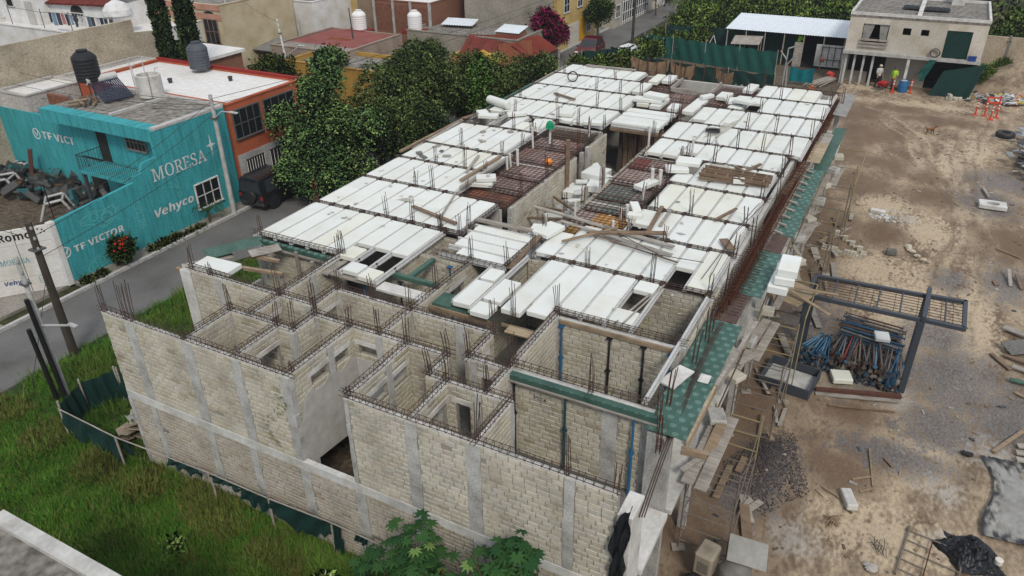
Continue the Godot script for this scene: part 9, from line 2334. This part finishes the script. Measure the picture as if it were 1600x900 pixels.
	tree("street_tree", "round clipped street tree by the cream corner house", V(-10.1, 0, -60.6), 0.14, blobs_in(6, V(0, 2.9, 0), V(0.9, 0.6, 0.9), 1.0), 1500, 7, 0.2, 0.13, [Color(0.04, 0.075, 0.015), Color(0.09, 0.14, 0.03), Color(0.14, 0.18, 0.05)], 0.2)
	tree("far_tree", "slim dark tree on the far pavement", V(-9.4, 0, -76.0), 0.1, blobs_in(3, V(0, 2.8, 0), V(0.4, 0.6, 0.4), 0.7), 400, 7, 0.22, 0.14, dark, 0.2)
	var where := ["by the white car, foremost", "between the white car and the green nets", "left of the net fence corner", "behind the white car", "beside the bright green net", "at the bend of the street", "by the street behind the nets", "above the net fence's left end", "right of the street, middle", "right of the street, far"]
	var pos := [V(-6.6, 0, -49.4), V(-5.0, 0, -49.9), V(-3.6, 0, -51.4), V(-2.9, 0, -54.6), V(-1.4, 0, -58.4), V(-3.2, 0, -61.0), V(-1.6, 0, -62.5), V(0.6, 0, -60.9), V(-3.6, 0, -66.5), V(-4.6, 0, -73.0)]
	for i in 10:
		var h := [0.9, 1.2, 1.4, 1.7, 2.2, 2.0, 2.4, 2.6, 2.6, 2.2][i] as float
		tree("leafy_bush", "bright green bush " + where[i], pos[i], 0.06, blobs_in(5, V(0, h * 0.55, 0), V(0.9, h * 0.3, 0.9), 0.55 + h * 0.16), 700, 7, 0.22, 0.14, bush, 0.1, "bush", "leaf", "bushes by the street corner")
	var proto := []
	for i in 3:
		var h := 2.6 + 0.8 * i
		proto.append(tree("field_tree", "bushy green tree in the row behind the shed, first of its shape at " + ["left", "the middle", "right"][i], V(0.5 + 4.5 * i, 0, -67.0), 0.1, blobs_in(6, V(0, h * 0.55, 0), V(1.3, h * 0.25, 1.2), 1.15), 1100, 7, 0.25, 0.17, bush, 0.1, "tree", "leaf", "green trees behind the shed and the house"))
	for i in 34:
		var x := -3.5 + 1.35 * (i % 14) + rng.randf_range(-0.4, 0.4)
		var z: float = [-70.0, -76.5, -66.5][i / 14] + rng.randf_range(-1.5, 1.5)
		if i >= 28: x = 24.0 + 1.3 * (i - 28); z = -70.0 + rng.randf_range(-1.5, 1.5)
		var e := dup(proto[i % 3], V(x, 0, z), rng.randf() * 6, (ORD[i % 14 / 2] + [" nearer", " farther"][i % 2] + " bushy tree from the left in the " + ["middle", "back"][i / 14] + " row behind the shed") if i < 28 else ORD[i - 28] + " bushy tree from the left over the tan boundary wall")
		e.scale = Vector3.ONE * rng.randf_range(0.75, 1.2)
	for i in 3:
		var e := dup(proto[i], V([23.2, 24.0, 22.6][i], 0, [-60.5, -62.6, -58.5][i]), 2.0 * i, "low green bush beside the concrete house's right wall, " + ["nearer", "farther", "nearest"][i])
		e.scale = Vector3.ONE * 0.42
	m = MB.new()
	for i in 2600:
		var x := rng.randf_range(-14, 60); var z := rng.randf_range(-130, -78)
		var k := Color(0.05, 0.1, 0.02).lerp(Color(0.15, 0.15, 0.06), rng.randf())
		leaf_spray(m, V(x, 0.7 + rng.randf() * 0.9, z), Vector3.UP, 9, 0.55, 0.5, k, 0.0)
	struct(m, "far_scrub", "leaf").set_meta("kind", "stuff")
	tree("flowering_bush", "round bush with red flowers at the foot of the teal wall", V(-11.75, 0, -8.4), 0.06, blobs_in(6, V(0, 0.75, 0), V(0.4, 0.3, 0.5), 0.5), 620, 7, 0.15, 0.09, [Color(0.02, 0.045, 0.012), Color(0.05, 0.085, 0.02), Color(0.09, 0.12, 0.03)], 0.2, "bush")
	m = MB.new()
	for i in 26: 
		m.col = Color(0.5, 0.03, 0.015) * rng.randf_range(0.7, 1.2)
		m.rock(V(-11.5 + rng.randfn() * 0.22, 1.15 + rng.randfn() * 0.14, -8.3 + rng.randfn() * 0.22), Vector3.ONE * 0.06, rng)
	tag(part(m, "red_blossoms", "petal"), "cluster of red blossoms on the bush by the teal wall", "blossoms").set_meta("kind", "stuff")
	for q in [[-11.75, -6.8, 0.18, "low scrubby weed at the near end of the teal wall"], [-11.75, -10.3, 0.16, "low spiky weed by the teal wall, left of two"], [-11.75, -11.0, 0.18, "low spiky weed by the teal wall, right of two"], [-11.7, -12.4, 0.1, "weed tuft between the wall lettering and the little palm"]]:
		tree("weed_clump", q[3], V(q[0], 0, q[1]), 0.02, [[V(0, q[2], 0.3), V(0.22, q[2], 0.3)], [V(0, q[2], -0.3), V(0.2, q[2] * 0.8, 0.3)]], 120, 7, 0.14, 0.06, [Color(0.05, 0.075, 0.02), Color(0.1, 0.12, 0.035), Color(0.13, 0.13, 0.05)], -0.4, "weed")
	var pt := thing("palm", "little palm on the pavement under the teal wall's window", "palm", V(-11.8, 0, -13.4))
	m = MB.new(); m.tube(Vector3.ZERO, V(0.02, 0.7, 0), 0.07, 8, 0.05); part(m, "trunk", "bark", pt)
	for k in 13:
		m = MB.new()
		var a := TAU * k / 13 + rng.randf() * 0.3
		var d := V(cos(a), 0, sin(a))
		m.col = Color(0.03, 0.06, 0.02) * rng.randf_range(0.8, 1.3)
		var last := V(0, 0.72, 0)
		for s in 8:
			var f := (s + 1) / 8.0
			var nx := V(0, 0.72 + 0.4 * sin(f * 2.2) - 0.25 * f * f, 0) + d * 0.75 * f
			m.tube(last, nx, 0.008, 3)
			for sd in [-1, 1]:
				var w: Vector3 = d.cross(Vector3.UP) * sd
				m.tri(nx, nx + w * 0.2 * (1.1 - f) + d * 0.1 - V(0, 0.06, 0), nx + d * 0.05)
			last = nx
		part(m, "frond", "leaf", pt)
	tree("bare_shrub", "thin bare shrub beside the little palm", V(-11.7, 0, -14.1), 0.02, [[V(0, 0.8, 0), V(0.25, 0.5, 0.25)], [V(0.1, 0.5, 0.2), V(0.2, 0.3, 0.2)]], 30, 4, 0.08, 0.06, dark, 0.0, "shrub")
	var leafm := []
	for k in 3:
		m = MB.new()
		m.col = [Color(0.022, 0.062, 0.02), Color(0.034, 0.085, 0.025), Color(0.13, 0.2, 0.06)][k]
		for i in 8:
			var a := -2.35 + 4.7 * i / 7.0
			var l: float = 0.5 * (1.0 - 0.1 * absf(a))
			var d := V(sin(a), 0, cos(a)); var s := V(cos(a), 0, -sin(a))
			var tip := d * l + V(0, -0.12, 0)
			var md := d * l * 0.55 + V(0, 0.015, 0)
			m.tri(Vector3.ZERO, md, d * l * 0.45 + s * 0.085 - V(0, 0.02, 0)); m.tri(Vector3.ZERO, d * l * 0.45 - s * 0.085 - V(0, 0.02, 0), md)
			m.tri(d * l * 0.45 + s * 0.085 - V(0, 0.02, 0), md, tip); m.tri(md, d * l * 0.45 - s * 0.085 - V(0, 0.02, 0), tip)
		for i in m.n.size(): if m.n[i].y < 0: m.n[i] = -m.n[i]
		leafm.append(m.mesh())
	for q in [[9.9, 1.3, 2.6, 20, "castor plant in front of the wall, leftmost"], [10.9, 1.2, 3.6, 34, "castor plant in front of the wall, tallest of the left group"], [11.6, 1.5, 3.2, 26, "castor plant in front of the wall, right one of the left group"], [12.7, 1.2, 3.9, 30, "castor plant in front of the wall, left one of the right group"], [13.4, 1.15, 4.5, 36, "castor plant in front of the wall, tallest of the right group"], [14.0, 1.5, 3.7, 24, "castor plant with pale young leaves by the front right corner"], [12.2, 1.9, 2.4, 20, "low castor plant between the two groups"], [10.3, 1.9, 1.9, 18, "low castor plant at the bottom edge"]]:
		var t := thing("castor_plant", q[4], "plant", V(q[0], 0, q[1]), 0, "castor plants before the front wall")
		m = MB.new()
		m.col = Color(1.3, 1.1, 0.9)
		for k in 4: m.tube(Vector3.ZERO, V(rng.randfn() * 0.3, q[2] * rng.randf_range(0.75, 0.97), rng.randfn() * 0.25), 0.035, 6, 0.015)
		part(m, "stem", "bark", t)
		for k in int(q[3] * 2.8):
			var y: float = q[2] * (0.32 + 0.243 * k / q[3])
			var a := rng.randf() * TAU
			var rr: float = (0.25 + 0.55 * rng.randf()) * (1.15 - 0.5 * y / q[2])
			var p := V(cos(a) * rr, y + rng.randfn() * 0.08, sin(a) * rr)
			var b := Basis.from_euler(V(rng.randf_range(-0.1, 0.5), PI / 2 - a, rng.randf_range(-0.3, 0.3))).scaled(Vector3.ONE * rng.randf_range(0.34, 0.64))
			var lk := 2 if (q[0] > 13.8 and rng.randf() < 0.45) or rng.randf() < 0.04 else rng.randi() % 2
			pmesh(leafm[lk], "leaf", "leaf", t, Transform3D(b, p))
	var gk := [[Color(0.05, 0.125, 0.014), 5], [Color(0.09, 0.165, 0.026), 6], [Color(0.11, 0.115, 0.03), 7]]
	for g in 3:
		m = MB.new()
		for i in 16:
			var a := rng.randf() * TAU
			var d := V(cos(a), 0, sin(a)); var s := V(-sin(a), 0, cos(a))
			var h := rng.randf_range(0.12, 0.34); var lean := rng.randf_range(0.05, 0.2)
			var o := V(rng.randfn() * 0.07, 0, rng.randfn() * 0.07)
			m.col = (gk[g][0] as Color) * rng.randf_range(0.65, 1.35)
			var md := o + d * lean * 0.4 + V(0, h * 0.6, 0)
			m.tri(o - s * 0.009, o + s * 0.009, md); m.tri(md - s * 0.006, md + s * 0.006, o + d * lean + V(0, h, 0))
		for i in m.n.size(): m.n[i] = (m.n[i] * (1 if m.n[i].y > 0 else -1) + V(0, 1.2, 0)).normalized()
		var mm := MultiMesh.new()
		mm.transform_format = MultiMesh.TRANSFORM_3D
		mm.use_colors = true
		mm.mesh = m.mesh()
		var put_ := []
		var tries := 40000
		for i in tries:
			var p: Vector3
			if i % 4 == 0: p = V(-7.55 + 7.6 * rng.randf(), 0.03, -20 + 20 * rng.randf())
			else: p = V(-7.5 + 21.5 * rng.randf(), 0.05, 0.2 + 6.0 * rng.randf())
			if p.z > 5.0 and p.x > 3.5: continue
			if p.x < -6.7 and p.z > -0.5 and p.z < 4 and rng.randf() < 0.8: continue
			if p.x < -7.0 and p.z < 0 and rng.randf() < 0.4: continue
			var n1 := hn.get_noise_2d(p.x * 3.2 + 70, p.z * 3.2)
			var n2 := hn.get_noise_2d(p.x * 7, p.z * 7 + 40)
			var dry := p.z > 0.2 and p.z < 1.6
			var want := 2 if (dry and n2 > 0.0) or n1 < -0.4 else (1 if n1 > 0.1 else 0)
			if want != g and rng.randf() < 0.82: continue
			var sc := rng.randf_range(0.5, 1.15) * (1.0 + 0.8 * n2)
			if rng.randf() < 0.02: sc *= 1.7
			put_.append(Transform3D(Basis(Vector3.UP, rng.randf() * TAU).scaled(V(sc, sc * rng.randf_range(0.7, 1.2), sc)), p))
		mm.instance_count = put_.size()
		for i in put_.size():
			mm.set_instance_transform(i, put_[i])
			mm.set_instance_color(i, grey(rng.randf_range(0.75, 1.2) * (1.0 + 0.4 * hn.get_noise_2d(put_[i].origin.x * 5, put_[i].origin.z * 5))))
		var mi := MultiMeshInstance3D.new()
		mi.multimesh = mm
		mi.material_override = M["grass"]
		put(mi, ["grass", "pale_grass", "dry_grass"][g])
		mi.set_meta("kind", "stuff")
		mi.set_meta("label", ["long green grass on the vacant lot and verge", "yellowish grass on the vacant lot and verge", "dry brownish grass along the front wall's foot"][g]); mi.set_meta("category", "grass")
	for q in [[3.6, 2.2, "small pale leafed weed in the middle of the grass"], [-3.8, -3.4, "bright broad-leaved weed by the road in front of the house corner"], [7.9, 1.2, "dry pale shrub in the grass near the castor plants"]]:
		tree("weed_clump", q[2], V(q[0], 0, q[1]), 0.015, [[V(0, 0.2, 0), V(0.22, 0.16, 0.22)]], 45, 6, 0.14, 0.08, [Color(0.15, 0.27, 0.06), Color(0.25, 0.36, 0.11), Color(0.3, 0.38, 0.15)], 0.0, "weed")
